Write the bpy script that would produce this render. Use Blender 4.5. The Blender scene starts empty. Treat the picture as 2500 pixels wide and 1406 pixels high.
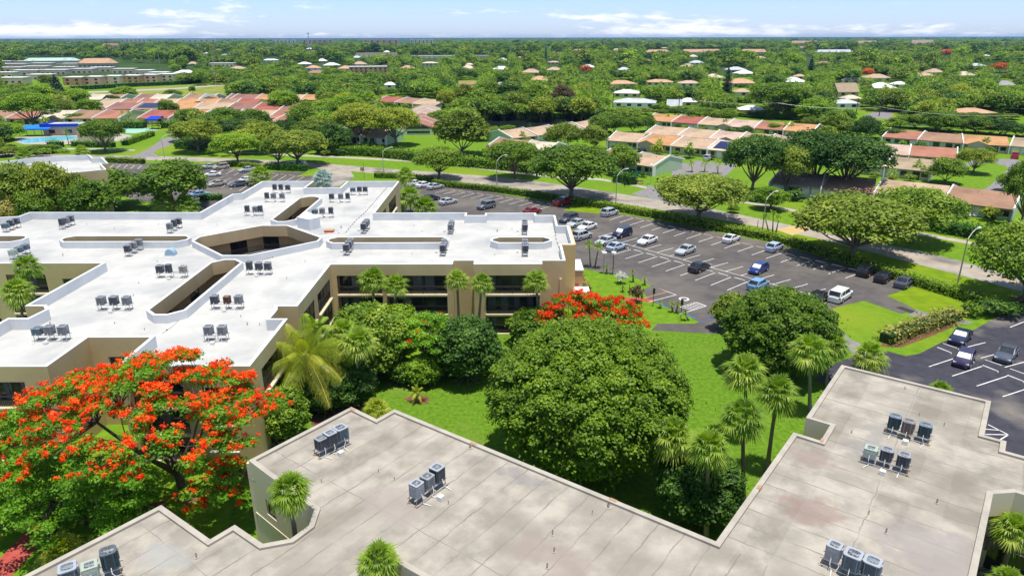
import bpy, bmesh, math, random
import numpy as np
from mathutils import Vector, Matrix
from mathutils.geometry import tessellate_polygon
R = math.radians
random.seed(7)
SC = bpy.context.scene
COL = SC.collection

# ------------------------------------------------------------------ camera
FPX, CX, CY, CAMH, HOR = 1700.0, 1250.0, 703.0, 36.0, 91.0
_p = math.atan((CY - HOR) / FPX)
_F = np.array([0, math.cos(_p), -math.sin(_p)])
_r = R(-0.12)
_R0 = np.array([1.0, 0, 0]); _U0 = np.array([0, math.sin(_p), math.cos(_p)])
_R = _R0 * math.cos(_r) + _U0 * math.sin(_r)
_U = _U0 * math.cos(_r) - _R0 * math.sin(_r)
cam_d = bpy.data.cameras.new('camera')
cam = bpy.data.objects.new('camera', cam_d); COL.objects.link(cam)
cam_d.sensor_width = 36; cam_d.lens = FPX / 2500 * 36
cam_d.clip_start = 0.5; cam_d.clip_end = 80000
m = Matrix.Identity(4)
for i in range(3):
    m[i][0] = _R[i]; m[i][1] = _U[i]; m[i][2] = -_F[i]
m[2][3] = CAMH
cam.matrix_world = m
SC.camera = cam

def at(x, y, z=0.0):
    d = _F * FPX + _R * (x - CX) + _U * (CY - y)
    t = (z - CAMH) / d[2]
    return Vector((d[0] * t, d[1] * t, z))
def proj(v):
    w = np.array([v[0], v[1], v[2] - CAMH]); k = w @ _F
    return CX + FPX * (w @ _R) / k, CY - FPX * (w @ _U) / k
def depth(v):
    return float(np.array([v[0], v[1], v[2] - CAMH]) @ _F)

# ------------------------------------------------------------------ light
SUN_EL, SUN_AZ = 82.5, -58.0      # azimuth measured from +X towards +Y
SC.view_settings.view_transform = 'Standard'
SC.view_settings.look = 'None'
SC.view_settings.exposure = 0.52
SC.view_settings.gamma = 1
sd = bpy.data.lights.new('sun', 'SUN'); sd.energy = 4.2; sd.angle = R(0.5); sd.color = (1.0, 0.955, 0.87)
sun = bpy.data.objects.new('sun', sd); COL.objects.link(sun)
sdir = Vector((math.cos(R(SUN_EL)) * math.cos(R(SUN_AZ)), math.cos(R(SUN_EL)) * math.sin(R(SUN_AZ)), math.sin(R(SUN_EL))))
sun.rotation_euler = sdir.to_track_quat('Z', 'Y').to_euler()
sun.location = (0, 0, 300)
W = bpy.data.worlds.new('World'); SC.world = W; W.use_nodes = True
nt = W.node_tree; N = nt.nodes; L = nt.links
N.clear()
def nn(t, **k):
    n = N.new(t)
    for a, b in k.items(): setattr(n, a, b)
    return n
out = nn('ShaderNodeOutputWorld'); bg = nn('ShaderNodeBackground'); bg.inputs['Strength'].default_value = 0.12
sky = nn('ShaderNodeTexSky', sky_type='NISHITA'); sky.sun_disc = False
sky.sun_elevation = R(SUN_EL); sky.sun_rotation = R(90 - SUN_AZ)
sky.altitude = 0; sky.air_density = 1.0; sky.dust_density = 0.25; sky.ozone_density = 3.0
# clouds: soft banks low over the horizon, placed by direction (azimuth / elevation)
tc = nn('ShaderNodeTexCoord'); sx = nn('ShaderNodeSeparateXYZ'); L.new(tc.outputs['Generated'], sx.inputs[0])
def mt(op, a, b=None, c=None):
    n = nn('ShaderNodeMath', operation=op)
    for i, v in enumerate((a, b, c)):
        if v is None: continue
        if isinstance(v, (int, float)): n.inputs[i].default_value = v
        else: L.new(v, n.inputs[i])
    return n.outputs[0]
az = mt('DIVIDE', mt('MULTIPLY', mt('ARCTAN2', sx.outputs[0], sx.outputs[1]), 180 / math.pi), 1.0)
el = mt('MULTIPLY', mt('ARCSINE', sx.outputs[2]), 180 / math.pi)
cv = nn('ShaderNodeCombineXYZ'); L.new(mt('MULTIPLY', az, 0.42), cv.inputs[0]); L.new(mt('MULTIPLY', el, 2.1), cv.inputs[1])
n1 = nn('ShaderNodeTexNoise'); n1.inputs['Scale'].default_value = 1.0; n1.inputs['Detail'].default_value = 8; n1.inputs['Roughness'].default_value = 0.62
n1.inputs['Distortion'].default_value = 0.35
L.new(cv.outputs[0], n1.inputs['Vector'])
tot = None
def pxdir(x, y):
    d = _F * FPX + _R * (x - CX) + _U * (CY - y); d = d / np.linalg.norm(d)
    return math.degrees(math.atan2(d[0], d[1])), math.degrees(math.asin(d[2]))
for (x, y, wx, wy, s) in [(150, 72, 170, 13, 1.0), (330, 80, 130, 12, .9), (500, 42, 140, 17, 1.05), (60, 78, 160, 12, .9), (1560, 42, 150, 10, 1.0), (1440, 42, 60, 9, .9), (1700, 64, 170, 12, 1.0), (1560, 74, 160, 10, .9), (1640, 84, 300, 5, .35), (1860, 78, 140, 10, .9),
                          (2180, 74, 120, 11, 1.0), (2420, 80, 100, 7, .9), (1230, 30, 220, 10, .45), (740, 86, 200, 7, .5), (900, 20, 260, 8, .3), (560, 4, 260, 10, .35), (1100, 88, 500, 5, .4), (1950, 15, 300, 9, .25)]:
    a0, e0 = pxdir(x, y); ka = wx * 0.0318; ke = wy * 0.0337
    da = mt('DIVIDE', mt('SUBTRACT', az, a0), ka); de = mt('DIVIDE', mt('SUBTRACT', el, e0), ke)
    g = mt('EXPONENT', mt('MULTIPLY', mt('ADD', mt('MULTIPLY', da, da), mt('MULTIPLY', de, de)), -1.0))
    g = mt('MULTIPLY', g, s)
    tot = g if tot is None else mt('ADD', tot, g)
cl = mt('ADD', mt('MULTIPLY', mt('SUBTRACT', n1.outputs['Fac'], 0.5), 4.2), mt('MULTIPLY', tot, 1.0))
mr = nn('ShaderNodeMapRange', interpolation_type='SMOOTHSTEP'); L.new(cl, mr.inputs[0]); mr.inputs[1].default_value = 0.35; mr.inputs[2].default_value = 1.7; mr.inputs[3].default_value = 0; mr.inputs[4].default_value = 0.85
cf = mt('MULTIPLY', mr.outputs[0], mt('MINIMUM', mt('MULTIPLY', tot, 3.0), 1.0))
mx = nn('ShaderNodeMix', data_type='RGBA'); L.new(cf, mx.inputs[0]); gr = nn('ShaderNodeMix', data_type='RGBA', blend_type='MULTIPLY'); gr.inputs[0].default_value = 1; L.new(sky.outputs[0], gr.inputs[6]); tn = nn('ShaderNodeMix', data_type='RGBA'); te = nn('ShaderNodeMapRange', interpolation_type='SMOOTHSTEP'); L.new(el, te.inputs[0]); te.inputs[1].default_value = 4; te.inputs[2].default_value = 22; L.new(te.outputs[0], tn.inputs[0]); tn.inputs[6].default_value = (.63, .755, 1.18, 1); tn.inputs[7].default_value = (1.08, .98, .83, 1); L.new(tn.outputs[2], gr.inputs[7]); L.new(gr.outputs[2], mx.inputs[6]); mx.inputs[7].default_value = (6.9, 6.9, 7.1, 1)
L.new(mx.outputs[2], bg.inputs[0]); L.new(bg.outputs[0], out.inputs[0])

# ------------------------------------------------------------------ materials
def mat(name, col, rough=.8, spec=.3, metal=0, c2=None, nscale=1.0, detail=6, lo=.35, hi=.65, c3=None, n3=None, lo3=.55, hi3=.7, bump=0, bscale=None, coat=0, objrand=0):
    M = bpy.data.materials.new(name); M.use_nodes = True
    t = M.node_tree; b = t.nodes['Principled BSDF']
    b.inputs['Roughness'].default_value = rough; b.inputs['Specular IOR Level'].default_value = spec; b.inputs['Metallic'].default_value = metal
    b.inputs['Coat Weight'].default_value = coat
    b.inputs['Base Color'].default_value = (*col, 1)
    tcn = t.nodes.new('ShaderNodeTexCoord') if (c2 or bump) else None
    cur = None
    if c2:
        n = t.nodes.new('ShaderNodeTexNoise'); n.inputs['Scale'].default_value = nscale; n.inputs['Detail'].default_value = detail; n.inputs['Roughness'].default_value = .6
        t.links.new(tcn.outputs['Object'], n.inputs['Vector'])
        r = t.nodes.new('ShaderNodeValToRGB'); r.color_ramp.elements[0].position = lo; r.color_ramp.elements[1].position = hi
        r.color_ramp.elements[0].color = (*col, 1); r.color_ramp.elements[1].color = (*c2, 1)
        t.links.new(n.outputs['Fac'], r.inputs[0]); cur = r.outputs[0]
        if c3:
            n2 = t.nodes.new('ShaderNodeTexNoise'); n2.inputs['Scale'].default_value = n3; n2.inputs['Detail'].default_value = 5
            t.links.new(tcn.outputs['Object'], n2.inputs['Vector'])
            m2 = t.nodes.new('ShaderNodeMapRange'); m2.inputs[1].default_value = lo3; m2.inputs[2].default_value = hi3
            t.links.new(n2.outputs['Fac'], m2.inputs[0])
            x = t.nodes.new('ShaderNodeMix'); x.data_type = 'RGBA'; t.links.new(m2.outputs[0], x.inputs[0]); t.links.new(cur, x.inputs[6]); x.inputs[7].default_value = (*c3, 1)
            cur = x.outputs[2]
        t.links.new(cur, b.inputs['Base Color'])
    if bump:
        n = t.nodes.new('ShaderNodeTexNoise'); n.inputs['Scale'].default_value = bscale or 5; n.inputs['Detail'].default_value = 4
        t.links.new(tcn.outputs['Object'], n.inputs['Vector'])
        bp = t.nodes.new('ShaderNodeBump'); bp.inputs['Strength'].default_value = bump; t.links.new(n.outputs['Fac'], bp.inputs['Height']); t.links.new(bp.outputs[0], b.inputs['Normal'])
    return M

def leafmat(name, dark, light, tip=None, trans=.3, rough=.5):
    M = bpy.data.materials.new(name); M.use_nodes = True
    t = M.node_tree; b = t.nodes['Principled BSDF']; o = t.nodes['Material Output']
    b.inputs['Roughness'].default_value = rough; b.inputs['Specular IOR Level'].default_value = .25
    a = t.nodes.new('ShaderNodeAttribute'); a.attribute_name = 'tint'
    oi = t.nodes.new('ShaderNodeObjectInfo')
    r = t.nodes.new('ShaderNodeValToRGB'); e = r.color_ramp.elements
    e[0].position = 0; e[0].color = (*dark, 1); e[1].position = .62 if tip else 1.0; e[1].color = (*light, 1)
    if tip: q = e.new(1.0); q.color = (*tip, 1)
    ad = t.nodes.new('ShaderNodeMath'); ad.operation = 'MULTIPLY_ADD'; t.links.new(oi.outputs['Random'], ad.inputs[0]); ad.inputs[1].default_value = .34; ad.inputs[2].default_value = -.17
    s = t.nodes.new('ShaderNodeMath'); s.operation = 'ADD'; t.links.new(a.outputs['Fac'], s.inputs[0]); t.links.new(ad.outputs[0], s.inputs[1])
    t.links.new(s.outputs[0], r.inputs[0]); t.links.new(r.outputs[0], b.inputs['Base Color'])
    tr = t.nodes.new('ShaderNodeBsdfTranslucent')
    hs = t.nodes.new('ShaderNodeHueSaturation'); hs.inputs['Value'].default_value = 1.25; hs.inputs['Saturation'].default_value = 1.1; t.links.new(r.outputs[0], hs.inputs['Color']); t.links.new(hs.outputs[0], tr.inputs[0])
    mx = t.nodes.new('ShaderNodeMixShader'); mx.inputs[0].default_value = trans
    t.links.new(b.outputs[0], mx.inputs[1]); t.links.new(tr.outputs[0], mx.inputs[2]); t.links.new(mx.outputs[0], o.inputs['Surface'])
    return M

MT = dict(
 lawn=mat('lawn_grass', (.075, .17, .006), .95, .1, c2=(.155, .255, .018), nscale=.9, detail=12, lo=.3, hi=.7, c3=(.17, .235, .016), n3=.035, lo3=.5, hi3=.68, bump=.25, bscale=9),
 lawn_near=mat('near_lawn_grass', (.055, .125, .007), .95, .1, c2=(.135, .245, .018), nscale=2.2, c3=(.14, .20, .03), n3=.12, lo3=.56, hi3=.74, detail=12, lo=.3, hi=.7, bump=.3, bscale=9),  # near lawn, a darker green than the open grass
 lawn_dry=mat('verge_grass', (.10, .18, .006), .95, .1, c2=(.19, .26, .010), nscale=.5, detail=12, lo=.3, hi=.7, bump=.25, bscale=9),
 field=mat('dry_field_grass', (.12, .20, .02), .95, .1, c2=(.26, .24, .06), nscale=.08, detail=12, lo=.35, hi=.65),
 road=mat('worn_asphalt', (.27, .235, .20), .85, .2, c2=(.36, .32, .275), nscale=.35, detail=10, c3=(.16, .145, .14), n3=.12, lo3=.5, hi3=.66),
 lot=mat('dark_asphalt', (.074, .066, .064), .8, .2, c2=(.105, .094, .090), nscale=.6, detail=12, c3=(.16, .14, .12), n3=.085, lo3=.46, hi3=.72),
 lot2=mat('new_asphalt', (.034, .033, .046), .75, .2, c2=(.054, .052, .066), nscale=.8, detail=12, c3=(.18, .16, .14), n3=.11, lo3=.56, hi3=.70),
 walk=mat('pavement_concrete', (.42, .38, .33), .85, .2, c2=(.30, .27, .24), nscale=.7, detail=10),
 greypath=mat('grey_path_asphalt', (.17, .16, .17), .85, .2, c2=(.24, .22, .22), nscale=.7, detail=10),
 tan=mat('ochre_paving', (.50, .36, .16), .85, .2, c2=(.42, .30, .13), nscale=.7),
 brick=mat('red_brick_path', (.42, .085, .06), .85, .2, c2=(.30, .05, .05), nscale=1.5, c3=(.12, .05, .03), n3=.4),
 mulch=mat('mulch', (.20, .10, .06), .95, .1, c2=(.10, .055, .03), nscale=3, detail=10),
 paint=mat('white_road_paint', (.72, .70, .70), .7, .2, c2=(.42, .40, .40), nscale=1.2, detail=10, lo=.45, hi=.8),
 yellow=mat('yellow_road_paint', (.62, .34, .08), .7, .2),
 orange=mat('orange_road_paint', (.62, .27, .12), .7, .2),
 blue_paint=mat('blue_road_paint', (.03, .13, .40), .7, .2),
 stop=mat('wheel_stop_concrete', (.66, .52, .42), .85, .2, c2=(.5, .38, .30), nscale=2),
 stopw=mat('painted_wheel_stop', (.75, .73, .72), .8, .2, c2=(.55, .52, .50), nscale=2),
 water=mat('pond_water', (.012, .02, .018), .12, .5), pool=mat('pool_water', (.10, .50, .60), .1, .5, c2=(.16, .60, .68), nscale=.6),
 wroof=mat('white_roof_coating', (.50, .49, .465), .6, .2, c2=(.40, .395, .385), nscale=.30, detail=15, lo=.36, hi=.68, c3=(.31, .315, .32), n3=.14, lo3=.50, hi3=.76),
 wpar=mat('white_parapet_coating', (.70, .70, .70), .6, .2, c2=(.60, .61, .62), nscale=.4, detail=8),
 stucco=mat('olive_stucco', (.64, .48, .27), .9, .2, c2=(.54, .40, .22), nscale=.3, detail=10, bump=.12, bscale=14),
 stucco_y=mat('yellow_stucco', (.66, .47, .23), .9, .2, c2=(.60, .42, .20), nscale=.3, detail=8),  # tower wall's own yellow, with its sunlit look put into the colour
 stucco_o=mat('terracotta_stucco', (.46, .27, .15), .9, .2, c2=(.42, .24, .13), nscale=.3, detail=8),
 stucco_g=mat('grey_stucco', (.70, .61, .44), .9, .2, c2=(.74, .61, .38), nscale=.25, detail=8, bump=.1, bscale=12),
 slab=mat('pale_concrete_slab', (.62, .56, .42), .85, .2, c2=(.5, .44, .32), nscale=.8),
 coping=mat('light_coping', (.42, .38, .32), .8, .2, c2=(.33, .30, .255), nscale=.9, detail=10, c3=(.3, .27, .24), n3=.5, lo3=.6, hi3=.75),
 glass=mat('dark_glass', (.012, .014, .020), .12, .6, c2=(.04, .045, .055), nscale=.5, detail=3), screen=mat('insect_screen', (.10, .11, .13), .5, .3, c2=(.20, .21, .22), nscale=.35, detail=3, lo=.5, hi=.6),
 frame=mat('dark_metal_rail', (.035, .033, .03), .5, .4), wframe=mat('pale_window_frame', (.5, .48, .42), .6, .3), black=mat('black_rubber', (.012, .012, .012), .7, .3),
 steel=mat('galvanised_steel', (.52, .52, .52), .45, .5, metal=.4), rust=mat('rusty_post', (.30, .15, .08), .8, .2, c2=(.45, .30, .2), nscale=4),
 pipe=mat('white_pipe', (.72, .70, .66), .6, .3), bark=mat('grey_brown_bark', (.15, .115, .085), .95, .1, c2=(.25, .20, .15), nscale=3, detail=8, bump=.5, bscale=10),
 barkd=mat('dark_bark', (.07, .055, .045), .95, .1, c2=(.13, .10, .08), nscale=3, bump=.5, bscale=10),
 barkp=mat('palm_bark', (.17, .14, .105), .95, .1, c2=(.28, .24, .19), nscale=5, bump=.5, bscale=12),
 pole=mat('aluminium_pole', (.42, .38, .33), .5, .4), poled=mat('bronze_pole', (.03, .028, .025), .5, .4), lamp=mat('lamp_lens', (.8, .8, .78), .3, .5),
 red=mat('red_paint', (.55, .06, .03), .5, .3), dome=mat('blue_grey_metal', (.30, .42, .52), .5, .4), white=mat('white_trim', (.80, .78, .74), .7, .3),
 mint=mat('mint_stucco', (.50, .62, .42), .9, .2, c2=(.45, .57, .38), nscale=.4), cream=mat('cream_stucco', (.66, .60, .40), .9, .2, c2=(.58, .52, .34), nscale=.4), beige=mat('beige_stucco', (.52, .44, .31), .9, .2),
 solar=mat('solar_panel', (.012, .014, .07), .25, .5), bluecan=mat('blue_canvas', (.01, .16, .62), .7, .2, c2=(.02, .20, .70), nscale=.5), bluedk=mat('dark_blue_paint', (.01, .04, .42), .6, .3),
 pink=mat('pink_stucco', (.56, .34, .27), .9, .2), court=mat('green_court', (.26, .46, .36), .9, .1), teal=mat('teal_plastic', (.05, .55, .50), .5, .3),
)
ROOFC = {}
def roofmat(key):
    if key in ROOFC: return ROOFC[key]
    c = dict(tan=(.46, .33, .23), brown=(.33, .195, .13), red=(.35, .115, .085), redor=(.38, .17, .115), orange=(.48, .26, .125), purple=(.27, .14, .115), olive=(.36, .28, .19), cream=(.60, .49, .38), pink=(.50, .36, .29), grey=(.30, .30, .31), white=(.74, .74, .74), dark=(.10, .09, .10), salmon=(.52, .32, .20), lgrey=(.48, .50, .53), redbr=(.36, .16, .11), mintr=(.42, .55, .50))[key]
    ROOFC[key] = mat(key + '_shingles', c, .9, .15, c2=tuple(v * .80 for v in c), nscale=.35, detail=10, c3=tuple(v * .62 for v in c), n3=.12, lo3=.56, hi3=.74)
    return ROOFC[key]
LF = dict(
 ficus=leafmat('ficus_leaves', (.060, .125, .008), (.19, .31, .018), (.42, .48, .05)),
 green=leafmat('green_leaves', (.045, .105, .008), (.150, .255, .018), (.33, .42, .045)),
 bright=leafmat('bright_green_leaves', (.075, .16, .008), (.215, .355, .018), (.40, .52, .045)),
 olive=leafmat('olive_leaves', (.060, .105, .010), (.190, .265, .025), (.38, .43, .06)),
 dark=leafmat('dark_green_leaves', (.022, .065, .010), (.070, .155, .020), (.18, .29, .04)),
 gold=leafmat('golden_green_leaves', (.11, .17, .012), (.30, .36, .03), (.46, .44, .05)),
 palm=leafmat('palm_fronds', (.09, .18, .018), (.25, .38, .035), (.50, .54, .12), trans=.4, rough=.42),
 palmy=leafmat('yellow_palm_fronds', (.12, .19, .012), (.36, .43, .04), (.64, .60, .10), trans=.4, rough=.42),
 silver=leafmat('silver_palm_fronds', (.26, .36, .32), (.44, .54, .50), None), pine=leafmat('pine_needles', (.02, .055, .02), (.055, .11, .035), None, trans=.15),
 flame=leafmat('flame_flowers', (.62, .020, .004), (.90, .060, .008), (1.0, .20, .015), trans=.4), feather=leafmat('feathery_leaves', (.07, .19, .014), (.20, .40, .024), (.36, .56, .05), trans=.45),
 hedge=leafmat('hedge_leaves', (.08, .15, .012), (.23, .34, .025), (.40, .46, .05)), hedged=leafmat('dark_hedge_leaves', (.035, .105, .014), (.10, .24, .024), (.20, .38, .04)),
 wheat=leafmat('dry_shrub_leaves', (.22, .20, .04), (.46, .42, .11), (.62, .54, .20)), flamefar=leafmat('far_flame_flowers', (.16, .14, .02), (.62, .14, .02), (.75, .24, .04)), flowers=leafmat('white_flowers', (.5, .52, .45), (.8, .8, .74), None), purpleleaf=leafmat('bronze_leaves', (.09, .065, .035), (.20, .16, .06), None),
)

# ------------------------------------------------------------------ object helpers
def tag(o, label=None, cat=None, group=None, kind=None):
    if label: o['label'] = label
    if cat: o['category'] = cat
    if group: o['group'] = group
    if kind: o['kind'] = kind
    return o
def empty(name, loc, label, cat, group=None, rz=0):
    o = bpy.data.objects.new(name, None); COL.objects.link(o); o.location = loc; o.rotation_euler[2] = rz
    o.empty_display_size = .3
    return tag(o, label, cat, group)
def link(name, me, parent=None, loc=None):
    o = bpy.data.objects.new(name, me); COL.objects.link(o)
    if parent: o.parent = parent
    if loc is not None: o.location = loc
    return o
class MB:
    def __init__(s): s.v = []; s.f = []; s.mi = []; s.cur = 0
    def poly(s, pts):
        n = len(s.v); s.v += [tuple(p) for p in pts]; s.f.append(tuple(range(n, n + len(pts)))); s.mi.append(s.cur)
    def box(s, c, d, rz=0, top=None):
        cx, cy, cz = c; dx, dy, dz = d[0] / 2, d[1] / 2, d[2] / 2; ca, sa = math.cos(rz), math.sin(rz); n = len(s.v)
        t = top or 1
        for z, k in ((-dz, 1), (dz, t)):
            for x, y in ((-dx, -dy), (dx, -dy), (dx, dy), (-dx, dy)):
                s.v.append((cx + (x * ca - y * sa) * k, cy + (x * sa + y * ca) * k, cz + z))
        for f in ((0, 3, 2, 1), (4, 5, 6, 7), (0, 1, 5, 4), (1, 2, 6, 5), (2, 3, 7, 6), (3, 0, 4, 7)):
            s.f.append(tuple(n + i for i in f)); s.mi.append(s.cur)
    def bar(s, a, b, w, h=None):
        a = Vector(a); b = Vector(b); d = b - a; l = d.length; h = h or w
        if l < 1e-6: return
        d.normalize(); up = Vector((0, 0, 1)) if abs(d.z) < .95 else Vector((1, 0, 0)); x = d.cross(up).normalized(); y = x.cross(d)
        n = len(s.v)
        for p in (a, b):
            for i, j in ((-1, -1), (1, -1), (1, 1), (-1, 1)): s.v.append(tuple(p + x * i * w / 2 + y * j * h / 2))
        for f in ((0, 1, 2, 3), (7, 6, 5, 4), (0, 4, 5, 1), (1, 5, 6, 2), (2, 6, 7, 3), (3, 7, 4, 0)):
            s.f.append(tuple(n + i for i in f)); s.mi.append(s.cur)
    def tube(s, pts, rad, n=7, cap=True):
        k0 = len(s.v); pts = [Vector(p) for p in pts]
        for i, p in enumerate(pts):
            d = (pts[min(i + 1, len(pts) - 1)] - pts[max(i - 1, 0)]).normalized()
            up = Vector((0, 0, 1)) if abs(d.z) < .9 else Vector((1, 0, 0)); x = d.cross(up).normalized(); y = x.cross(d); r = rad[i] if hasattr(rad, '__len__') else rad
            for j in range(n):
                a = 2 * math.pi * j / n; s.v.append(tuple(p + x * math.cos(a) * r + y * math.sin(a) * r))
        for i in range(len(pts) - 1):
            for j in range(n):
                s.f.append((k0 + i * n + j, k0 + i * n + (j + 1) % n, k0 + (i + 1) * n + (j + 1) % n, k0 + (i + 1) * n + j)); s.mi.append(s.cur)
        if cap:
            s.f.append(tuple(k0 + (len(pts) - 1) * n + j for j in range(n))); s.mi.append(s.cur)
            s.f.append(tuple(k0 + j for j in reversed(range(n)))); s.mi.append(s.cur)
    def disc(s, c, r, n=12, r0=0):
        c = Vector(c); o = len(s.v)
        for j in range(n):
            a = 2 * math.pi * (j + .5) / n; s.v.append((c.x + r * math.cos(a), c.y + r * math.sin(a), c.z))
        if r0:
            for j in range(n):
                a = 2 * math.pi * (j + .5) / n; s.v.append((c.x + r0 * math.cos(a), c.y + r0 * math.sin(a), c.z))
            for j in range(n): s.f.append((o + j, o + (j + 1) % n, o + n + (j + 1) % n, o + n + j)); s.mi.append(s.cur)
        else:
            s.f.append(tuple(o + j for j in range(n))); s.mi.append(s.cur)
    def mesh(s, name, mats, smooth=False):
        me = bpy.data.meshes.new(name); me.from_pydata(s.v, [], s.f)
        for q in (mats if isinstance(mats, (list, tuple)) else [mats]): me.materials.append(q)
        if any(s.mi): me.polygons.foreach_set('material_index', s.mi)
        if smooth: me.polygons.foreach_set('use_smooth', [True] * len(s.f))
        me.validate(); me.update(); return me
    def obj(s, name, mats, parent=None, loc=None, smooth=False):
        return link(name, s.mesh(name, mats, smooth), parent, loc)

def sheet(pts, z, holes=()):
    """flat polygon -> MB"""
    b = MB(); loops = [[Vector((p[0], p[1], 0)) for p in l] for l in [pts] + list(holes)]
    flat = [p for l in loops for p in l]
    for t in tessellate_polygon(loops):
        q = [flat[i] for i in t]
        if (q[1] - q[0]).cross(q[2] - q[0]).z < 0: q.reverse()
        b.poly([(p.x, p.y, z) for p in q])
    return b
def lay(name, pxs, z, m, kind='structure', **k):
    o = sheet([at(*p) for p in pxs], z).obj(name, m); tag(o, kind=kind, **k); return o
def strip(pts, w, z, close=False):
    b = MB(); n = len(pts); Lf, Rt = [], []
    for i, p in enumerate(pts):
        d = (pts[min(i + 1, n - 1)] - pts[max(i - 1, 0)]); d.z = 0; d.normalize(); q = Vector((-d.y, d.x, 0)) * w / 2
        Lf.append(p + q); Rt.append(p - q)
    for i in range(n - 1): b.poly([(*Rt[i].xy, z), (*Rt[i + 1].xy, z), (*Lf[i + 1].xy, z), (*Lf[i].xy, z)])
    return b
def smooth_line(pts, k=6):
    P = [pts[0]] + list(pts) + [pts[-1]]; o = []
    for i in range(1, len(P) - 2):
        for j in range(k):
            t = j / k; a, b, c, d = P[i - 1], P[i], P[i + 1], P[i + 2]
            o.append(.5 * ((2 * b) + (c - a) * t + (2 * a - 5 * b + 4 * c - d) * t * t + (3 * b - a - 3 * c + d) * t ** 3))
    o.append(P[-2]); return o
def area(p): return sum(p[i][0] * p[(i + 1) % len(p)][1] - p[(i + 1) % len(p)][0] * p[i][1] for i in range(len(p))) / 2
def inset(p, d):
    """offset polygon inwards by d (ccw polygon)"""
    n = len(p); o = []
    for i in range(n):
        a, b, c = Vector(p[i - 1][:2]), Vector(p[i][:2]), Vector(p[(i + 1) % n][:2])
        u = (b - a).normalized(); v = (c - b).normalized(); n1 = Vector((-u.y, u.x)); n2 = Vector((-v.y, v.x))
        k = n1 + n2
        if k.length < 1e-4: k = n1
        k = k / max(.35, k.dot(n1)); o.append(b + k * d)
    return [(q.x, q.y) for q in o]

def cards(P, Nn, size, tint, rng, aspect=1.0, bend=.25):
    """leaf-clump cards: folded quads. P (n,3) N (n,3)"""
    n = len(P); r = rng.normal(size=(n, 3)); t = np.cross(Nn, r); t /= np.linalg.norm(t, axis=1)[:, None] + 1e-9; b = np.cross(Nn, t)
    s = (np.ones(n) * size)[:, None] * rng.uniform(.65, 1.3, (n, 1)) * .5
    V = np.empty((n, 4, 3)); V[:, 0] = P + t * s; V[:, 1] = P + b * s * aspect * .7 - Nn * s * bend; V[:, 2] = P - t * s; V[:, 3] = P - b * s * aspect * .7 - Nn * s * bend
    return V.reshape(-1, 3), tint
def quads_mesh(name, V, tint, m):
    n = len(V) // 4; me = bpy.data.meshes.new(name)
    me.vertices.add(len(V)); me.vertices.foreach_set('co', V.astype(np.float32).ravel())
    me.loops.add(n * 4); me.loops.foreach_set('vertex_index', np.arange(n * 4, dtype=np.int32))
    me.polygons.add(n); me.polygons.foreach_set('loop_start', np.arange(0, n * 4, 4, dtype=np.int32)); me.polygons.foreach_set('loop_total', np.full(n, 4, dtype=np.int32))
    a = me.attributes.new('tint', 'FLOAT', 'FACE'); a.data.foreach_set('value', np.clip(tint, 0, 1).astype(np.float32))
    me.materials.append(m); me.update(calc_edges=True); return me
def lobecloud(lobes, n, size, seed, zmin=-.35, up=.75, shell=(.72, 1.06), spread=.55):
    """lobes: (x,y,z,rx,ry,rz). leaf cards over the lobe shells"""
    rng = np.random.default_rng(seed); Lb = np.array(lobes, float); w = Lb[:, 3] * Lb[:, 5] + Lb[:, 3] * Lb[:, 4]; w /= w.sum()
    k = rng.choice(len(Lb), n, p=w); d = rng.normal(size=(n, 3)); d /= np.linalg.norm(d, axis=1)[:, None]
    d[:, 2] = np.where(d[:, 2] < zmin, -d[:, 2] * .8, d[:, 2]); d /= np.linalg.norm(d, axis=1)[:, None]
    rr = rng.uniform(shell[0], shell[1], (n, 1)) * (1 + .12 * rng.normal(size=(n, 1)))
    P = Lb[k, :3] + d * rr * Lb[k, 3:6]
    Nn = d * .75 + rng.normal(size=(n, 3)) * spread + np.array([0, 0, up]); Nn /= np.linalg.norm(Nn, axis=1)[:, None]
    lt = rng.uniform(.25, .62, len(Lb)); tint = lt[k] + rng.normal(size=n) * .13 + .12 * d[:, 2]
    return cards(P, Nn, size, tint, rng)
def crown_lobes(rx, rz, cz, n, lr, seed, flat=.0, low=-.5, jit=(.80, 1.06)):
    rng = random.Random(seed); o = []; ga = math.pi * (3 - 5 ** .5)
    for i in range(n):
        z = low + (1 - low) * (i + .5) / n; q = math.sqrt(max(0, 1 - z * z)); a = ga * i + rng.uniform(-.3, .3); f = rng.uniform(*jit) * (1 - lr * .75)
        s = lr * rng.uniform(.75, 1.3)
        o.append((rx * q * math.cos(a) * f, rx * q * math.sin(a) * f, cz + rz * z * f, rx * s, rx * s, max(rx, rz) * s * rng.uniform(.6, .85) * (1 - flat)))
    return o
def limbs(b, base, top, targets, r0, seed, h_split, sides=7):
    rng = random.Random(seed); b.tube([base, (base[0] + .1, base[1], (base[2] + h_split) * .45), (base[0], base[1] + .08, h_split)], [r0 * 1.5, r0, r0 * .85], sides)
    for t in targets:
        t = Vector(t); s = Vector((base[0], base[1], h_split * rng.uniform(.82, 1.0))); mid = s.lerp(t, .5) + Vector((rng.uniform(-.3, .3), rng.uniform(-.3, .3), -(t - s).length * .07))
        b.tube([s, mid, t], [r0 * .55, r0 * .33, r0 * .10], 5, cap=False)

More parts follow.
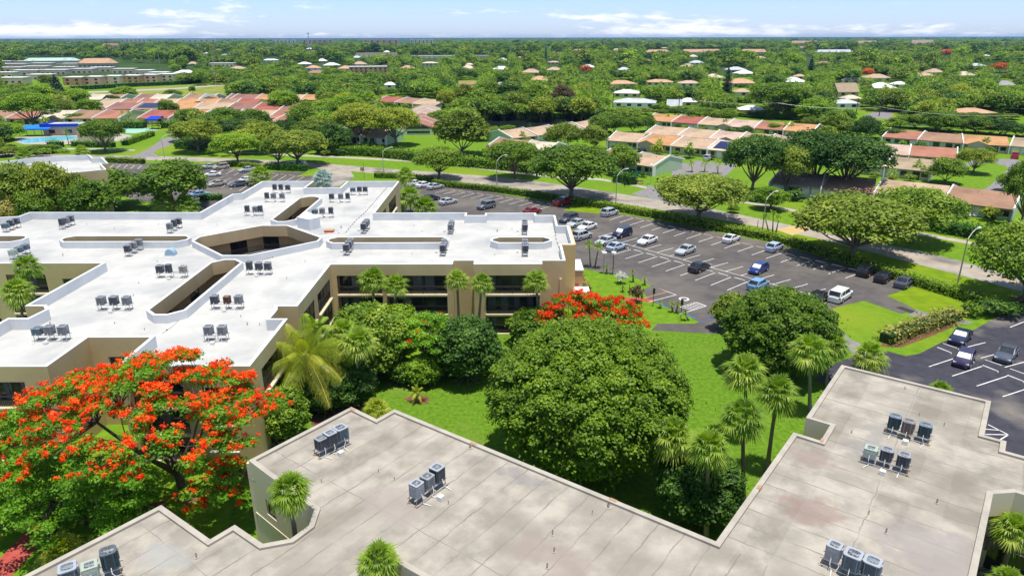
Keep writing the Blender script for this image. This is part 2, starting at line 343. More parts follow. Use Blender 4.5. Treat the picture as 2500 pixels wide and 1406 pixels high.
# tree templates: (crown mesh, trunk mesh, radius, height)
TPL = {}
def tpl(name, rx, h, z0, nl, lr, ncards, size, seed, leaf, flat=.0, low=-.5, r0=.22, nb=7, zmin=-.35, core=True, spread=.55):
    cz = (z0 + h) / 2; rz = (h - z0) / 2
    lb = crown_lobes(rx, rz, cz, nl, lr, seed, flat, low)
    if core: lb.append((0, 0, cz - rz * .1, rx * .62, rx * .62, rz * .62))
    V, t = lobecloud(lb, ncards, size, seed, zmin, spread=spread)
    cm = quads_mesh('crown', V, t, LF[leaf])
    b = MB(); rng = random.Random(seed); tg = [l[:3] for l in rng.sample(lb[:nl], min(nb, nl))]
    limbs(b, (0, 0, 0), None, tg, r0, seed, max(.9, z0 * .75 + .3)); tm = b.mesh('trunk', MT['bark'], True)
    TPL[name] = (cm, tm, rx, h)
for i in range(3): tpl('oak%d' % i, 6, 9.5, 2.3, 64, .25, 13500, .40, 11 + i, 'green', flat=.15, low=-.38, r0=.30, nb=14, core=False)
for i in range(3): tpl('round%d' % i, 4.5, 8, .5, 34, .32, 8000, .42, 31 + i, 'dark', nb=6)
for i in range(5): tpl('mid%d' % i, 5, 9, 1.2, 17, .40, 2400, .72, 51 + i, 'green', nb=4)
for i in range(3): tpl('bush%d' % i, 1.2, 1.8, .05, 9, .42, 420, .34, 71 + i, 'green', r0=.05, nb=3)
def setleaf(o, leaf):
    o.material_slots[0].link = 'OBJECT'; o.material_slots[0].material = LF[leaf]
def tree(kind, loc, r, h, label, leaf=None, cat='tree', group=None, name='broadleaf_tree', rz=None, sq=1.0):
    cm, tm, R0, H0 = TPL[kind]
    e = empty(name, loc, label, cat, group, random.uniform(0, 6.28) if rz is None else rz)
    e.scale = (r / R0, r / R0 * sq, h / H0)
    c = link('crown', cm, e)
    if leaf: setleaf(c, leaf)
    link('trunk', tm, e); return e
def tpx(kind, bx, by, topy, wpx, label, leaf=None, **k):
    """tree whose foot stands at photo pixel (bx,by), with its top at row topy and a crown wpx wide"""
    p = at(bx, by); r = wpx * depth(p) / FPX / 2
    lo, hi = .5, 40
    for _ in range(30):
        h = (lo + hi) / 2
        if proj((p.x, p.y + r * .25, h))[1] > topy: lo = h
        else: hi = h
    return tree(kind, p, r, h, label, leaf, **k)

# ------------------------------------------------------------------ palms
def ribbon(Q, T, p0, p1, p2, w0, w1, w2, side, tv):
    Q += [p0 - side * w0, p0 + side * w0, p1 + side * w1, p1 - side * w1, p1 - side * w1, p1 + side * w1, p2 + side * w2, p2 - side * w2]; T += [tv, tv]
def fan_crown(seed, nf=36, r=2.1, segs=20, leafw=.055, name='crown', leaf='palm'):
    rng = random.Random(seed); Q, T = [], []; ga = math.pi * (3 - 5 ** .5)
    for i in range(nf):
        u = (i + .5) / nf; el = R(78 - 125 * u ** .9); az = ga * i * 1.0 + rng.uniform(-.25, .25)
        d = Vector((math.cos(el) * math.cos(az), math.cos(el) * math.sin(az), math.sin(el))); side = Vector((-math.sin(az), math.cos(az), 0)).normalized(); upv = side.cross(d).normalized() * -1
        if upv.z < 0: upv = -upv
        pl = r * rng.uniform(.36, .50); hub = d * pl + Vector((0, 0, -.12 * pl)); ll = r * rng.uniform(.46, .60); tv = min(1, max(0, .38 + .35 * u + rng.uniform(-.16, .16)))
        ribbon(Q, T, Vector((0, 0, 0)), d * pl * .5 + Vector((0, 0, .03)), hub, .03, .02, .015, side, .45)
        for j in range(segs):
            a = R(-115 + 230 * (j + .5) / segs + rng.uniform(-4, 4)); dd = (d * math.cos(a) + side * math.sin(a)).normalized()
            ln = ll * (1 - .28 * abs(a) / 2) * rng.uniform(.85, 1.1); fold = upv * (.10 * abs(math.sin(a)))
            sp = dd.cross(upv).normalized()
            m1 = hub + dd * ln * .55 + fold * ln + Vector((0, 0, -.03 * ln)); tip = hub + dd * ln * .98 + fold * ln + Vector((0, 0, -ln * rng.uniform(.22, .5)))
            ribbon(Q, T, hub, m1, tip, .012, leafw, .006, sp, min(1, max(0, tv + rng.uniform(-.12, .16))))
    return quads_mesh(name, np.array([tuple(q) for q in Q]), np.array(T), LF[leaf])
def feather_crown(seed, nf=18, L=3.2, pairs=26, leafw=.035, ll=.62, droop=.55, leaf='palm', name='crown', hang=.45, elmax=78, elmin=-18):
    rng = random.Random(seed); Q, T = [], []; ga = math.pi * (3 - 5 ** .5)
    for i in range(nf):
        u = (i + .5) / nf; el = R(elmax - (elmax - elmin) * u); az = ga * i + rng.uniform(-.3, .3); le = L * rng.uniform(.85, 1.08); h = Vector((math.cos(az), math.sin(az), 0)); side = Vector((-math.sin(az), math.cos(az), 0))
        tw = rng.uniform(-.5, .5); tv = .35 + .3 * u + rng.uniform(-.18, .18)
        def pt(t): return h * (le * t * math.cos(el) * (1 - .12 * t)) + Vector((0, 0, le * t * math.sin(el) - droop * le * t * t * (.5 + .5 * math.cos(el)))) + side * tw * t * t * .4
        pr = [pt(k / 6) for k in range(7)]
        for k in range(6): Q += [pr[k] - side * .03, pr[k] + side * .03, pr[k + 1] + side * .02, pr[k + 1] - side * .02]; T.append(min(1, tv + .2))
        for k in range(pairs):
            t = .14 + .86 * (k + .5) / pairs; p = pt(t); dt = (pt(min(1, t + .03)) - pt(t - .03)).normalized(); l2 = ll * math.sin(math.pi * min(1, .18 + .80 * t)) ** .6 * rng.uniform(.85, 1.12)
            for s in (-1, 1):
                o = (side * s * .86 + dt * .5).normalized(); wv = dt * 1.0
                m1 = p + o * l2 * .5 + Vector((0, 0, -hang * l2 * .22)); tip = p + o * l2 * .88 + Vector((0, 0, -hang * l2 * rng.uniform(.8, 1.3)))
                ribbon(Q, T, p, m1, tip, leafw * .6, leafw, .006, wv, min(1, max(0, tv + rng.uniform(-.12, .12))))
    return quads_mesh(name, np.array([tuple(q) for q in Q]), np.array(T), LF[leaf])
def palm_trunk(r0, r1, boots=True, mt_='barkp', bend=.0):
    b = MB(); b.tube([(0, 0, 0), (bend * .25, 0, .33), (bend * .6, .0, .66), (bend, 0, 1)], [r0 * 1.35, r0, r1, r1 * .95], 9); 
    return b.mesh('trunk', MT[mt_], True)
PALM = {}
for i in range(3): PALM['fan%d' % i] = (fan_crown(5 + i, nf=40 - 4 * i, r=2.1), palm_trunk(.17, .15), 2.1)
for i in range(2): PALM['fanfar%d' % i] = (fan_crown(15 + i, nf=20, r=2.1, segs=9, leafw=.12), palm_trunk(.17, .15), 2.1)
for i in range(2): PALM['feather%d' % i] = (feather_crown(25 + i, nf=15, L=2.3, pairs=18, ll=.50, leafw=.045), palm_trunk(.13, .09), 2.2)
for i in range(2): PALM['coco%d' % i] = (feather_crown(35 + i, nf=28, L=4.7, pairs=44, ll=.95, leafw=.018, droop=.46, hang=.95, leaf='palmy'), palm_trunk(.20, .14), 4.4)
for i in range(2): PALM['featherfar%d' % i] = (feather_crown(45 + i, nf=13, L=3.2, pairs=7, ll=.75, leafw=.12), palm_trunk(.16, .12), 3.0)
def palm(kind, loc, h, r, label, leaf=None, name='palm_tree', cat='palm tree', group=None, lean=(0, 0), trunks=1):
    cm, tm, r0 = PALM[kind]; e = empty(name, loc, label, cat, group, random.uniform(0, 6.28))
    for k in range(trunks):
        off = Vector((0, 0, 0)) if trunks == 1 else Vector((math.cos(k * 2.4), math.sin(k * 2.4), 0)) * .35
        top = off + (off * (h * .22) if trunks > 1 else Vector((0, 0, 0))) + Vector((lean[0], lean[1], h * (1 - .13 * k)))
        t = link('trunk', tm, e, off); d = top - off
        t.rotation_euler = d.to_track_quat('Z', 'Y').to_euler(); t.scale = (1, 1, d.length)
        c = link('crown', cm, e, top); c.scale = (r / r0,) * 3; c.rotation_euler = (0, 0, k * 1.3)
        if leaf: setleaf(c, leaf)
    return e
def ppx(kind, bx, by, cx, cy, wpx, label, z0=0, **k):
    """palm: foot pixel, crown-heart pixel, crown width in pixels"""
    p = at(bx, by, z0); lo, hi = .2, 40
    for _ in range(30):
        h = (lo + hi) / 2
        if proj((p.x, p.y, z0 + h))[1] > cy: lo = h
        else: hi = h
    q = proj((p.x, p.y, z0 + h)); lx = (cx - q[0]) / FPX * depth(p)
    k.pop('rz', None)
    e = palm(kind, p, h, wpx * depth(p) / FPX / 2, label, **k)
    for c in e.children:
        pass
    # lean towards the photographed crown
    e.rotation_euler[2] = 0
    if abs(lx) > .02 and k.get('trunks', 1) == 1:
        for c in e.children:
            if c.name.startswith('crown'): c.location = (lx, 0, h); c.rotation_euler[2] = random.uniform(0, 6.28)
            else:
                d = Vector((lx, 0, h)); c.rotation_euler = d.to_track_quat('Z', 'Y').to_euler(); c.scale = (1, 1, d.length)
    return e

# ------------------------------------------------------------------ ground, roads
S = 40000
b = MB(); b.poly([(-S, -300, -.004), (S, -300, -.004), (S, S, -.004), (-S, S, -.004)])
tag(b.obj('ground', MT['lawn']), kind='structure')
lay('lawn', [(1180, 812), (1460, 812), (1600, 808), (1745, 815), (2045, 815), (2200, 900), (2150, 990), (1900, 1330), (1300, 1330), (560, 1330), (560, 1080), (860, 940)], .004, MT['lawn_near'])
# main road
RU = [(-120, 372), (0, 374), (235, 380), (366, 381), (470, 384), (709, 393), (830, 403), (998, 416), (1226, 433), (1354, 449), (1480, 468), (1600, 487), (1737, 510), (1949, 554), (2110, 588), (2220, 608), (2332, 634), (2440, 664), (2620, 715)]
RL_ = [(-120, 386), (0, 386), (235, 388), (356, 391), (537, 396), (705, 404), (830, 416), (960, 428), (1079, 440), (1210, 455), (1347, 472), (1480, 491), (1660, 520), (1815, 547), (1996, 582), (2130, 617), (2231, 643), (2399, 686), (2500, 714), (2640, 752)]
lay('road', RU + RL_[::-1], .008, MT['road'])
mid = [(470, 389), (709, 398), (830, 408), (998, 424), (1226, 444), (1354, 461), (1600, 500), (1737, 526), (1949, 567), (2110, 602), (2220, 625), (2365, 659), (2560, 710)]
L1 = smooth_line([at(*p) for p in mid], 4)
def off(pts, d):
    o = []
    for i, p in enumerate(pts):
        t = (pts[min(i + 1, len(pts) - 1)] - pts[max(i - 1, 0)]).normalized(); o.append(p + Vector((-t.y, t.x, 0)) * d)
    return o
b = strip(off(L1, .12), .09, .012); b2 = strip(off(L1, -.12), .09, .012); k = len(b.v); b.v += b2.v; b.f += [tuple(i + k for i in f) for f in b2.f]; b.mi += b2.mi
tag(b.obj('road_markings', MT['yellow']), kind='structure')
# side drive to the left lot and club house drive
lay('driveway', [(700, 398), (850, 410), (866, 433), (838, 447), (812, 470), (760, 470), (806, 440), (812, 425), (790, 414)], .0105, MT['road'])
lay('driveway', [(332, 378), (352, 369), (372, 358), (395, 340), (432, 332), (443, 341), (412, 356), (380, 368), (374, 374), (395, 384), (290, 384), (318, 381)], .0105, MT['greypath'])
lay('driveway', [(1584, 452), (1640, 470), (1700, 486), (1735, 505), (1600, 487), (1540, 474), (1575, 462)], .0105, MT['greypath'])
lay('path', [(560, 369), (640, 373), (700, 377), (830, 382), (998, 391), (1146, 406), (1300, 425), (1468, 436), (1549, 450), (1640, 468), (1828, 493), (1939, 511), (2075, 535), (2231, 565), (2355, 587), (2500, 620), (2500, 628), (2355, 594), (2231, 572), (2075, 541), (1939, 517), (1828, 498), (1640, 474), (1549, 455), (1468, 441), (1300, 430), (1146, 410), (998, 395), (830, 386), (700, 380.5), (560, 372.5)], .006, MT['walk'])
lay('path', [(120, 361), (250, 363), (330, 366), (330, 369), (250, 366), (120, 365)], .006, MT['walk'])
lay('path', [(1895, 561), (1949, 549), (1996, 556), (1935, 575)], .014, MT['tan'])
# parking lots
lay('parking_lot', [(985, 445), (1090, 456), (1193, 468), (1240, 477), (1330, 491), (1398, 502), (1374, 514), (1478, 524), (1520, 523), (1660, 548), (1745, 566), (1858, 588), (1908, 599), (2000, 625), (2090, 654), (2241, 696), (2164, 722), (2204, 740), (2238, 757), (2200, 766), (2110, 734), (2033, 752), (2046, 809), (1745, 815), (1590, 806), (1605, 790), (1696, 790), (1707, 786), (1684, 772), (1637, 754), (1593, 737), (1584, 732), (1568, 707), (1591, 698), (1547, 675), (1495, 669), (1424, 656), (1380, 650), (1300, 640), (1000, 560), (940, 500)], .008, MT['lot'])
lay('parking_lot', [(265, 399), (400, 399), (504, 401), (558, 410), (638, 418), (749, 421), (719, 433), (812, 425), (838, 447), (790, 480), (650, 520), (480, 520), (300, 480), (200, 430)], .008, MT['lot'])
lay('parking_lot', [(2540, 750), (2446, 767), (2382, 803), (2298, 836), (2245, 863), (2211, 869), (2167, 857), (2110, 862), (2040, 885), (1990, 925), (2080, 985), (2480, 1180), (2700, 1240), (2900, 900), (2640, 770)], .010, MT['lot2'])
lay('path', [(2046, 809), (2056, 808), (2077, 829), (2100, 838), (2110, 862), (2088, 872), (2068, 850)], .007, MT['greypath'])
lay('path', [(2238, 757), (2310, 776), (2380, 787), (2360, 792), (2290, 783), (2215, 770)], .0125, MT['greypath'])
lay('path', [(2185, 751), (2200, 748), (2236, 760), (2224, 765)], .017, MT['frame'])
lay('path', [(1455, 728), (1550, 726), (1602, 732), (1590, 738), (1540, 733), (1470, 735)], .013, MT['brick'])
b = strip(smooth_line([at(*p) for p in [(-20, 1420), (40, 1355), (90, 1300), (150, 1230), (205, 1160), (235, 1130)]]), 2.0, .012); tag(b.obj('path', MT['brick']), kind='structure')
lay('path', [(1418, 690), (1424, 700), (1443, 728), (1450, 745), (1425, 745), (1412, 720)], .014, MT['tan'])
# pond, field strip, canal bank, side streets
lay('pond', [(1165, 318), (1150, 292), (1178, 262), (1195, 270), (1300, 272), (1420, 286), (1440, 296), (1380, 306), (1290, 316), (1240, 326)], .004, MT['water'])
lay('field', [(180, 232), (300, 216), (620, 200), (640, 198), (640, 226), (560, 232), (300, 238)], .005, MT['field'])
lay('path', [(195, 225), (290, 221.5), (420, 216), (545, 206.5), (545, 209.5), (420, 219), (290, 225), (195, 228)], .010, MT['walk'])
lay('street', [(2110, 282), (2150, 270), (2185, 262), (2192, 268), (2180, 276), (2178, 290), (2118, 290)], .006, MT['greypath'])
lay('street', [(1640, 418), (1665, 400), (1700, 392), (1740, 396), (1800, 404), (1760, 440), (1640, 430)], .006, MT['greypath'])
lay('driveway', [(2395, 478), (2400, 463), (2415, 455), (2449, 425), (2462, 412), (2455, 405), (2420, 397), (2380, 400), (2350, 412), (2340, 408), (2380, 390), (2470, 388), (2520, 400), (2520, 450), (2470, 470)], .007, MT['greypath'])
lay('verge', [(1374, 514), (1400, 502), (1420, 500), (1500, 520), (1478, 524)], .013, MT['lawn_dry'])
lay('verge', [(1408, 494), (1480, 503), (1660, 536), (1815, 565), (1996, 600), (2130, 638), (2231, 664), (2399, 712), (2500, 742), (2500, 718), (2399, 688), (2231, 645), (2130, 619), (1996, 584), (1815, 549), (1660, 522), (1480, 493), (1347, 474)], .005, MT['lawn_dry'])
lay('verge', [(2205, 740), (2168, 722), (2243, 700), (2360, 742), (2390, 760), (2350, 782), (2290, 775), (2238, 757)], .011, MT['lawn_dry'])
lay('planting_bed', [(2150, 845), (2155, 832), (2230, 808), (2330, 775), (2350, 788), (2280, 818), (2200, 848)], .012, MT['mulch'])
lay('planting_bed', [(430, 1222), (420, 1205), (445, 1195), (478, 1205), (480, 1222), (455, 1232)], .012, MT['mulch'])
lay('planting_bed', [(325, 1255), (345, 1232), (400, 1222), (410, 1240), (360, 1262)], .012, MT['mulch'])
lay('planting_bed', [(560, 1160), (570, 1145), (605, 1140), (605, 1170)], .012, MT['mulch'])
lay('planting_bed', [(985, 972), (1018, 962), (1050, 970), (1045, 985), (1005, 986)], .012, MT['mulch'])
lay('planting_bed', [(1380, 1125), (1460, 1105), (1530, 1115), (1510, 1140), (1440, 1155), (1400, 1150)], .012, MT['mulch'])
lay('planting_bed', [(760, 1000), (860, 930), (900, 960), (880, 1010), (820, 1040), (760, 1040)], .009, MT['mulch'])
# painted markings
def pline(b, a, c, w=.12, z=.016): 
    s = strip([a, c], w, z); k = len(b.v); b.v += s.v; b.f += [tuple(i + k for i in f) for f in s.f]; b.mi += s.mi
mk = MB(); mkb = MB(); mko = MB(); stops = []
def rowlines(A0, A1, B0, B1, n=None, stopz=None, pitch=2.86):
    """stall dividers from segment A (head end) to segment B (aisle end), all given as photo pixels on the ground"""
    a0, a1, b0, b1 = at(*A0), at(*A1), at(*B0), at(*B1)
    n = n or round((a1 - a0).length / pitch) + 1
    for i in range(n):
        t = i / (n - 1); pa, pb = a0.lerp(a1, t), b0.lerp(b1, t); pline(mk, pa, pb)
        if i < n - 1 and stopz: stops.append((a0.lerp(a1, (i + .5) / (n - 1)), (a1 - a0).normalized(), stopz))
rowlines((1521.7, 526.6), (2106, 664), (1488, 537.6), (2064, 679), None, 'n')
rowlines((1092, 463), (1356, 500), (1062, 471), (1318, 511), None, 'n')
rowlines((1461, 578), (1972, 717), (1501, 567), (2016, 705), None, None)
rowlines((1510, 601), (1955, 724), (1467, 613), (1905, 749), None, 'w')
pline(mk, at(1461, 578), at(1985, 721)); pline(mk, at(1591, 698), at(1651, 720)); pline(mk, at(1584, 737), at(1651, 720)); pline(mko, at(1591, 698), at(1628, 712)); pline(mko, at(1568, 729), at(1628, 713))
for k in range(6):
    t = k / 5; pline(mk, at(1662 + 46 * t - 14 * t, 750 - 12 * t), at(1690 + 34 * t, 757 - 9 * t)); 
pline(mk, at(1660, 750), at(1701, 738)); pline(mk, at(1701, 738), at(1725, 747)); pline(mk, at(1725, 747), at(1660, 767)); pline(mkb, at(1602, 737), at(1632, 751), .25); pline(mkb, at(1677, 768), at(1700, 777), .3); pline(mkb, at(1707, 786), at(1752, 773), .12)
ws = at(1670, 730); mk2 = MB(); mk2.disc((ws.x, ws.y, .018), .75, 14, .5); mk2.obj('painted_symbol', MT['paint']); 
rowlines((530, 408), (640, 421), (512, 420), (612, 434), 6, 'n'); rowlines((660, 424), (742, 432), (640, 436), (716, 446), 5, 'n'); rowlines((278, 402), (346, 404), (268, 410), (336, 413), 5, 'n')
rowlines((520, 440), (606, 452), (498, 452), (584, 466), 5, None); rowlines((520, 440), (606, 452), (545, 432), (628, 444), 5, None)
rowlines((2339, 853), (2515, 920), (2406, 836), (2580, 902), 4); rowlines((2338, 872), (2525, 943), (2268, 895), (2448, 968), 4)
rowlines((2278, 846), (2510, 938), (2278, 846.1), (2510, 938.1), 5, 'w'); pline(mk, at(2302, 838), at(2336, 850)); pline(mk, at(2405, 878), at(2446, 892)); pline(mk, at(2466, 900), at(2520, 919)); pline(mk, at(2466, 799), at(2540, 770))
rowlines((2400, 1037), (2460, 1062), (2405, 1037), (2462, 1061), 2); pline(mk, at(2412, 1036), at(2462, 1061)); pline(mk, at(2405, 1060), at(2462, 1061)); pline(mk, at(2440, 1074), at(2462, 1061)); pline(mk, at(2402, 1047), at(2440, 1050))
tag(mk.obj('parking_markings', MT['paint']), kind='structure'); tag(mkb.obj('parking_markings', MT['blue_paint']), kind='structure'); tag(mko.obj('parking_markings', MT['orange']), kind='structure')
bpy.data.objects['painted_symbol']['kind'] = 'structure'
sm = {}
for key, mm in (('n', 'stop'), ('w', 'stopw')):
    b = MB(); b.box((0, 0, .07), (1.9, .16, .14), 0, .9); sm[key] = b.mesh('wheel_stop', MT[mm])
for p, d, key in stops:
    o = link('wheel_stop', sm[key], None, p + Vector((0, 0, .01))); o.rotation_euler[2] = math.atan2(d.y, d.x)
    if key == 'n': tag(o, 'sandy pink concrete wheel stop at the head of a parking space along the clipped hedge', 'wheel stop', 'wheel stops along the hedge')
    else: tag(o, 'white painted concrete wheel stop in the middle of a double row of parking spaces', 'wheel stop', 'white wheel stops between double rows')

# ------------------------------------------------------------------ hedges
def hedge(pts, w, h, label, leaf='hedge', dens=26, size=.32, name='hedge', cat='hedge', rough=.12):
    P = [at(*p) for p in pts]; P = smooth_line(P, 3) if len(P) > 2 else P
    rng = np.random.default_rng(int(abs(P[0].x * 10)) + 3); base = P[0].copy(); Vs, Ts = [], []; core = MB(); dens *= (.32 / size) ** 2 * 1.0
    for i in range(len(P) - 1):
        a, c = P[i] - base, P[i + 1] - base; l = (c - a).length; n = int(dens * l * (w + 2 * h)); u = np.array((c - a).normalized()); q = np.array([-u[1], u[0], 0])
        s = rng.uniform(0, l, n); t = rng.uniform(0, w + 2 * h, n); top = (t > h) & (t < h + w); lf = t <= h
        lat = np.where(top, t - h - w / 2, np.where(lf, -w / 2, w / 2)); z = np.where(top, h, np.where(lf, t, w + 2 * h - t))
        Nn = np.where(top[:, None], np.array([0, 0, 1.0]), np.where(lf[:, None], -q, q)); lump = .10 * np.sin(s * 1.9 + i * 2.1) + .06 * np.sin(s * 5.1 + i)
        Pt = np.array(a) + s[:, None] * u + lat[:, None] * q * (1 + lump)[:, None] + np.array([0, 0, 1.0]) * (z * (1 + lump))[:, None] + rng.normal(size=(n, 3)) * rough
        Nn = Nn + rng.normal(size=(n, 3)) * .5; Nn /= np.linalg.norm(Nn, axis=1)[:, None]
        V, T = cards(Pt, Nn, size, .45 + .9 * lump + rng.normal(size=n) * .16, rng); Vs.append(V); Ts.append(T)
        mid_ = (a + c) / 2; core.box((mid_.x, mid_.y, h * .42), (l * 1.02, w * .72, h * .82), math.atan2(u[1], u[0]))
    me = quads_mesh('leaves', np.concatenate(Vs), np.concatenate(Ts), LF[leaf])
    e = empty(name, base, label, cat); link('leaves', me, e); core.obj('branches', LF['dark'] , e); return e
hedge([(1060, 452), (1110, 458), (1200, 467), (1300, 481), (1372, 492)], 1.7, 1.3, 'clipped yellow-green hedge between the road and the pickup end of the parking lot')
hedge([(1404, 497), (1480, 509), (1560, 524), (1660, 542), (1745, 560), (1858, 582), (1930, 599), (2010, 622), (2110, 654), (2200, 684), (2300, 714), (2400, 745), (2470, 768)], 1.9, 1.3, 'long clipped hedge behind the main row of parking spaces on the road side')
hedge([(915, 434), (980, 436), (1055, 445)], 1.8, 1.4, 'short clipped hedge by the entrance drive behind the white roof')
hedge([(263, 396), (300, 398), (352, 400)], 1.8, 1.5, 'clipped hedge at the far left of the left parking lot')
hedge([(560, 405), (600, 408), (650, 414)], 1.8, 1.3, 'clipped hedge behind the gold pickup in the left lot'); hedge([(655, 413), (700, 416), (748, 418)], 2.2, 1.8, 'dark hedge beside the entrance drive of the left lot', 'hedged')
hedge([(780, 374), (830, 378), (900, 380), (990, 389), (1080, 400)], 4, 2.6, 'tall loose hedge along the pavement beyond the main road', 'bright', 20, .5, rough=.3)
hedge([(1085, 402), (1150, 407), (1230, 414), (1310, 424)], 4, 2.6, 'tall loose hedge along the pavement, right of the open lawn', 'bright', 20, .5, rough=.3)
hedge([(435, 362), (480, 364), (530, 367)], 4, 2.8, 'tall dark hedge behind the wide lawn by the club drive', 'hedged', 20, .5, rough=.3)
hedge([(1500, 443), (1530, 447), (1545, 452)], 3, 2.4, 'dark hedge beside the green gabled villa', 'hedged', 20, .5, rough=.3)
hedge([(1640, 474), (1830, 492), (1900, 500)], 1.5, .9, 'low dark hedge along the pavement under the big trees', 'hedged', 20, .4)
hedge([(2240, 556), (2300, 566), (2360, 577), (2500, 600)], 3.6, 2.2, 'thick dark hedge between the far lawn and the right pavement', 'hedged', 20, .45, rough=.25)
hedge([(180, 357), (220, 359), (280, 360)], 2.2, 1.8, 'square clipped hedge below the pool wall', 'hedged', 20, .45)
hedge([(120, 359), (153, 360)], 2.2, 2.0, 'short dark hedge left of the pool entrance', 'hedged', 20, .45)
hedge([(305, 356), (335, 345), (372, 332)], 2.6, 1.9, 'slanting hedge between the lawn and the small club parking lot', 'bright', 20, .45)
hedge([(290, 312), (330, 313), (355, 313)], 5, 2.8, 'high hedge behind the green court', 'bright', 16, .6, rough=.3); hedge([(395, 313), (420, 312), (445, 310)], 5, 2.6, 'high hedge right of the blue shelter', 'bright', 16, .6, rough=.3)
hedge([(175, 221), (250, 217), (330, 212), (420, 208), (485, 203)], 7, 3.2, 'long dark hedge below the flat white roofs in the distance', 'hedged', 6, 1.0, rough=.4)
hedge([(2160, 838), (2230, 812), (2290, 792), (2335, 778)], 2.2, 1.4, 'loose dry yellow-green shrub bed by the lower parking lot', 'wheat', 20, .34, 'shrub_bed', 'shrub', .28)
hedge([(492, 488), (540, 488)], 2, 1.2, 'small clipped hedge behind the white parapet in the left lot', 'hedged')
hedge([(1415, 672), (1424, 694), (1437, 712)], .8, .8, 'golden border shrubs against the terracotta annex', 'wheat', 30, .25, 'shrub_bed', 'shrub')

# ------------------------------------------------------------------ flat-roofed buildings
def facade(b, bg_, bw, p0, p1, z0, z1, ops):
    """wall quad p0->p1 (outward normal on the right of p0->p1) with recessed openings (s0,s1,za,zb,depth). b wall, bg_ glass MBs list, returns"""
    p0 = Vector((*p0[:2], 0)); p1 = Vector((*p1[:2], 0)); u = (p1 - p0); l = u.length; u.normalize(); inn = Vector((-u.y, u.x, 0))
    def P(s, z, d=0): q = p0 + u * s + inn * d; return (q.x, q.y, z)
    xs = sorted(set([0, l] + [v for o in ops for v in o[:2]])); zs = sorted(set([z0, z1] + [v for o in ops for v in o[2:4]]))
    for i in range(len(xs) - 1):
        for j in range(len(zs) - 1):
            cx, cz = (xs[i] + xs[i + 1]) / 2, (zs[j] + zs[j + 1]) / 2
            if any(o[0] < cx < o[1] and o[2] < cz < o[3] for o in ops): continue
            b.poly([P(xs[i], zs[j]), P(xs[i + 1], zs[j]), P(xs[i + 1], zs[j + 1]), P(xs[i], zs[j + 1])])
    for s0, s1, za, zb, d in ops:
        b.poly([P(s0, za), P(s0, zb), P(s0, zb, d), P(s0, za, d)][::-1]); b.poly([P(s1, za), P(s1, zb), P(s1, zb, d), P(s1, za, d)])
        b.poly([P(s0, zb), P(s1, zb), P(s1, zb, d), P(s0, zb, d)][::-1]); b.poly([P(s0, za), P(s1, za), P(s1, za, d), P(s0, za, d)])
        g = MB(); g.poly([P(s0, za, d), P(s1, za, d), P(s1, zb, d), P(s0, zb, d)]); bg_.append((g, s0, s1, za, zb, d, p0, u, inn))
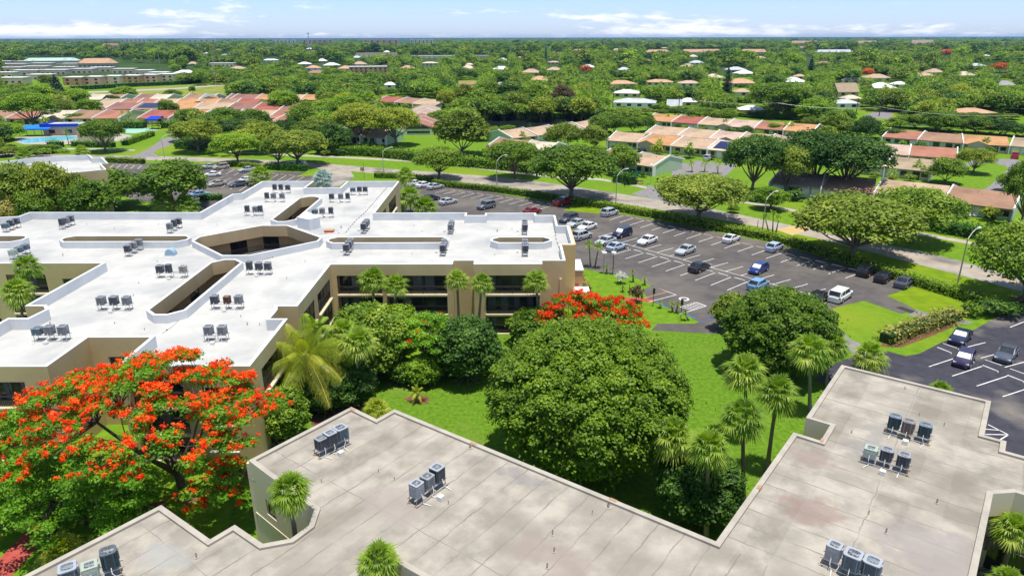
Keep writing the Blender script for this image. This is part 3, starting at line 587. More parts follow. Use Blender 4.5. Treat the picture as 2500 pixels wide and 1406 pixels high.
def building(name, label, outline, holes, ztop, zroof, mats, facades, cat='building', slot_drop=.4, hole_top=None, cop=.32, capz=.05, zfloor=0):
    """outline ccw. facades {edge index: ops}. All walls, roof, parapets under one Empty"""
    c = Vector((sum(p[0] for p in outline) / len(outline), sum(p[1] for p in outline) / len(outline), 0))
    e = empty(name, c, label, cat); SH = lambda bb: [setattr(bb, 'v', [(v[0] - c.x, v[1] - c.y, v[2]) for v in bb.v]), bb][1]
    w = MB(); gl = []; n = len(outline)
    for i in range(n):
        facade(w, gl, None, outline[i], outline[(i + 1) % n], 0, ztop - capz, facades.get(i, []))
    SH(w).obj('wall', mats['wall'], e)
    ins = inset(outline, cop); pm = MB()
    for i in range(n):
        a, b2 = outline[i], outline[(i + 1) % n]; ia, ib = ins[i], ins[(i + 1) % n]
        pm.poly([(*ia, zroof), (*ia, ztop), (*ib, ztop), (*ib, zroof)]); pm.poly([(*a, ztop), (*b2, ztop), (*ib, ztop), (*ia, ztop)]); pm.poly([(*a, ztop - capz), (*b2, ztop - capz), (*b2, ztop), (*a, ztop)])
    ht = hole_top or ztop; sh = MB(); hr = []
    for h in holes:
        if area(h) < 0: h = h[::-1]
        o = inset(h, -cop); hr.append(o); m_ = len(h)
        for i in range(m_):
            a, b2, oa, ob = h[i], h[(i + 1) % m_], o[i], o[(i + 1) % m_]
            pm.poly([(*oa, zroof), (*ob, zroof), (*ob, ht), (*oa, ht)]); pm.poly([(*oa, ht), (*ob, ht), (*b2, ht), (*a, ht)])
            sh.poly([(*a, ht - 1.7), (*a, ht), (*b2, ht), (*b2, ht - 1.7)])
            ii = inset(h, -1.3); sh.poly([(*ii[i], ht - 1.7), (*a, ht - 1.7), (*b2, ht - 1.7), (*ii[(i + 1) % m_], ht - 1.7)])
        iw = MB(); ii = inset(h, -1.3)
        for i in range(m_):
            a, b2 = Vector(ii[i]), Vector(ii[(i + 1) % m_]); ln = (b2 - a).length; k = max(1, int(ln / 2.2)); 
            for fl in range(3):
                za, zb = fl * 2.6, min(ht - 1.7, fl * 2.6 + 2.35)
                for j in range(k):
                    p, q = a.lerp(b2, j / k), a.lerp(b2, (j + 1) / k); iw.cur = 1 if (j % 3 == 1 and ln > 3) else 0; iw.poly([(*p, za), (*p, zb), (*q, zb), (*q, za)][::1])
                iw.cur = 0
                if fl: 
                    iw.poly([(*ii[i], za - .25), (*ii[i], za), (*ii[(i + 1) % m_], za), (*ii[(i + 1) % m_], za - .25)])
                    iw.cur = 2; iw.poly([(*a, za), (*b2, za), (*h[(i + 1) % m_], za), (*h[i], za)]); iw.cur = 3
                    A, B = Vector((*h[i], za)), Vector((*h[(i + 1) % m_], za)); iw.bar(A + Vector((0, 0, 1)), B + Vector((0, 0, 1)), .06)
                    for q_ in range(int((B - A).length / .35)): X = A.lerp(B, (q_ + .5) / max(1, int((B - A).length / .35))); iw.bar(X, X + Vector((0, 0, 1)), .03)
                    iw.cur = 0
        SH(iw).obj('courtyard_gallery', [mats['wall'], MT['glass'], MT['walk'], MT['frame']], e)
    rf = sheet(ins, zroof, hr); SH(rf).obj('roof', mats['roof'], e)
    SH(pm).obj('parapet', mats['parapet'], e)
    if holes: SH(sh).obj('courtyard_fascia', mats['wall'], e)
    for g, s0, s1, za, zb, d, p0, u, inn in gl:
        SH(g).obj('window', mats.get('glass', MT['glass']), e)
        if d > .6 or s1 - s0 > 1.2:
            r = MB(); k = max(1, round((s1 - s0) / 1.55)); dd = .10
            for i in range(k + 1):
                q = p0 + u * (s0 + .04 + (s1 - s0 - .08) * i / k) + inn * dd; r.bar((q.x - c.x, q.y - c.y, za), (q.x - c.x, q.y - c.y, zb), .06)
            A = p0 + u * s0 + inn * dd - c; B = p0 + u * s1 + inn * dd - c
            if d > .6:
                r.bar(A + Vector((0, 0, za + 1.0)), B + Vector((0, 0, za + 1.0)), .08)
                kk = int((s1 - s0) / .16)
                for i in range(kk): q = A.lerp(B, (i + .5) / kk); r.bar(q + Vector((0, 0, za + .03)), q + Vector((0, 0, za + 1.0)), .025)
                r.obj('balcony_screen', MT['frame'], e)
                sl = MB(); A2 = p0 + u * (s0 - .05) - inn * .12 - c; B2 = p0 + u * (s1 + .05) - inn * .12 - c; sl.bar(A2 + Vector((0, 0, za - .1)), B2 + Vector((0, 0, za - .1)), .24, .2); sl.obj('balcony_slab', MT['slab'], e)
                cu = MB(); rr = random.Random(int(s0 * 7 + za * 13))
                for i in range(k):
                    if rr.random() < .55:
                        a0 = s0 + (s1 - s0) * (i + .1) / k; a1 = s0 + (s1 - s0) * (i + rr.uniform(.5, .9)) / k; qa = p0 + u * a0 + inn * (d - .03) - c; qb = p0 + u * a1 + inn * (d - .03) - c
                        cu = MB(); cu.poly([(qa.x, qa.y, za + .1), (qb.x, qb.y, za + .1), (qb.x, qb.y, zb - .35), (qa.x, qa.y, zb - .35)]); cu.obj('curtain', MT['screen'], e)
            else:
                r.bar(A + Vector((0, 0, za + .03)), B + Vector((0, 0, za + .03)), .06); r.bar(A + Vector((0, 0, zb - .03)), B + Vector((0, 0, zb - .03)), .06); r.obj('window_frame', MT['wframe'], e); sl = MB(); A2 = p0 + u * (s0 - .08) - inn * .06 - c; B2 = p0 + u * (s1 + .08) - inn * .06 - c; sl.bar(A2 + Vector((0, 0, za - .06)), B2 + Vector((0, 0, za - .06)), .14, .1); sl.obj('window_sill', MT['white'], e)
    return e, c
ZT, ZR = 9.4, 8.2
def bal(s0, s1, floors=(0, 1, 2), d=1.3):
    return [(s0, s1, *[(.05, 2.35), (2.72, 5.05), (5.42, 7.9)][f], d) for f in floors]
def win(s0, s1, floors=(0, 1, 2), za=.9, zb=2.0, d=.14): return [(s0, s1, f * 2.68 + za, f * 2.68 + zb, d) for f in floors]
# outline of the white-roofed cross-shaped building, counter-clockwise from the notch in its lower arm
WO = [(-34.2, 60.4), (-34.2, 54.2), (-22.6, 54.2), (-22.6, 65.0), (-24.4, 65.0), (-24.4, 67.4), (-24.7, 68.4), (-22.6, 68.4), (-22.6, 82.7), (-7.4, 82.7), (-7.4, 84.2), (-4.8, 84.2), (-4.8, 82.7), (3.8, 82.7), (3.8, 84.1), (6.8, 84.1), (6.8, 91.5), (8.5, 91.5), (8.5, 101.5), (6.9, 101.5), (6.9, 108.0), (3.9, 108.0), (3.9, 109.5), (-4.3, 109.5), (-4.3, 108.0), (-7.2, 108.0), (-7.2, 109.8), (-22.1, 109.8), (-22.1, 136.0),
      (-32.4, 136.0), (-32.4, 129.8), (-38.9, 129.8), (-38.9, 136.2), (-49.2, 136.2), (-49.2, 125.0), (-50.6, 124.4), (-50.6, 110.4), (-78.4, 110.8), (-78.4, 108), (-81, 107.4), (-81, 83.4), (-51.5, 83.4), (-51.5, 68.6), (-49.5, 68.6), (-48.7, 67.6), (-49.0, 65.3), (-51.0, 65.3), (-51.0, 54.2), (-40.1, 54.2), (-40.1, 60.4)]
H1 = [(-44.7, 94.4), (-38.0, 87.6), (-34.6, 87.6), (-27.4, 94.3), (-27.4, 96.0), (-34.2, 102.7), (-38.0, 102.7), (-44.7, 96.4)]
def slotX(x0, x1, y0, y1, r=.9): return [(x0 + r, y0), (x1 - r, y0), (x1, y0 + r), (x1, y1 - r), (x1 - r, y1), (x0 + r, y1), (x0, y1 - r), (x0, y0 + r)]
HO = [H1, slotX(-63.8, -46.2, 94.3, 97.0), slotX(-76, -69.6, 94.3, 97.2), slotX(-38.1, -34.5, 66.9, 85.5, 1.2), slotX(-37.6, -34.1, 105.4, 123.1, 1.2), slotX(-25.8, -9.2, 93.4, 96.1), slotX(-2.7, 5.3, 93.3, 95.9)]
wm = dict(wall=MT['stucco'], roof=MT['wroof'], parapet=MT['wpar'])
fac = {}
E_ = {(a): i for i, a in enumerate(WO)}
fac[2] = bal(2.4, 8.2)                       # lower arm, right side
fac[7] = bal(.8, 6.0) + bal(7.4, 13.2)       # towards the inner corner
fac[8] = bal(.6, 6.2) + bal(6.8, 14.4)
fac[12] = bal(1.5, 8.3)
fac[14] = []
fac[WO.index((-81, 83.4))] = bal(1, 6) + win(8, 9.8) + win(12.4, 15, d=.3) + bal(17, 22) + win(24, 26)   # left arm front
fac[41] = []
fac[1] = bal(1, 5.5) + win(7, 9.5); fac[WO.index((-51.0, 54.2))] = win(1, 2.6) + bal(4.0, 8.6); fac[0] = []; fac[WO.index((-22.1, 109.8))] = bal(3, 10) + bal(13, 21); fac[WO.index((-40.1, 60.4))] = win(1.5, 3)
e_w, c_w = building('apartment_building', 'large cross-shaped apartment block with bright white flat roof and olive stucco walls', WO, HO, ZT, ZR, wm, fac, hole_top=9.15)
def addpart(name, fn, m_, par=None, base=None, smooth=False):
    b = MB(); fn(b); par = par or e_w; base = base or c_w; b.v = [(v[0] - base.x, v[1] - base.y, v[2]) for v in b.v]; return b.obj(name, m_, par, smooth=smooth)
# pilasters, corner tower, courtyard floors
addpart('stair_tower', lambda b: (b.box((8.62, 96.5, 4.67), (.25, 9.9, 9.3)),), MT['stucco_y'])
addpart('stair_tower', lambda b: (b.box((7.7, 91.42, 4.66), (1.62, .16, 9.28)),), MT['stucco_y'])
addpart('downpipe', lambda b: b.box((6.2, 84.0, 4.0), (.25, .22, 6)), MT['stucco'])
addpart('courtyard_floor', lambda b: [b.poly([(x, y, .05) for x, y in inset(h if area(h) > 0 else h[::-1], -1.25)]) for h in HO], MT['mulch'])
# roof-top stair hood (folded white box), terracotta annexes on the right end
def hood(b):
    f = [at(727, 557, ZR), at(757, 563, ZR), at(783, 557, ZR), at(752, 543, ZR)]; f = [(p.x, p.y) for p in f]
    b.poly([(*p, ZR + 1.75) for p in f])
    for i in range(4): b.poly([(*f[i], ZR), (*f[(i + 1) % 4], ZR), (*f[(i + 1) % 4], ZR + 1.75), (*f[i], ZR + 1.75)])
addpart('stair_hood', hood, MT['wpar'])
def annex(label, x0, x1, y0, y1, h, wm_, lab):
    e = empty('building_annex', ((x0 + x1) / 2, (y0 + y1) / 2, 0), lab, 'annex'); b = MB(); b.box((0, 0, h / 2), (x1 - x0, y1 - y0, h)); b.obj('wall', wm_, e)
    b = MB(); b.box((0, 0, h + .08), (x1 - x0 + .2, y1 - y0 + .2, .16)); b.obj('roof', MT['wpar'], e); return e
a_ = annex('', 8.76, 9.95, 92.6, 97.4, 5.2, MT['stucco_o'], 'narrow terracotta annex with white flat roof against the yellow stair tower')
b = MB(); b.box((-.2, -2.42, 2.9), (.5, .06, .9)); b.obj('window', MT['brick'], a_)
annex('', 8.64, 10.7, 88.0, 92.5, 2.7, MT['stucco_y'], 'low white flat roof over the entrance in front of the terracotta annex')
# second white building, top left
WL = [at(x, y, 9.4) for x, y in [(185, 421), (259.6, 414), (247, 400), (264.6, 399), (248.6, 384), (227, 385.6), (218, 378), (80.6, 385), (30, 392), (-60, 400), (-60, 432), (80, 429)]]
building('apartment_building', 'smaller white-roofed block partly hidden by trees at the far left', [(p.x, p.y) for p in WL], [], 9.4, 8.2, wm, {})
# grey-roofed building in front
TH = R(53.3); cu, su = math.cos(TH), math.sin(TH)
def uv(u, v): return (u * cu - v * su, u * su + v * cu)
NO = [(60.2, 9.6), (49.2, 9.6), (49.2, 7.9), (46.6, 7.9), (46.6, 9.75), (32.3, 9.9), (32.0, 35.0), (30.2, 35.0), (30.3, 37.9), (21.4, 37.9), (20.7, 30.2), (19.6, 29.3), (18.3, 29.2), (17.1, 30.1), (17.1, 32.8), (15.55, 32.8), (15.5, 38.0), (-6, 38.2), (-6, -30), (47.7, -30), (52.7, -14), (52.7, -2.5), (54.2, -2.5), (54.2, -1.2), (60.3, -1.2)]
NO = [uv(*p) for p in NO]
NH = [[uv(*p) for p in [(37.0, -2.0), (46.6, -2.2), (47.6, -3.3), (47.6, -20), (37, -20)]], [uv(*p) for p in [(17.8, 18), (20.6, 18), (20.5, 23.0), (19.2, 24.0), (17.8, 24.0)]]]
# roof material of the grey building: worn membrane, roll seams along two directions
def graymat():
    M = mat('grey_roof_membrane', (.375, .34, .285), .9, .15, c2=(.225, .205, .175), nscale=.55, detail=15, lo=.38, hi=.64, c3=(.20, .178, .145), n3=.23, lo3=.47, hi3=.70, bump=.15, bscale=3)
    t = M.node_tree; b_ = t.nodes['Principled BSDF']; src = b_.inputs['Base Color'].links[0].from_socket
    def T(ty, **k):
        n = t.nodes.new(ty)
        for a, c in k.items(): setattr(n, a, c)
        return n
    def mth(op, *a):
        n = T('ShaderNodeMath', operation=op)
        for i, v in enumerate(a):
            if isinstance(v, (int, float)): n.inputs[i].default_value = v
            else: t.links.new(v, n.inputs[i])
        return n.outputs[0]
    g = T('ShaderNodeNewGeometry'); s = T('ShaderNodeSeparateXYZ'); t.links.new(g.outputs['Position'], s.inputs[0])
    u = mth('ADD', mth('MULTIPLY', s.outputs[0], cu), mth('MULTIPLY', s.outputs[1], su)); v = mth('ADD', mth('MULTIPLY', s.outputs[0], -su), mth('MULTIPLY', s.outputs[1], cu))
    nz = T('ShaderNodeTexNoise'); nz.inputs['Scale'].default_value = .9; nz.inputs['Detail'].default_value = 5; t.links.new(g.outputs['Position'], nz.inputs['Vector'])
    wob = mth('MULTIPLY', mth('SUBTRACT', nz.outputs['Fac'], .5), .34)
    def seams(c, p, w): return mth('LESS_THAN', mth('ABSOLUTE', mth('SUBTRACT', mth('FRACT', mth('DIVIDE', mth('ADD', c, wob), p)), .5)), w)
    sel = mth('GREATER_THAN', u, 32.3)
    ln = mth('ADD', mth('MULTIPLY', seams(v, 1.55, .026), mth('SUBTRACT', 1.0, sel)), mth('MULTIPLY', seams(u, 1.55, .026), sel))
    ln2 = mth('ADD', mth('MULTIPLY', seams(u, 9.3, .003), mth('SUBTRACT', 1.0, sel)), mth('MULTIPLY', seams(v, 7.3, .004), sel))
    n3 = T('ShaderNodeTexNoise'); n3.inputs['Scale'].default_value = .5; n3.inputs['Detail'].default_value = 6; t.links.new(g.outputs['Position'], n3.inputs['Vector'])
    br = T('ShaderNodeMapRange'); br.inputs[1].default_value = .38; br.inputs[2].default_value = .62; br.inputs[3].default_value = .25; br.inputs[4].default_value = .95; t.links.new(n3.outputs['Fac'], br.inputs[0])
    k = mth('MULTIPLY', mth('MINIMUM', mth('ADD', ln, ln2), 1.0), br.outputs[0])
    # broad darker tint hugging some seams, per-strip tone
    wn = T('ShaderNodeTexWhiteNoise', noise_dimensions='1D'); t.links.new(mth('FLOOR', mth('DIVIDE', mth('ADD', v, wob), 1.75)), wn.inputs['W'])
    x = T('ShaderNodeMix', data_type='RGBA'); t.links.new(mth('MULTIPLY', wn.outputs[0], .22), x.inputs[0]); t.links.new(src, x.inputs[6]); x.inputs[7].default_value = (.46, .42, .37, 1)
    y = T('ShaderNodeMix', data_type='RGBA'); t.links.new(k, y.inputs[0]); t.links.new(x.outputs[2], y.inputs[6]); y.inputs[7].default_value = (.19, .165, .145, 1)
    # reddish and dark ponding patches with their own outline
    cur = y.outputs[2]
    for (pu, pv, ru, rv, c) in [(38.5, 6.6, 1.6, 1.9, (.24, .165, .14)), (47.3, 4.6, 1.7, 1.5, (.21, .20, .20)), (44.2, 7.6, 1.1, 1.6, (.25, .19, .17)), (31, 22.2, .7, 2.2, (.20, .185, .19)), (50.2, 5.0, 2.2, .8, (.24, .23, .22)), (26, 16.5, 1.6, 3.0, (.27, .22, .19)), (35, -1.0, 3.5, 2.0, (.28, .24, .22)), (22.5, 14, 1.2, 1.2, (.26, .2, .15)), (13.5, 33.8, 1.2, 1.6, (.29, .29, .28)), (24, 27, 1.5, 2.5, (.29, .25, .23)), (39, 0, 2.6, 3.0, (.28, .25, .24))]:
        du = mth('DIVIDE', mth('SUBTRACT', u, pu), ru); dv = mth('DIVIDE', mth('SUBTRACT', v, pv), rv)
        d = mth('ADD', mth('SQRT', mth('ADD', mth('MULTIPLY', du, du), mth('MULTIPLY', dv, dv))), mth('MULTIPLY', mth('SUBTRACT', nz.outputs['Fac'], .5), 2.2))
        f = T('ShaderNodeMapRange', interpolation_type='SMOOTHSTEP'); f.inputs[1].default_value = .55; f.inputs[2].default_value = 1.15; f.inputs[3].default_value = .62; f.inputs[4].default_value = 0; t.links.new(d, f.inputs[0])
        z = T('ShaderNodeMix', data_type='RGBA'); t.links.new(f.outputs[0], z.inputs[0]); t.links.new(cur, z.inputs[6]); z.inputs[7].default_value = (*c, 1); cur = z.outputs[2]
    t.links.new(cur, b_.inputs['Base Color']); return M
MT['groof'] = graymat()
nm = dict(wall=MT['stucco_g'], roof=MT['groof'], parapet=MT['coping'])
nf = {9: win(1.6, 2.8, (2,), .7, 1.9) + win(4.4, 6.9, (1,), .5, 1.9) + win(4.4, 6.9, (0,), .5, 1.9)}
e_n, c_n = building('apartment_building', 'grey-roofed apartment block in the foreground with a worn membrane roof', NO, NH, 9.5, 9.34, nm, nf, cop=.34)
def railing(b):
    A, B, C_ = Vector((*uv(20.9, 30.4), 5.5)), Vector((*uv(20.1, 31.2), 5.5)), Vector((*uv(18.6, 30.6), 5.5))
    pts = [Vector((*uv(20.72, 31.2), 5.6)), Vector((*uv(19.3, 31.6), 5.6)), Vector((*uv(18.4, 30.6), 5.6)), Vector((*uv(18.4, 29.5), 5.6))]
    for a, c in zip(pts, pts[1:]):
        b.bar(a + Vector((0, 0, 1.05)), c + Vector((0, 0, 1.05)), .08); b.bar(a, c, .08)
        n_ = max(2, int((c - a).length / .22))
        for i in range(n_ + 1): q = a.lerp(c, i / n_); b.bar(q, q + Vector((0, 0, 1.05)), .045)
addpart('balcony_railing', railing, MT['frame'], e_n, c_n)
addpart('balcony_slab', lambda b: b.poly([(*uv(*p), 5.55) for p in [(20.72, 31.3), (19.3, 31.7), (18.3, 30.6), (18.3, 29.3), (20.6, 29.4)]]), MT['slab'], e_n, c_n)
addpart('wall_band', lambda b: (b.bar((*uv(21.40, 37.85), 5.35), (*uv(20.85, 31.5), 5.35), .12, .14), b.bar((*uv(21.44, 37.9), 8.1), (*uv(20.9, 30.6), 8.1), .10, .12), b.bar((*uv(21.44, 37.97), 0), (*uv(21.44, 37.97), 9.3), .25)), MT['slab'], e_n, c_n)

# ------------------------------------------------------------------ air conditioners
ACM = dict(
 grey=mat('grey_enamel', (.30, .31, .33), .5, .4, c2=(.24, .25, .27), nscale=4), dgrey=mat('dark_grey_enamel', (.10, .11, .13), .5, .4), bluegrey=mat('blue_grey_enamel', (.17, .23, .28), .5, .4, c2=(.13, .18, .22), nscale=4),
 green=mat('sage_enamel', (.34, .40, .34), .5, .4), teal=mat('dark_teal_enamel', (.05, .10, .12), .5, .4), browng=mat('brown_grey_enamel', (.24, .20, .19), .5, .4), beige=mat('beige_enamel', (.46, .42, .35), .5, .4), rustc=mat('rusty_enamel', (.16, .07, .05), .7, .3), pale=mat('pale_grey_enamel', (.33, .35, .39), .5, .4), coil=mat('condenser_coil', (.03, .032, .036), .6, .3))
def ring_pts(s, rc, n=4):
    o = []; 
    for cx_, cy_, a0 in ((1, 1, 0), (-1, 1, 90), (-1, -1, 180), (1, -1, 270)):
        for k in range(n + 1): a = R(a0 + 90 * k / n); o.append((cx_ * (s - rc) + rc * math.cos(a), cy_ * (s - rc) + rc * math.sin(a)))
    return o
def prism(b, pts, z0, z1, cap=True, hole=None):
    n = len(pts)
    for i in range(n): p, q = pts[i], pts[(i + 1) % n]; b.poly([(*p, z0), (*q, z0), (*q, z1), (*p, z1)])
    if cap:
        if hole:
            m_ = len(hole)
            for i in range(n): p, q = pts[i], pts[(i + 1) % n]; r, s = hole[i], hole[(i + 1) % n]; b.poly([(*p, z1), (*q, z1), (*s, z1), (*r, z1)])
        else: b.poly([(*p, z1) for p in pts])
ACT = {}
def ac_tpl(key, s=.38, h=.85, style='v', body='grey', top='grey', rc=.10):
    k = key
    P = ring_pts(s, rc); n = len(P); hole = [(.80 * s * math.cos(math.atan2(y, x)), .80 * s * math.sin(math.atan2(y, x))) for x, y in P]
    c = MB(); Pi = ring_pts(s - .03, rc); prism(c, Pi, .04, h - .03, cap=False)
    coil = c.mesh('coil', ACM['coil'])
    b = MB(); prism(b, P, 0, .07)
    for i in range(0, n, 5):
        for q in (P[i], P[(i + 4) % n]): b.box((q[0] * .985, q[1] * .985, h / 2), (.035, .035, h - .04))
    if style == 'h':
        for z in np.arange(.13, h - .1, .085): prism(b, P, z, z + .022, cap=False); prism(b, ring_pts(s - .02, rc), z + .022, z + .024)
    elif style == 'v':
        for i in range(n):
            p, q = Vector(P[i]), Vector(P[(i + 1) % n]); k_ = max(1, int((q - p).length / .045))
            for j in range(k_): w = p.lerp(q, (j + .5) / k_); b.box((w.x, w.y, h / 2), (.018, .018, h - .06), math.atan2(w.y, w.x))
    else:
        prism(b, P, .07, h - .04, cap=False)
        for z in np.arange(.2, h - .2, .09):
            for x in (-.16, .16): b.box((x, -s - .004, z), (.22, .012, .035)); b.box((-s - .004, x, z), (.012, .22, .035))
    louv = b.mesh('cabinet', ACM[body])
    t = MB(); prism(t, P, h - .06, h, hole=hole); prism(t, hole[::-1], h - .16, h, cap=False); lid = t.mesh('lid', ACM[top])
    f = MB(); f.disc((0, 0, h - .15), s * .8, 20); fanb = f.mesh('fan_well', ACM['coil'])
    g = MB(); 
    for a in range(3): x, y = math.cos(a * 2.1 + .4), math.sin(a * 2.1 + .4); g.poly([(0, 0, h - .10), (x * s * .7 - y * .10, y * s * .7 + x * .10, h - .08), (x * s * .74 + y * .1, y * s * .74 - x * .1, h - .12)])
    g.disc((0, 0, h - .05), .10, 12)
    for r_ in (.35, .55, .72): g.disc((0, 0, h - .01), s * r_, 20, s * r_ - .012)
    for a in range(8): x, y = math.cos(a * .785), math.sin(a * .785); g.bar((0, 0, h - .01), (x * s * .8, y * s * .8, h - .01), .012)
    fan = g.mesh('fan', ACM['pale'])
    x = MB(); x.box((s + .03, 0, h * .62), (.07, .22, h * .5)); bx = x.mesh('service_box', ACM[top])
    ACT[key] = [('cabinet', louv), ('coil', coil), ('lid', lid), ('fan_well', fanb), ('fan', fan), ('service_box', bx)]
ac_tpl('vgrey', .36, .80, 'v', 'grey', 'grey'); ac_tpl('vdark', .36, .84, 'v', 'dgrey', 'grey'); ac_tpl('hdark', .39, .95, 'h', 'dgrey', 'pale'); ac_tpl('slim', .30, .92, 'v', 'dgrey', 'dgrey', .08)
ac_tpl('pale', .36, .86, 'p', 'grey', 'pale'); ac_tpl('low', .40, .62, 'v', 'bluegrey', 'bluegrey'); ac_tpl('green', .38, .60, 'p', 'green', 'green', .04); ac_tpl('beige', .36, .78, 'v', 'beige', 'beige'); ac_tpl('rust', .30, .72, 'v', 'rustc', 'rustc', .06)
ac_tpl('teal', .37, .92, 'v', 'teal', 'bluegrey', .16); ac_tpl('brown', .37, .90, 'v', 'browng', 'browng', .16); ac_tpl('tgreen', .37, .86, 'v', 'teal', 'bluegrey', .14); ac_tpl('bigv', .43, .92, 'v', 'bluegrey', 'pale', .14); ac_tpl('bluetop', .42, .85, 'h', 'bluegrey', 'pale', .14); ac_tpl('tealcyl', .39, 1.05, 'v', 'teal', 'dgrey', .20); ac_tpl('hmid', .36, .80, 'h', 'dgrey', 'grey', .14)
DES = dict(vgrey='mid grey', vdark='dark grey', hdark='tall black-ribbed', slim='slim tall dark', pale='pale-topped grey', low='low wide blue-grey', green='low pale green', beige='beige', rust='rusty brown', teal='dark teal', brown='brownish grey', tgreen='dark teal green-topped', bigv='large blue-grey', bluetop='pale-blue-topped', tealcyl='tall dark cylinder-like', hmid='small black-ribbed')
def ac_unit(kind, loc, rz, label, sc=1.0):
    e = empty('air_conditioner', loc, label, 'air conditioner', 'rooftop air conditioners', rz); e.scale = (sc,) * 3
    for n_, me in ACT[kind]: link(n_, me, e)
    return e
def rack(pts, zr, zh, label, rusty=False):
    """steel stand under a line of units"""
    a, c = pts[0], pts[-1]; d = (c - a).normalized(); q = Vector((-d.y, d.x, 0)); a = a - d * .55; c = c + d * .55; mid_ = (a + c) / 2; mid_.z = zr
    e = empty('equipment_stand', mid_, label, 'equipment stand', 'steel stands on the roofs'); f = MB(); lg = MB(); ft = MB()
    for s in (-.30, .30):
        A = a + q * s - mid_; B = c + q * s - mid_; A.z = B.z = zh - .04; f.bar(A, B, .05, .07)
        for t in (.06, .5, .94): P_ = A.lerp(B, t); lg.bar((P_.x, P_.y, 0), P_, .05); ft.box((P_.x, P_.y, .03), (.16, .16, .06))
    for p in pts:
        for s in (-.3, .3): P_ = p + d * s - mid_; f.bar((P_.x - q.x * .34, P_.y - q.y * .34, zh - .03), (P_.x + q.x * .34, P_.y + q.y * .34, zh - .03), .04)
    for s in (.42,): A = a + q * -s - mid_; B = c + q * -s - mid_; A.z = B.z = .12; f.bar(A, B, .04)
    f.obj('frame', MT['steel'], e); lg.obj('legs', MT['steel'] if not rusty else MT['rust'], e); ft.obj('feet', MT['rust'] if rusty else MT['coping'], e)
    pp = MB(); rg = random.Random(int(a.x * 31))
    for p in pts:
        P_ = p - mid_; P_.z = 0; k = P_ + q * -.5; pp.tube([P_ + Vector((0, 0, zh + .2)) - q * .40, k + Vector((0, 0, zh - .1)), k + d * rg.uniform(-.2, .2) + Vector((0, 0, .08)), k - q * .5 + d * rg.uniform(-.3, .3) + Vector((0, 0, .03))], .025, 5)
    bx = mid_ * 0 + q * -1.05; pp.box((bx.x, bx.y, .15), (.34, .34, .3), math.atan2(d.y, d.x)); pp.obj('pipework', MT['pipe'], e)
    return e
def acgroup(pxs, kinds, where, zr, axis, rusty=False, zh=.5, sc=1.0, rz=None):
    P = [at(x, y, zr + zh) for x, y in pxs]
    if axis == 'x': y0 = sum(p.y for p in P) / len(P); P = [Vector((p.x, y0, zr)) for p in P]
    elif axis == 'y':
        x0 = sum(p.x for p in P) / len(P); P.sort(key=lambda p: -p.y); 
        m_ = sum(p.y for p in P) / len(P); k = len(P); sp = max(1.0, abs(P[0].y - P[-1].y) / max(1, k - 1)); P = [Vector((x0, m_ + sp * ((k - 1) / 2 - i), zr)) for i in range(k)]
    else:
        a, c = P[0], P[-1]; P = [Vector((p.x, p.y, zr)) for p in P]
    rack(P, zr, zh, 'galvanised steel stand carrying the air conditioners ' + where, rusty)
    pos = {3: ['left', 'middle', 'right'] if axis != 'y' else ['far', 'middle', 'near'], 2: ['left', 'right'], }[len(P)]
    d = P[-1] - P[0]; r0 = math.atan2(d.y, d.x) if rz is None else rz
    for p, kd, w_ in zip(P, kinds, pos):
        ac_unit(kd, p + Vector((0, 0, zh)), r0 + (math.pi / 2 if axis == 'y' else 0), '%s air conditioner, %s, %s' % (DES[kd], w_, where), sc)
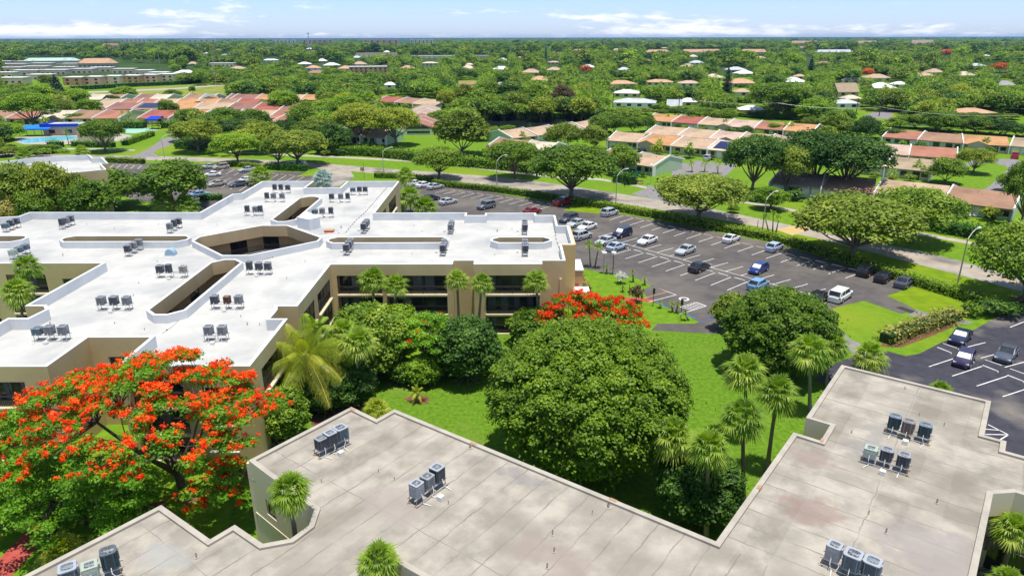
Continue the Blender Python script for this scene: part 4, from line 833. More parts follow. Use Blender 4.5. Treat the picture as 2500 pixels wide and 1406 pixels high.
G_ = [([(13, 557), (28, 549), (42, 547)], ['vdark', 'vdark', 'low'], "at the white roof's far left edge", 'y'),
 ([(153, 550), (163, 543), (172, 541)], ['vdark', 'vgrey', 'slim'], 'behind the long left roof slot', 'y'),
 ([(417, 559), (425, 552), (436, 547)], ['vdark', 'slim', 'vgrey'], "left of the court by the back parapet", 'y'),
 ([(30, 622), (47, 613), (66, 609)], ['low', 'low', 'green'], 'above the two palms at the left', 'y'),
 ([(312, 615), (328, 604), (340, 600)], ['vgrey', 'vgrey', 'vdark'], 'left of the blue-grey roof dome', 'y'),
 ([(391, 665), (415, 663), (447, 665)], ['vdark', 'slim', 'beige'], 'in front of the blue-grey roof dome', 'x'),
 ([(610, 657), (632, 658), (655, 657)], ['slim', 'vdark', 'vdark'], "between lower diagonal slot and octagonal court", 'x'),
 ([(249, 742), (280, 742), (311, 742)], ['vgrey', 'vdark', 'vgrey'], 'left of the lower diagonal slot', 'x'),
 ([(526, 739), (555, 740), (584, 739)], ['vdark', 'rust', 'vgrey'], "right of the diagonal slot's near end", 'x'),
 ([(94, 815), (123, 815), (157, 814)], ['low', 'vgrey', 'vgrey'], "at the white roof's lower left corner", 'x'),
 ([(511, 815), (544, 815)], ['vgrey', 'vgrey'], 'just behind the red flame tree', 'x'),
 ([(671, 463), (686, 463), (703, 463)], ['slim', 'slim', 'vdark'], "nearest the upper arm's far left parapet", 'x'),
 ([(652, 484), (668, 484), (689, 484)], ['slim', 'vgrey', 'vgrey'], 'just left of the upper diagonal slot', 'x'),
 ([(605, 516), (622, 518), (637, 516)], ['slim', 'vgrey', 'slim'], "left on the upper arm before the bend", 'x'),
 ([(861, 468), (878, 467), (892, 467)], ['low', 'vdark', 'vdark'], "far right on the upper arm", 'x'),
 ([(810, 485), (832, 485), (849, 485)], ['vdark', 'vgrey', 'slim'], 'right of the upper diagonal slot', 'x'),
 ([(769, 521), (787, 521), (808, 521)], ['low', 'vgrey', 'slim'], 'behind the white stair hood', 'x'),
 ([(886, 560), (892, 553), (898, 549)], ['vgrey', 'vdark', 'vdark'], 'behind the long right slot, nearest the court', 'y'),
 ([(1098, 561), (1102, 556), (1104, 552)], ['vgrey', 'vdark', 'vgrey'], "behind the long right slot's right end", 'y'),
 ([(1281, 562), (1281, 556), (1281, 550)], ['vgrey', 'vgrey', 'vdark'], 'behind the short rounded slot', 'y'),
 ([(845, 612), (852, 603), (857, 598)], ['vgrey', 'vdark', 'vdark'], "before the long right slot, nearest the court", 'y'),
 ([(1080, 613), (1083, 606), (1087, 600)], ['pale', 'vgrey', 'vdark'], "before the long right slot's right end", 'y'),
 ([(1281, 614), (1282, 606), (1283, 600)], ['vgrey', 'vgrey', 'vdark'], 'in front of the short rounded slot', 'y')]
for p_, k_, w_, a_x in G_: acgroup(p_, k_, w_, ZR, a_x, sc=1.08, zh=.68)
ZN = 9.35
for p_, k_, w_ in [([(785, 1093), (808, 1084), (833, 1070)], ['hmid', 'hdark', 'bigv'], 'near the left corner of the grey roof'),
 ([(1018, 1207), (1044, 1187), (1068, 1170)], ['pale', 'vgrey', 'hdark'], 'in the middle of the grey roof'),
 ([(2181, 1042), (2214, 1054), (2255, 1062)], ['teal', 'brown', 'tgreen'], "nearest the parking lot, grey roof's right wing"),
 ([(2124, 1111), (2162, 1121), (2203, 1134)], ['green', 'hmid', 'hmid'], "second from the parking lot, grey roof"),
 ([(2033, 1360), (2078, 1384), (2125, 1399)], ['pale', 'bigv', 'bluetop'], "grey roof's bottom right"),
 ([(172, 1415), (223, 1400), (272, 1382)], ['bluetop', 'green', 'tealcyl'], "grey roof's bottom left corner")]:
    acgroup(p_, k_, w_, ZN, 'free', rusty=True, sc=1.0)
# ------------------------------------------------------------------ small roof furniture
vm = {}
for k_, (h_, r_) in dict(s=(.20, .035), m=(.30, .05), b=(.26, .09)).items():
    b = MB(); b.tube([(0, 0, 0), (0, 0, h_)], r_, 8); b.disc((0, 0, .02), r_ * 2.2, 10); v1 = b.mesh('pipe', MT['coping']); b = MB(); b.disc((0, 0, h_ + .005), r_ * .8, 8); vm[k_] = (v1, b.mesh('opening', MT['black']))
def vent(x, y, z, k, lab):
    e = empty('vent_pipe', at(x, y, z), lab, 'vent pipe', 'short vent pipes on the roofs'); link('pipe', vm[k][0], e); link('opening', vm[k][1], e)
for i, (x, y, k) in enumerate([(924, 1152, 's'), (963, 1171, 's'), (1095, 1229, 's'), (1148, 1093, 'b'), (1485, 1238, 'b'), (1446, 1253, 's'), (1349, 1305, 'm'), (1353, 1347, 'm'), (1336, 1386, 'm'), (2079, 1056, 's'), (2287, 1228, 'm'), (2121, 1253, 's'), (2163, 1300, 'm'), (2209, 949, 's'), (480, 1361, 'm'), (785, 1176, 's'), (2244, 1014, 's'), (2305, 1038, 's')]):
    vent(x, y, ZN, k, 'short pale vent pipe with dark opening on the worn grey roof')
for i, (x, y, k) in enumerate([(212, 548, 's'), (387, 548, 's'), (280, 559, 's'), (154, 624, 'm'), (384, 639, 's'), (745, 639, 's'), (700, 680, 's'), (339, 692, 's'), (588, 773, 's'), (634, 793, 's'), (353, 805, 's'), (604, 793, 'm'), (833, 556, 'b'), (1011, 551, 's'), (1214, 565, 'b'), (1208, 623, 's'), (1006, 621, 's'), (530, 549, 's'), (1140, 543, 's'), (642, 533, 's'), (815, 512, 's'), (840, 518, 's'), (280, 790, 's'), (123, 792, 'm'), (326, 722, 's'), (585, 722, 's'), (1250, 560, 's'), (1030, 566, 's')]):
    vent(x, y, ZR + .01, k, 'short vent pipe standing on the bright white roof')
e = empty('roof_dome_vent', at(418, 622, ZR), 'blue-grey half-round metal dome vent on the white roof', 'roof vent')
b = MB(); n_ = 12
for i in range(n_):
    a0, a1 = math.pi * i / n_, math.pi * (i + 1) / n_
    for s_ in (1,): b.poly([(.62 * math.cos(a0), -.5, .15 + .75 * math.sin(a0)), (.62 * math.cos(a1), -.5, .15 + .75 * math.sin(a1)), (.62 * math.cos(a1), .5, .15 + .75 * math.sin(a1)), (.62 * math.cos(a0), .5, .15 + .75 * math.sin(a0))])
b.poly([(.62 * math.cos(math.pi * i / n_), -.5, .15 + .75 * math.sin(math.pi * i / n_)) for i in range(n_ + 1)]); b.poly([(.62 * math.cos(math.pi * i / n_), .5, .15 + .75 * math.sin(math.pi * i / n_)) for i in range(n_ + 1)][::-1]); b.box((0, 0, .08), (1.3, 1.05, .16)); b.obj('hood', MT['dome'], e)
e = empty('roof_hatch', at(804, 566, ZR), 'low red roof hatch between the court and the long right slot', 'roof hatch'); b = MB(); b.box((0, 0, .12), (1.3, 1.0, .24)); b.obj('curb', MT['red'], e); b = MB(); b.box((0, .05, .29), (1.42, 1.1, .08)); b.obj('lid', MT['stucco_o'], e)
def cable(pts, z, label, n=None, sz=.14):
    P = [at(x, y, z) for x, y in pts]; b = MB()
    for i in range(len(P) - 1): b.bar(P[i] + Vector((0, 0, .02)), P[i + 1] + Vector((0, 0, .02)), .02)
    base = P[0].copy(); b.v = [(v[0] - base.x, v[1] - base.y, v[2] - base.z) for v in b.v]; e = empty('roof_cable', base, label, 'cable'); b.obj('wire', MT['frame'], e); c = MB()
    for i in range(len(P) - 1):
        l = (P[i + 1] - P[i]).length; k = max(1, int(l / (n or 1.6)))
        for j in range(k): q = P[i].lerp(P[i + 1], (j + .5) / k) - base; c.box((q.x, q.y, .05), (sz, sz, .08), .5)
    c.obj('clips', MT['black'], e)
cable([(945, 458), (922, 484), (895, 515), (868, 540), (853, 557), (843, 570), (780, 571)], ZR, 'dotted dark cable running diagonally down the upper arm of the white roof', 1.3)
cable([(843, 583), (790, 590), (745, 610), (690, 622), (640, 636), (592, 648)], ZR, 'dotted cable round the lower right edge of the octagonal court', 3)
cable([(592, 648), (540, 697), (492, 728), (465, 756), (420, 798), (395, 815)], ZR, 'thin dotted cable beside the lower diagonal slot', 4)
cable([(1354, 540), (1356, 580), (1366, 610), (1367, 632)], ZR, 'dotted cable inside the right end parapet of the white roof', 1.8)
for i, (x, y, z) in enumerate([(861, 1004, 9.5), (1156, 1088, 9.5), (1497, 1226, 9.5), (1853, 1195, 9.5), (2006, 1080, 9.5)]):
    e = empty('roof_drain', at(x, y, 9.32), 'small dark drain opening at the foot of the pale coping of the grey roof', 'roof drain', 'drain openings along the grey roof edge'); b = MB(); b.box((0, 0, .1), (.5, .22, .2), R(-36.7) if i < 3 else R(53.3)); b.obj('opening', MT['rust'], e)

# ------------------------------------------------------------------ lamps, posts, signs
def lamp_post(x, y, ytop, arm, label, dark=False, post_top=False):
    p = at(x, y); lo, hi = 1, 14
    for _ in range(30):
        h = (lo + hi) / 2
        if proj((p.x, p.y, h))[1] > ytop: lo = h
        else: hi = h
    e = empty('street_lamp', p, label, 'street lamp'); b = MB(); m_ = MT['poled'] if dark else MT['pole']
    if post_top:
        b.tube([(0, 0, 0), (0, 0, h)], [.07, .05], 8); b.obj('pole', m_, e); c = MB(); c.tube([(0, 0, h - .05), (0, 0, h + .12), (0, 0, h + .22)], [.42, .40, .15], 12); c.obj('lamp_head', MT['lamp'], e); return e
    z1 = h * .84; b.tube([(0, 0, 0), (0, 0, z1 * .5), (0, 0, z1)], [.13, .10, .08], 8); b.obj('pole', m_, e)
    c = MB(); a = Vector((math.cos(arm), math.sin(arm), 0)); c.tube([(0, 0, z1 - .1), a * .8 + Vector((0, 0, z1 + .75)), a * 1.7 + Vector((0, 0, h - .08)), a * 2.3 + Vector((0, 0, h))], [.05, .045, .04, .04], 6); c.obj('arm', MT['white'], e)
    d = MB(); q = a * 2.7; d.box((q.x, q.y, h), (.85, .30, .14), arm); d.obj('lamp_head', MT['lamp'], e); return e
A45 = R(30)
lamp_post(937, 425, 362, A45, 'street lamp beside the entrance drive, left of the palm cluster'); lamp_post(1213, 458, 381, A45, 'street lamp on the verge between two oaks, above the three white cars')
lamp_post(1503, 503, 415, A45, 'street lamp on the verge just right of the largest roadside oak'); lamp_post(1860, 572, 471, A45, 'street lamp beside the small palm cluster on the verge'); lamp_post(2338, 692, 562, A45, 'street lamp at the right edge against the sprawling tree')
lamp_post(402, 386, 330, R(40), 'street lamp at the mouth of the club drive'); lamp_post(1473, 668, 617, 0, 'white-topped lantern post on the lawn beside the feathery palms', post_top=True); lamp_post(2494, 1400, 1390, 0, 'dark post at lower right', True, True) if 0 else None
lamp_post(1587, 451, 403, 0, 'thin lantern post on the lawn in front of the green gabled villa', post_top=True)
lamp_post(1496, 670, 617, 0, 'bare dark post standing at the parking lot edge beside the palms', True, True)
def pole(x, y, ytop, r, label, m_='frame', name='post', cat='post', cross=False, sign=None):
    p = at(x, y); lo, hi = .3, 60
    for _ in range(30):
        h = (lo + hi) / 2
        if proj((p.x, p.y, h))[1] > ytop: lo = h
        else: hi = h
    e = empty(name, p, label, cat); b = MB(); b.tube([(0, 0, 0), (0, 0, h)], [r, r * .7], 6); b.obj('pole', MT[m_], e)
    if cross: c = MB(); c.bar((-1.4, 0, h * .95), (1.4, 0, h * .95), .14); c.bar((-1.1, 0, h * .87), (1.1, 0, h * .87), .12); c.obj('crossarm', MT[m_], e)
    if sign: c = MB(); c.box((0, -.04, h - sign[1] / 2), (sign[0], .04, sign[1])); c.obj('sign_plate', MT[sign[2]], e)
    return e, h
pole(1594, 748, 704, .05, 'dark signpost beside the orange bay marking', sign=(.35, .8, 'frame'), name='signpost', cat='signpost'); pole(1662, 776, 731, .05, 'dark signpost at the hatched access bay', sign=(.35, .8, 'frame'), name='signpost', cat='signpost'); pole(1536, 722, 693, .06, 'thin dark post behind the bronze-leaved small tree')
pole(2153, 836, 811, .06, 'short dark post by the dry shrub bed'); pole(1849, 555, 537, .07, 'short dark marker post at the road edge'); pole(890, 437, 399, .05, 'thin sign pole at the entrance drive', sign=None); pole(885, 423, 409, .05, 'square brown entrance sign on a post', sign=(1.1, 1.0, 'rust'), name='entrance_sign', cat='sign'); pole(1605, 448, 435, .05, 'round-headed small sign on the lawn by the green gabled villa', sign=(.6, .6, 'frame'), name='signpost', cat='signpost'); pole(1525, 458, 446, .05, 'small sign at the mouth of the side street', sign=(.6, .7, 'frame'), name='signpost', cat='signpost')
pole(525, 376, 374, .05, 'tiny black post on the lawn left of the light green tree') if 0 else None
UT = []
for x, y, t in [(1654, 306, 232), (1496, 262, 220), (2146, 284, 232), (1728, 290, 240), (2300, 300, 250), (528, 211, 128), (392, 170, 118), (265, 162, 112), (155, 150, 112), (63, 152, 110), (36, 208, 150), (2090, 278, 240), (613, 188, 165), (487, 198, 172)]:
    UT.append(pole(x, y, t, .22, 'slender utility pole with crossarm beyond the villas', 'pole' if x < 700 else 'barkd', 'utility_pole', 'utility pole', cross=x > 700))
for (e, h) in UT: e['group'] = 'utility poles beyond the villas'
def wire(px, label):
    P = [at(x, y, z) for x, y, z in px]; base = P[0].copy(); b = MB()
    for a, c in zip(P, P[1:]):
        pts = [a.lerp(c, t / 8) - base + Vector((0, 0, -1.2 * 4 * (t / 8) * (1 - t / 8))) for t in range(9)]; b.tube(pts, .035, 4, cap=False)
    e = empty('power_line', base, label, 'power line'); b.obj('wire', MT['steel'], e)
wire([(1654, 240, 9.5), (1900, 252, 9.5), (2150, 262, 9.5), (2480, 283, 9.5)], 'overhead power line crossing the tree tops behind the right villas')
p = at(756, 125); b = MB(); e = empty('lattice_mast', p, 'tall thin lattice mast rising above the far tree line', 'mast')
H_ = (CAMH - 0) + (91 - 82) / FPX * depth(p); b.tube([(0, 0, 0), (0, 0, H_)], [1.6, .7], 4); b.box((0, 0, H_), (4, 4, 3)); b.obj('tower', MT['dome'], e)

# ------------------------------------------------------------------ vehicles
CARP = {}
def paint(key):
    if key not in CARP:
        c = dict(white=(.72, .72, .72), silver=(.42, .45, .48), navy=(.012, .016, .05), black=(.012, .012, .016), blue=(.012, .03, .17), lblue=(.16, .32, .50), grey=(.12, .13, .15), red=(.28, .015, .012), gold=(.38, .34, .28), purple=(.03, .018, .06), sblue=(.40, .48, .60), dgrey=(.07, .08, .11), rbright=(.50, .01, .03))[key]
        CARP[key] = mat('car_paint_' + key, c, .28, .5, coat=.6, metal=.0)
    return CARP[key]
LG = mat('headlight_lens', (.6, .62, .65), .15, .6); TL = mat('tail_light_lens', (.30, .01, .01), .2, .6); SUNSH = mat('silver_sunshade', (.8, .8, .82), .5, .5)
CT = {}
def car_tpl(kind, Lg, Wd, H, nose, tail, belt, ws0, ws1, rr1, rr0, gw=.78, wr=.33):
    """x forward. profile: nose/tail height; greenhouse base ws0..rr0, roof ws1..rr1"""
    hl, hw = Lg / 2, Wd / 2; S_ = []
    xs = [-hl, -hl + .10, -hl + .35, rr0, (rr0 + ws0) / 2, ws0, (ws0 + hl) / 2, hl - .45, hl - .12, hl]
    hs = [tail * .78, tail * .97, tail, max(belt, tail) if rr0 < -hl + .6 else belt + .04, belt, belt, (belt + nose) / 2 + .03, nose, nose * .88, nose * .66]; ws_ = [.80, .93, .985, 1, 1, 1, 1, .97, .88, .74]
    b = MB()
    def ring(x, h, w): w *= hw; return [(x, -w * .90, .20), (x, -w, .42), (x, -w, h * .70), (x, -w * .95, h * .92), (x, -w * .80, h), (x, 0, h + .03), (x, w * .80, h), (x, w * .95, h * .92), (x, w, h * .70), (x, w, .42), (x, w * .90, .20)]
    rg = [ring(x, h, w) for x, h, w in zip(xs, hs, ws_)]; m_ = len(rg[0])
    for i in range(len(rg) - 1):
        for j in range(m_ - 1): b.poly([rg[i][j], rg[i + 1][j], rg[i + 1][j + 1], rg[i][j + 1]][::-1])
    b.poly(rg[0]); b.poly(rg[-1][::-1]); b.poly([(-hl, -hw * .7, .2), (-hl, hw * .7, .2), (hl, hw * .7, .2), (hl, -hw * .7, .2)])
    body = b.mesh('body', paint('white'), True)
    for f in body.polygons: f.use_smooth = True
    g = MB(); bz, tz = belt - .02, H - .05; w0, w1 = hw * .93, hw * gw; rz0 = (max(belt, tail) - .03)
    B = [(ws0, -w0 * .93, bz), (ws0, w0 * .93, bz), (rr0, w0 * .9, rz0), (rr0, -w0 * .9, rz0)]; T = [(ws1, -w1, tz), (ws1, w1, tz), (rr1, w1, tz), (rr1, -w1, tz)]
    for i in range(4): g.poly([B[i], B[(i + 1) % 4], T[(i + 1) % 4], T[i]])
    glass = g.mesh('windows', MT['glass'])
    r = MB(); xo, yo = .06, .02; P = [(ws1 + xo, -w1 - yo), (ws1 + xo, w1 + yo), (rr1 - xo, w1 + yo), (rr1 - xo, -w1 - yo)]
    for (z0, z1, k) in ((H - .07, H - .015, 1.0),):
        for i in range(4): r.poly([(*P[i], z0), (*P[(i + 1) % 4], z0), (P[(i + 1) % 4][0], P[(i + 1) % 4][1] * .93, z1), (P[i][0], P[i][1] * .93, z1)])
        r.poly([(p[0], p[1] * .93, z1) for p in P]); 
    for s in (-1, 1):
        r.bar((ws0 + .01, s * w0 * .93, bz), (ws1 + .02, s * (w1 + .01), tz), .07); r.bar((rr0 - .01, s * w0 * .9, rz0), (rr1 - .02, s * (w1 + .01), tz), .11)
        xm = (ws1 + rr1) / 2; r.bar((xm, s * (w0 * .955), bz), (xm, s * (w1 + .015), tz), .08)
        if kind in ('suv', 'minivan', 'hatch'): xm = rr1 + (ws1 - rr1) * .12; r.bar((xm - .1, s * (w0 * .945), bz), (xm, s * (w1 + .015), tz), .12)
    roof = r.mesh('roof', paint('white'))
    w = MB(); w.tube([(0, -.11, 0), (0, .11, 0)], wr, 16); tyre = w.mesh('tyre', MT['black']); w = MB(); w.tube([(0, -.118, 0), (0, .118, 0)], wr * .62, 10); rim = w.mesh('rim', MT['steel'])
    a = MB()
    for s in (-1, 1):
        for x in (hl * .62, -hl * .60): a.tube([(x, s * (hw - .06), wr + .04), (x, s * (hw + .004), wr + .04)], wr + .06, 16)
    arch = a.mesh('wheel_arches', MT['black'])
    hd = MB(); hd.box((hl - .18, hw * .68, nose * .80), (.26, .36, .15), -.35); hm = hd.mesh('headlight', LG); td = MB(); td.box((-hl + .10, hw * .76, tail * .80), (.16, .30, .20), .25); tm = td.mesh('tail_light', TL)
    CT[kind] = (body, glass, roof, tyre, rim, arch, hm, tm, hl, hw, wr, (B, T))
car_tpl('sedan', 4.75, 1.84, 1.46, .78, .98, .96, .95, .25, -.95, -1.72)
car_tpl('coupe', 4.6, 1.84, 1.40, .74, .95, .92, .85, .10, -.85, -1.85)
car_tpl('hatch', 4.35, 1.80, 1.52, .82, 1.02, .98, 1.05, .40, -1.35, -1.98)
car_tpl('suv', 4.65, 1.90, 1.72, .96, 1.10, 1.06, 1.05, .45, -1.75, -2.18, wr=.37)
car_tpl('minivan', 5.15, 2.0, 1.78, .98, 1.08, 1.02, 1.45, .65, -2.15, -2.45, gw=.82, wr=.36)
def pickup_parts():
    car_tpl('pickup', 5.7, 1.98, 1.82, 1.05, 1.08, 1.10, 1.35, .75, -.45, -.72, wr=.40)
pickup_parts()
def car(kind, x, y, heading, col, label, shade=False, z=.012):
    body, glass, roof, tyre, rim, arch, hm, tm, hl, hw, wr, (B, T) = CT[kind]
    e = empty('parked_car', at(x, y, z), label, 'pickup truck' if kind == 'pickup' else ('minivan' if kind == 'minivan' else 'car'), 'cars in the neighbourhood', R(heading))
    for nm_, me in (('body', body), ('roof', roof)):
        o = link(nm_, me, e); o.material_slots[0].link = 'OBJECT'; o.material_slots[0].material = paint(col)
    link('windows', glass, e); link('wheel_arches', arch, e)
    for s in (-1, 1):
        for xx in (hl * .62, -hl * .60):
            t = link('tyre', tyre, e, (xx, s * (hw - .08), wr)); link('rim', rim, t)
        h = link('headlight', hm, e); t = link('tail_light', tm, e)
        if s < 0: h.scale = t.scale = (1, -1, 1)
    if kind == 'pickup':
        b = MB(); b.box((-1.75, 0, 1.115), (1.9, 1.5, .02)); b.obj('bed_floor', MT['black'], e)
        b = MB(); 
        for s in (-1, 1): b.box((-1.78, s * .86, 1.18), (2.05, .14, .16))
        b.box((-2.75, 0, 1.18), (.14, 1.8, .16)); o = b.obj('bed_rails', paint(col), e)
    if shade:
        b = MB(); q = [Vector(B[0]), Vector(B[1]), Vector(T[1]), Vector(T[0])]; c = sum(q, Vector()) / 4; n_ = (q[1] - q[0]).cross(q[2] - q[1]).normalized(); n_ = n_ if n_.x > 0 else -n_
        b.poly([c + (v - c) * .86 + n_ * .012 for v in q]); b.obj('sunshade', SUNSH, e)
    return e
U_, D_ = 45, 225
car('sedan', 1013, 453, U_, 'white', 'white sedan, first of three parked together by the clipped hedge'); car('sedan', 1036, 457, U_, 'white', 'white sedan, middle of three parked together by the clipped hedge'); car('sedan', 1063, 461, U_, 'silver', 'silver-white sedan, right-hand one of three parked by the clipped hedge')
car('sedan', 1052, 490, U_, 'navy', 'dark navy sedan seen beside the palm cluster behind the white roof'); car('sedan', 1094, 498, U_, 'silver', 'silver sedan parked right of the navy sedan behind the white roof'); car('suv', 1187, 509, D_, 'grey', 'dark grey boxy car seen just above the white parapet')
car('pickup', 1375, 500, U_, 'red', 'dark red pickup truck parked by the hedge at the grass island'); car('coupe', 1300, 521, U_, 'red', 'red car almost hidden behind the white parapet'); car('suv', 1488, 526, U_, 'silver', 'silver grey crossover at the left end of the main hedge row')
car('suv', 1388, 541, D_, 'dgrey', 'dark blue-grey car, farthest of the cluster right of the white roof'); car('sedan', 1406, 552, D_, 'silver', 'silver sedan with its windscreen catching light, second of the cluster by the white roof'); car('sedan', 1433, 560, D_, 'white', 'white sedan facing the camera in the cluster by the white roof'); car('suv', 1420, 583, U_, 'silver', 'silver compact crossover seen from behind, nearest the stair tower')
car('suv', 1518, 577, D_, 'navy', 'dark navy crossover facing the camera in the middle rows', True); car('sedan', 1580, 594, D_, 'white', 'white sedan with sunroof facing the camera in the middle rows'); car('sedan', 1478, 596, D_, 'silver', 'silver sedan partly hidden behind the feathery palm heads'); car('coupe', 1505, 609, U_, 'sblue', 'pale silver-blue sedan behind the lantern post')
car('sedan', 1673, 618, D_, 'silver', 'silver sedan alone in the middle rows left of the black sedan'); car('coupe', 1785, 589, U_, 'white', 'white sedan parked alone against the long clipped hedge'); car('hatch', 1890, 611, U_, 'sblue', 'light blue hatchback parked against the long clipped hedge')
car('sedan', 1707, 660, U_, 'black', 'black sedan in the lower middle row'); car('hatch', 1851, 664, D_, 'blue', 'deep blue hatchback with a pale sunshade in the windscreen', True); car('hatch', 1850, 703, U_, 'lblue', 'light blue hatchback just above the round dark tree')
car('minivan', 2050, 730, U_, 'white', 'white minivan at the end of the lower middle row'); car('sedan', 2000, 733, U_, 'black', 'black sedan mostly hidden behind the round tree and minivan')
car('suv', 2114, 670, U_, 'black', 'black crossover, left one of three at the right end of the hedge row'); car('sedan', 2157, 684, U_, 'black', 'black sedan, middle one of three at the right end of the hedge row'); car('sedan', 2206, 697, U_, 'dgrey', 'dark grey sedan, right one of three at the end of the hedge row')
car('coupe', 2343, 831, 225, 'navy', 'dark navy sedan with silver sunshade at the top of the lower right lot', True); car('hatch', 2352, 885, 228, 'purple', 'dark purple small crossover with white sunshade in the lower right lot', True); car('sedan', 2455, 873, 225, 'dgrey', 'grey-blue sedan at the right edge of the lower right lot')
car('sedan', 515, 411, U_, 'silver', 'silver car left of the gold pickup in the left lot'); car('suv', 540, 413, D_, 'gold', 'pale gold boxy car by the left lot hedge'); car('sedan', 603, 419, D_, 'silver', 'silver sedan parked by the hedge in the left lot'); car('sedan', 519, 431, 200, 'white', 'white car half hidden behind the rounded tree in the left lot'); car('sedan', 531, 454, D_, 'gold', 'pale gold sedan in the lower row of the left lot'); car('sedan', 583, 455, D_, 'dgrey', 'dark blue-grey sedan in the lower row of the left lot'); car('sedan', 490, 480, 40, 'lblue', 'light blue car beside the rounded tree left of the white roof'); car('sedan', 606, 444, U_, 'white', 'white car hidden beside the shrubby palm in the left lot')
car('coupe', 729, 402, 172, 'white', 'white coupe driving along the main road'); car('suv', 1728, 391, 60, 'silver', 'grey crossover parked in front of the solar-panelled villa'); car('suv', 1652, 404, 70, 'navy', 'dark blue car beside the green gable end'); car('sedan', 1568, 374, 60, 'black', 'black car in the villa carport behind the tree'); car('pickup', 2477, 386, 55, 'rbright', 'bright red pickup backed into the carport at the far right')
car('hatch', 905, 262, 20, 'navy', 'dark car under the small palm group by the red-roofed villas')

# ------------------------------------------------------------------ villas and houses
ORD = ['first', 'second', 'third', 'fourth', 'fifth', 'sixth', 'seventh', 'eighth']
RN = dict(tan='tan', brown='brown', red='dark red', redor='brick red', orange='orange', purple='purplish brown', olive='olive tan', cream='pale cream', pink='pinkish tan', grey='grey', white='white', dark='dark', salmon='salmon', lgrey='pale grey', redbr='red-brown', mintr='pale mint')
def villa(E0, E1, hd, roof, label, wall='cream', ends=(True, False), rh=4.5, eh=2.6, solar=False, gable=None, carport=False, detail=True):
    d = E1 - E0; d.z = 0; L_ = d.length; rz = math.atan2(d.y, d.x); rg = random.Random(int(E0.x * 13 + E0.y * 7))
    e = empty('villa', Vector((E0.x, E0.y, 0)), label, 'house', None, rz); D = 2 * hd; o = .25
    w = MB(); a = .7; 
    for p, q in (((0, a), (L_, a)), ((L_, a), (L_, D - a)), ((L_, D - a), (0, D - a)), ((0, D - a), (0, a))): w.poly([(*p, 0), (*q, 0), (*q, eh), (*p, eh)])
    for x in (0.0, L_): w.poly([(x, a, eh), (x, D - a, eh), (x, hd, rh - .15)])
    if carport: w.box((L_ - .2, .3, eh / 2), (.4, .8, eh))
    w.obj('wall', MT[wall], e)
    r = MB(); t = .16
    for s in (0, 1):
        y0, y1 = (-.1, hd) if s == 0 else (D + .1, hd)
        A = [(0, y0, eh), (L_, y0, eh), (L_, y1, rh), (0, y1, rh)]; r.poly(A if s == 0 else A[::-1]); Bq = [(x, y, z - t) for x, y, z in A]; r.poly(Bq[::-1] if s == 0 else Bq); r.poly([Bq[0], Bq[1], A[1], A[0]])
    for x in (0, L_): r.poly([(x, -.1, eh - t), (x, -.1, eh), (x, hd, rh), (x, hd, rh - t)]); r.poly([(x, D + .1, eh - t), (x, D + .1, eh), (x, hd, rh), (x, hd, rh - t)])
    if gable:
        gx, gw, gd, gh = gable; zt = eh + gh; yb = hd * (zt - eh) / (rh - eh)
        r.poly([(gx - gw, -gd, eh), (gx, -gd, zt), (gx, yb, zt), (gx - gw, 0, eh)]); r.poly([(gx, -gd, zt), (gx + gw, -gd, eh), (gx + gw, 0, eh), (gx, yb, zt)])
        g = MB(); g.poly([(gx - gw * .85, -gd + .2, 0), (gx + gw * .85, -gd + .2, 0), (gx + gw * .85, -gd + .2, eh), (gx, -gd + .2, zt - .1), (gx - gw * .85, -gd + .2, eh)]); 
        for s in (-1, 1): g.poly([(gx + s * gw * .85, -gd + .2, 0), (gx + s * gw * .85, a, 0), (gx + s * gw * .85, a, eh), (gx + s * gw * .85, -gd + .2, eh)])
        g.obj('porch_gable', MT['beige'], e)
    r.obj('roof', roofmat(roof), e)
    for k, x in ((0, 0.0), (1, L_)):
        if ends[k]:
            f = MB(); f.bar((x, -.5, eh + .12), (x, hd, rh + .22), .28, .5); f.bar((x, D + .5, eh + .12), (x, hd, rh + .22), .28, .5); f.box((x, 0, eh / 2), (.26, 1.5, eh)); f.obj('dividing_wall', MT['white'], e)
    if detail:
        spots = sorted([.16, .42, .70, .88][:4]); 
        for i, s in enumerate(spots):
            x = s * L_; k = rg.choice('wwdg') if i else rg.choice('wg')
            if k == 'g': b = MB(); b.box((x, a - .03, 1.1), (min(2.6, L_ * .22), .08, 2.2)); b.obj('garage_door', MT['white'], e)
            elif k == 'w': b = MB(); b.box((x, a - .03, 1.45), (min(1.6, L_ * .14), .08, 1.2)); b.obj('window', MT['glass'], e)
            else: b = MB(); b.box((x, a - .03, 1.1), (min(2.0, L_ * .16), .08, 2.15)); b.obj('sliding_door', MT['glass'], e)
        b = MB(); q = rg.uniform(.3, .7) * L_; b.tube([(q, hd * .75, eh + (rh - eh) * .75), (q, hd * .75, eh + (rh - eh) * .75 + .5)], .08, 6); b.obj('vent_pipe', MT['steel'], e)
    if solar:
        b = MB(); s0, s1, t0, t1 = solar; f = (rh - eh) / hd; b.poly([(L_ * s0, hd * t0, eh + hd * t0 * f + .1), (L_ * s1, hd * t0, eh + hd * t0 * f + .1), (L_ * s1, hd * t1, eh + hd * t1 * f + .1), (L_ * s0, hd * t1, eh + hd * t1 * f + .1)]); b.obj('solar_panel', MT['solar'], e)
    return e
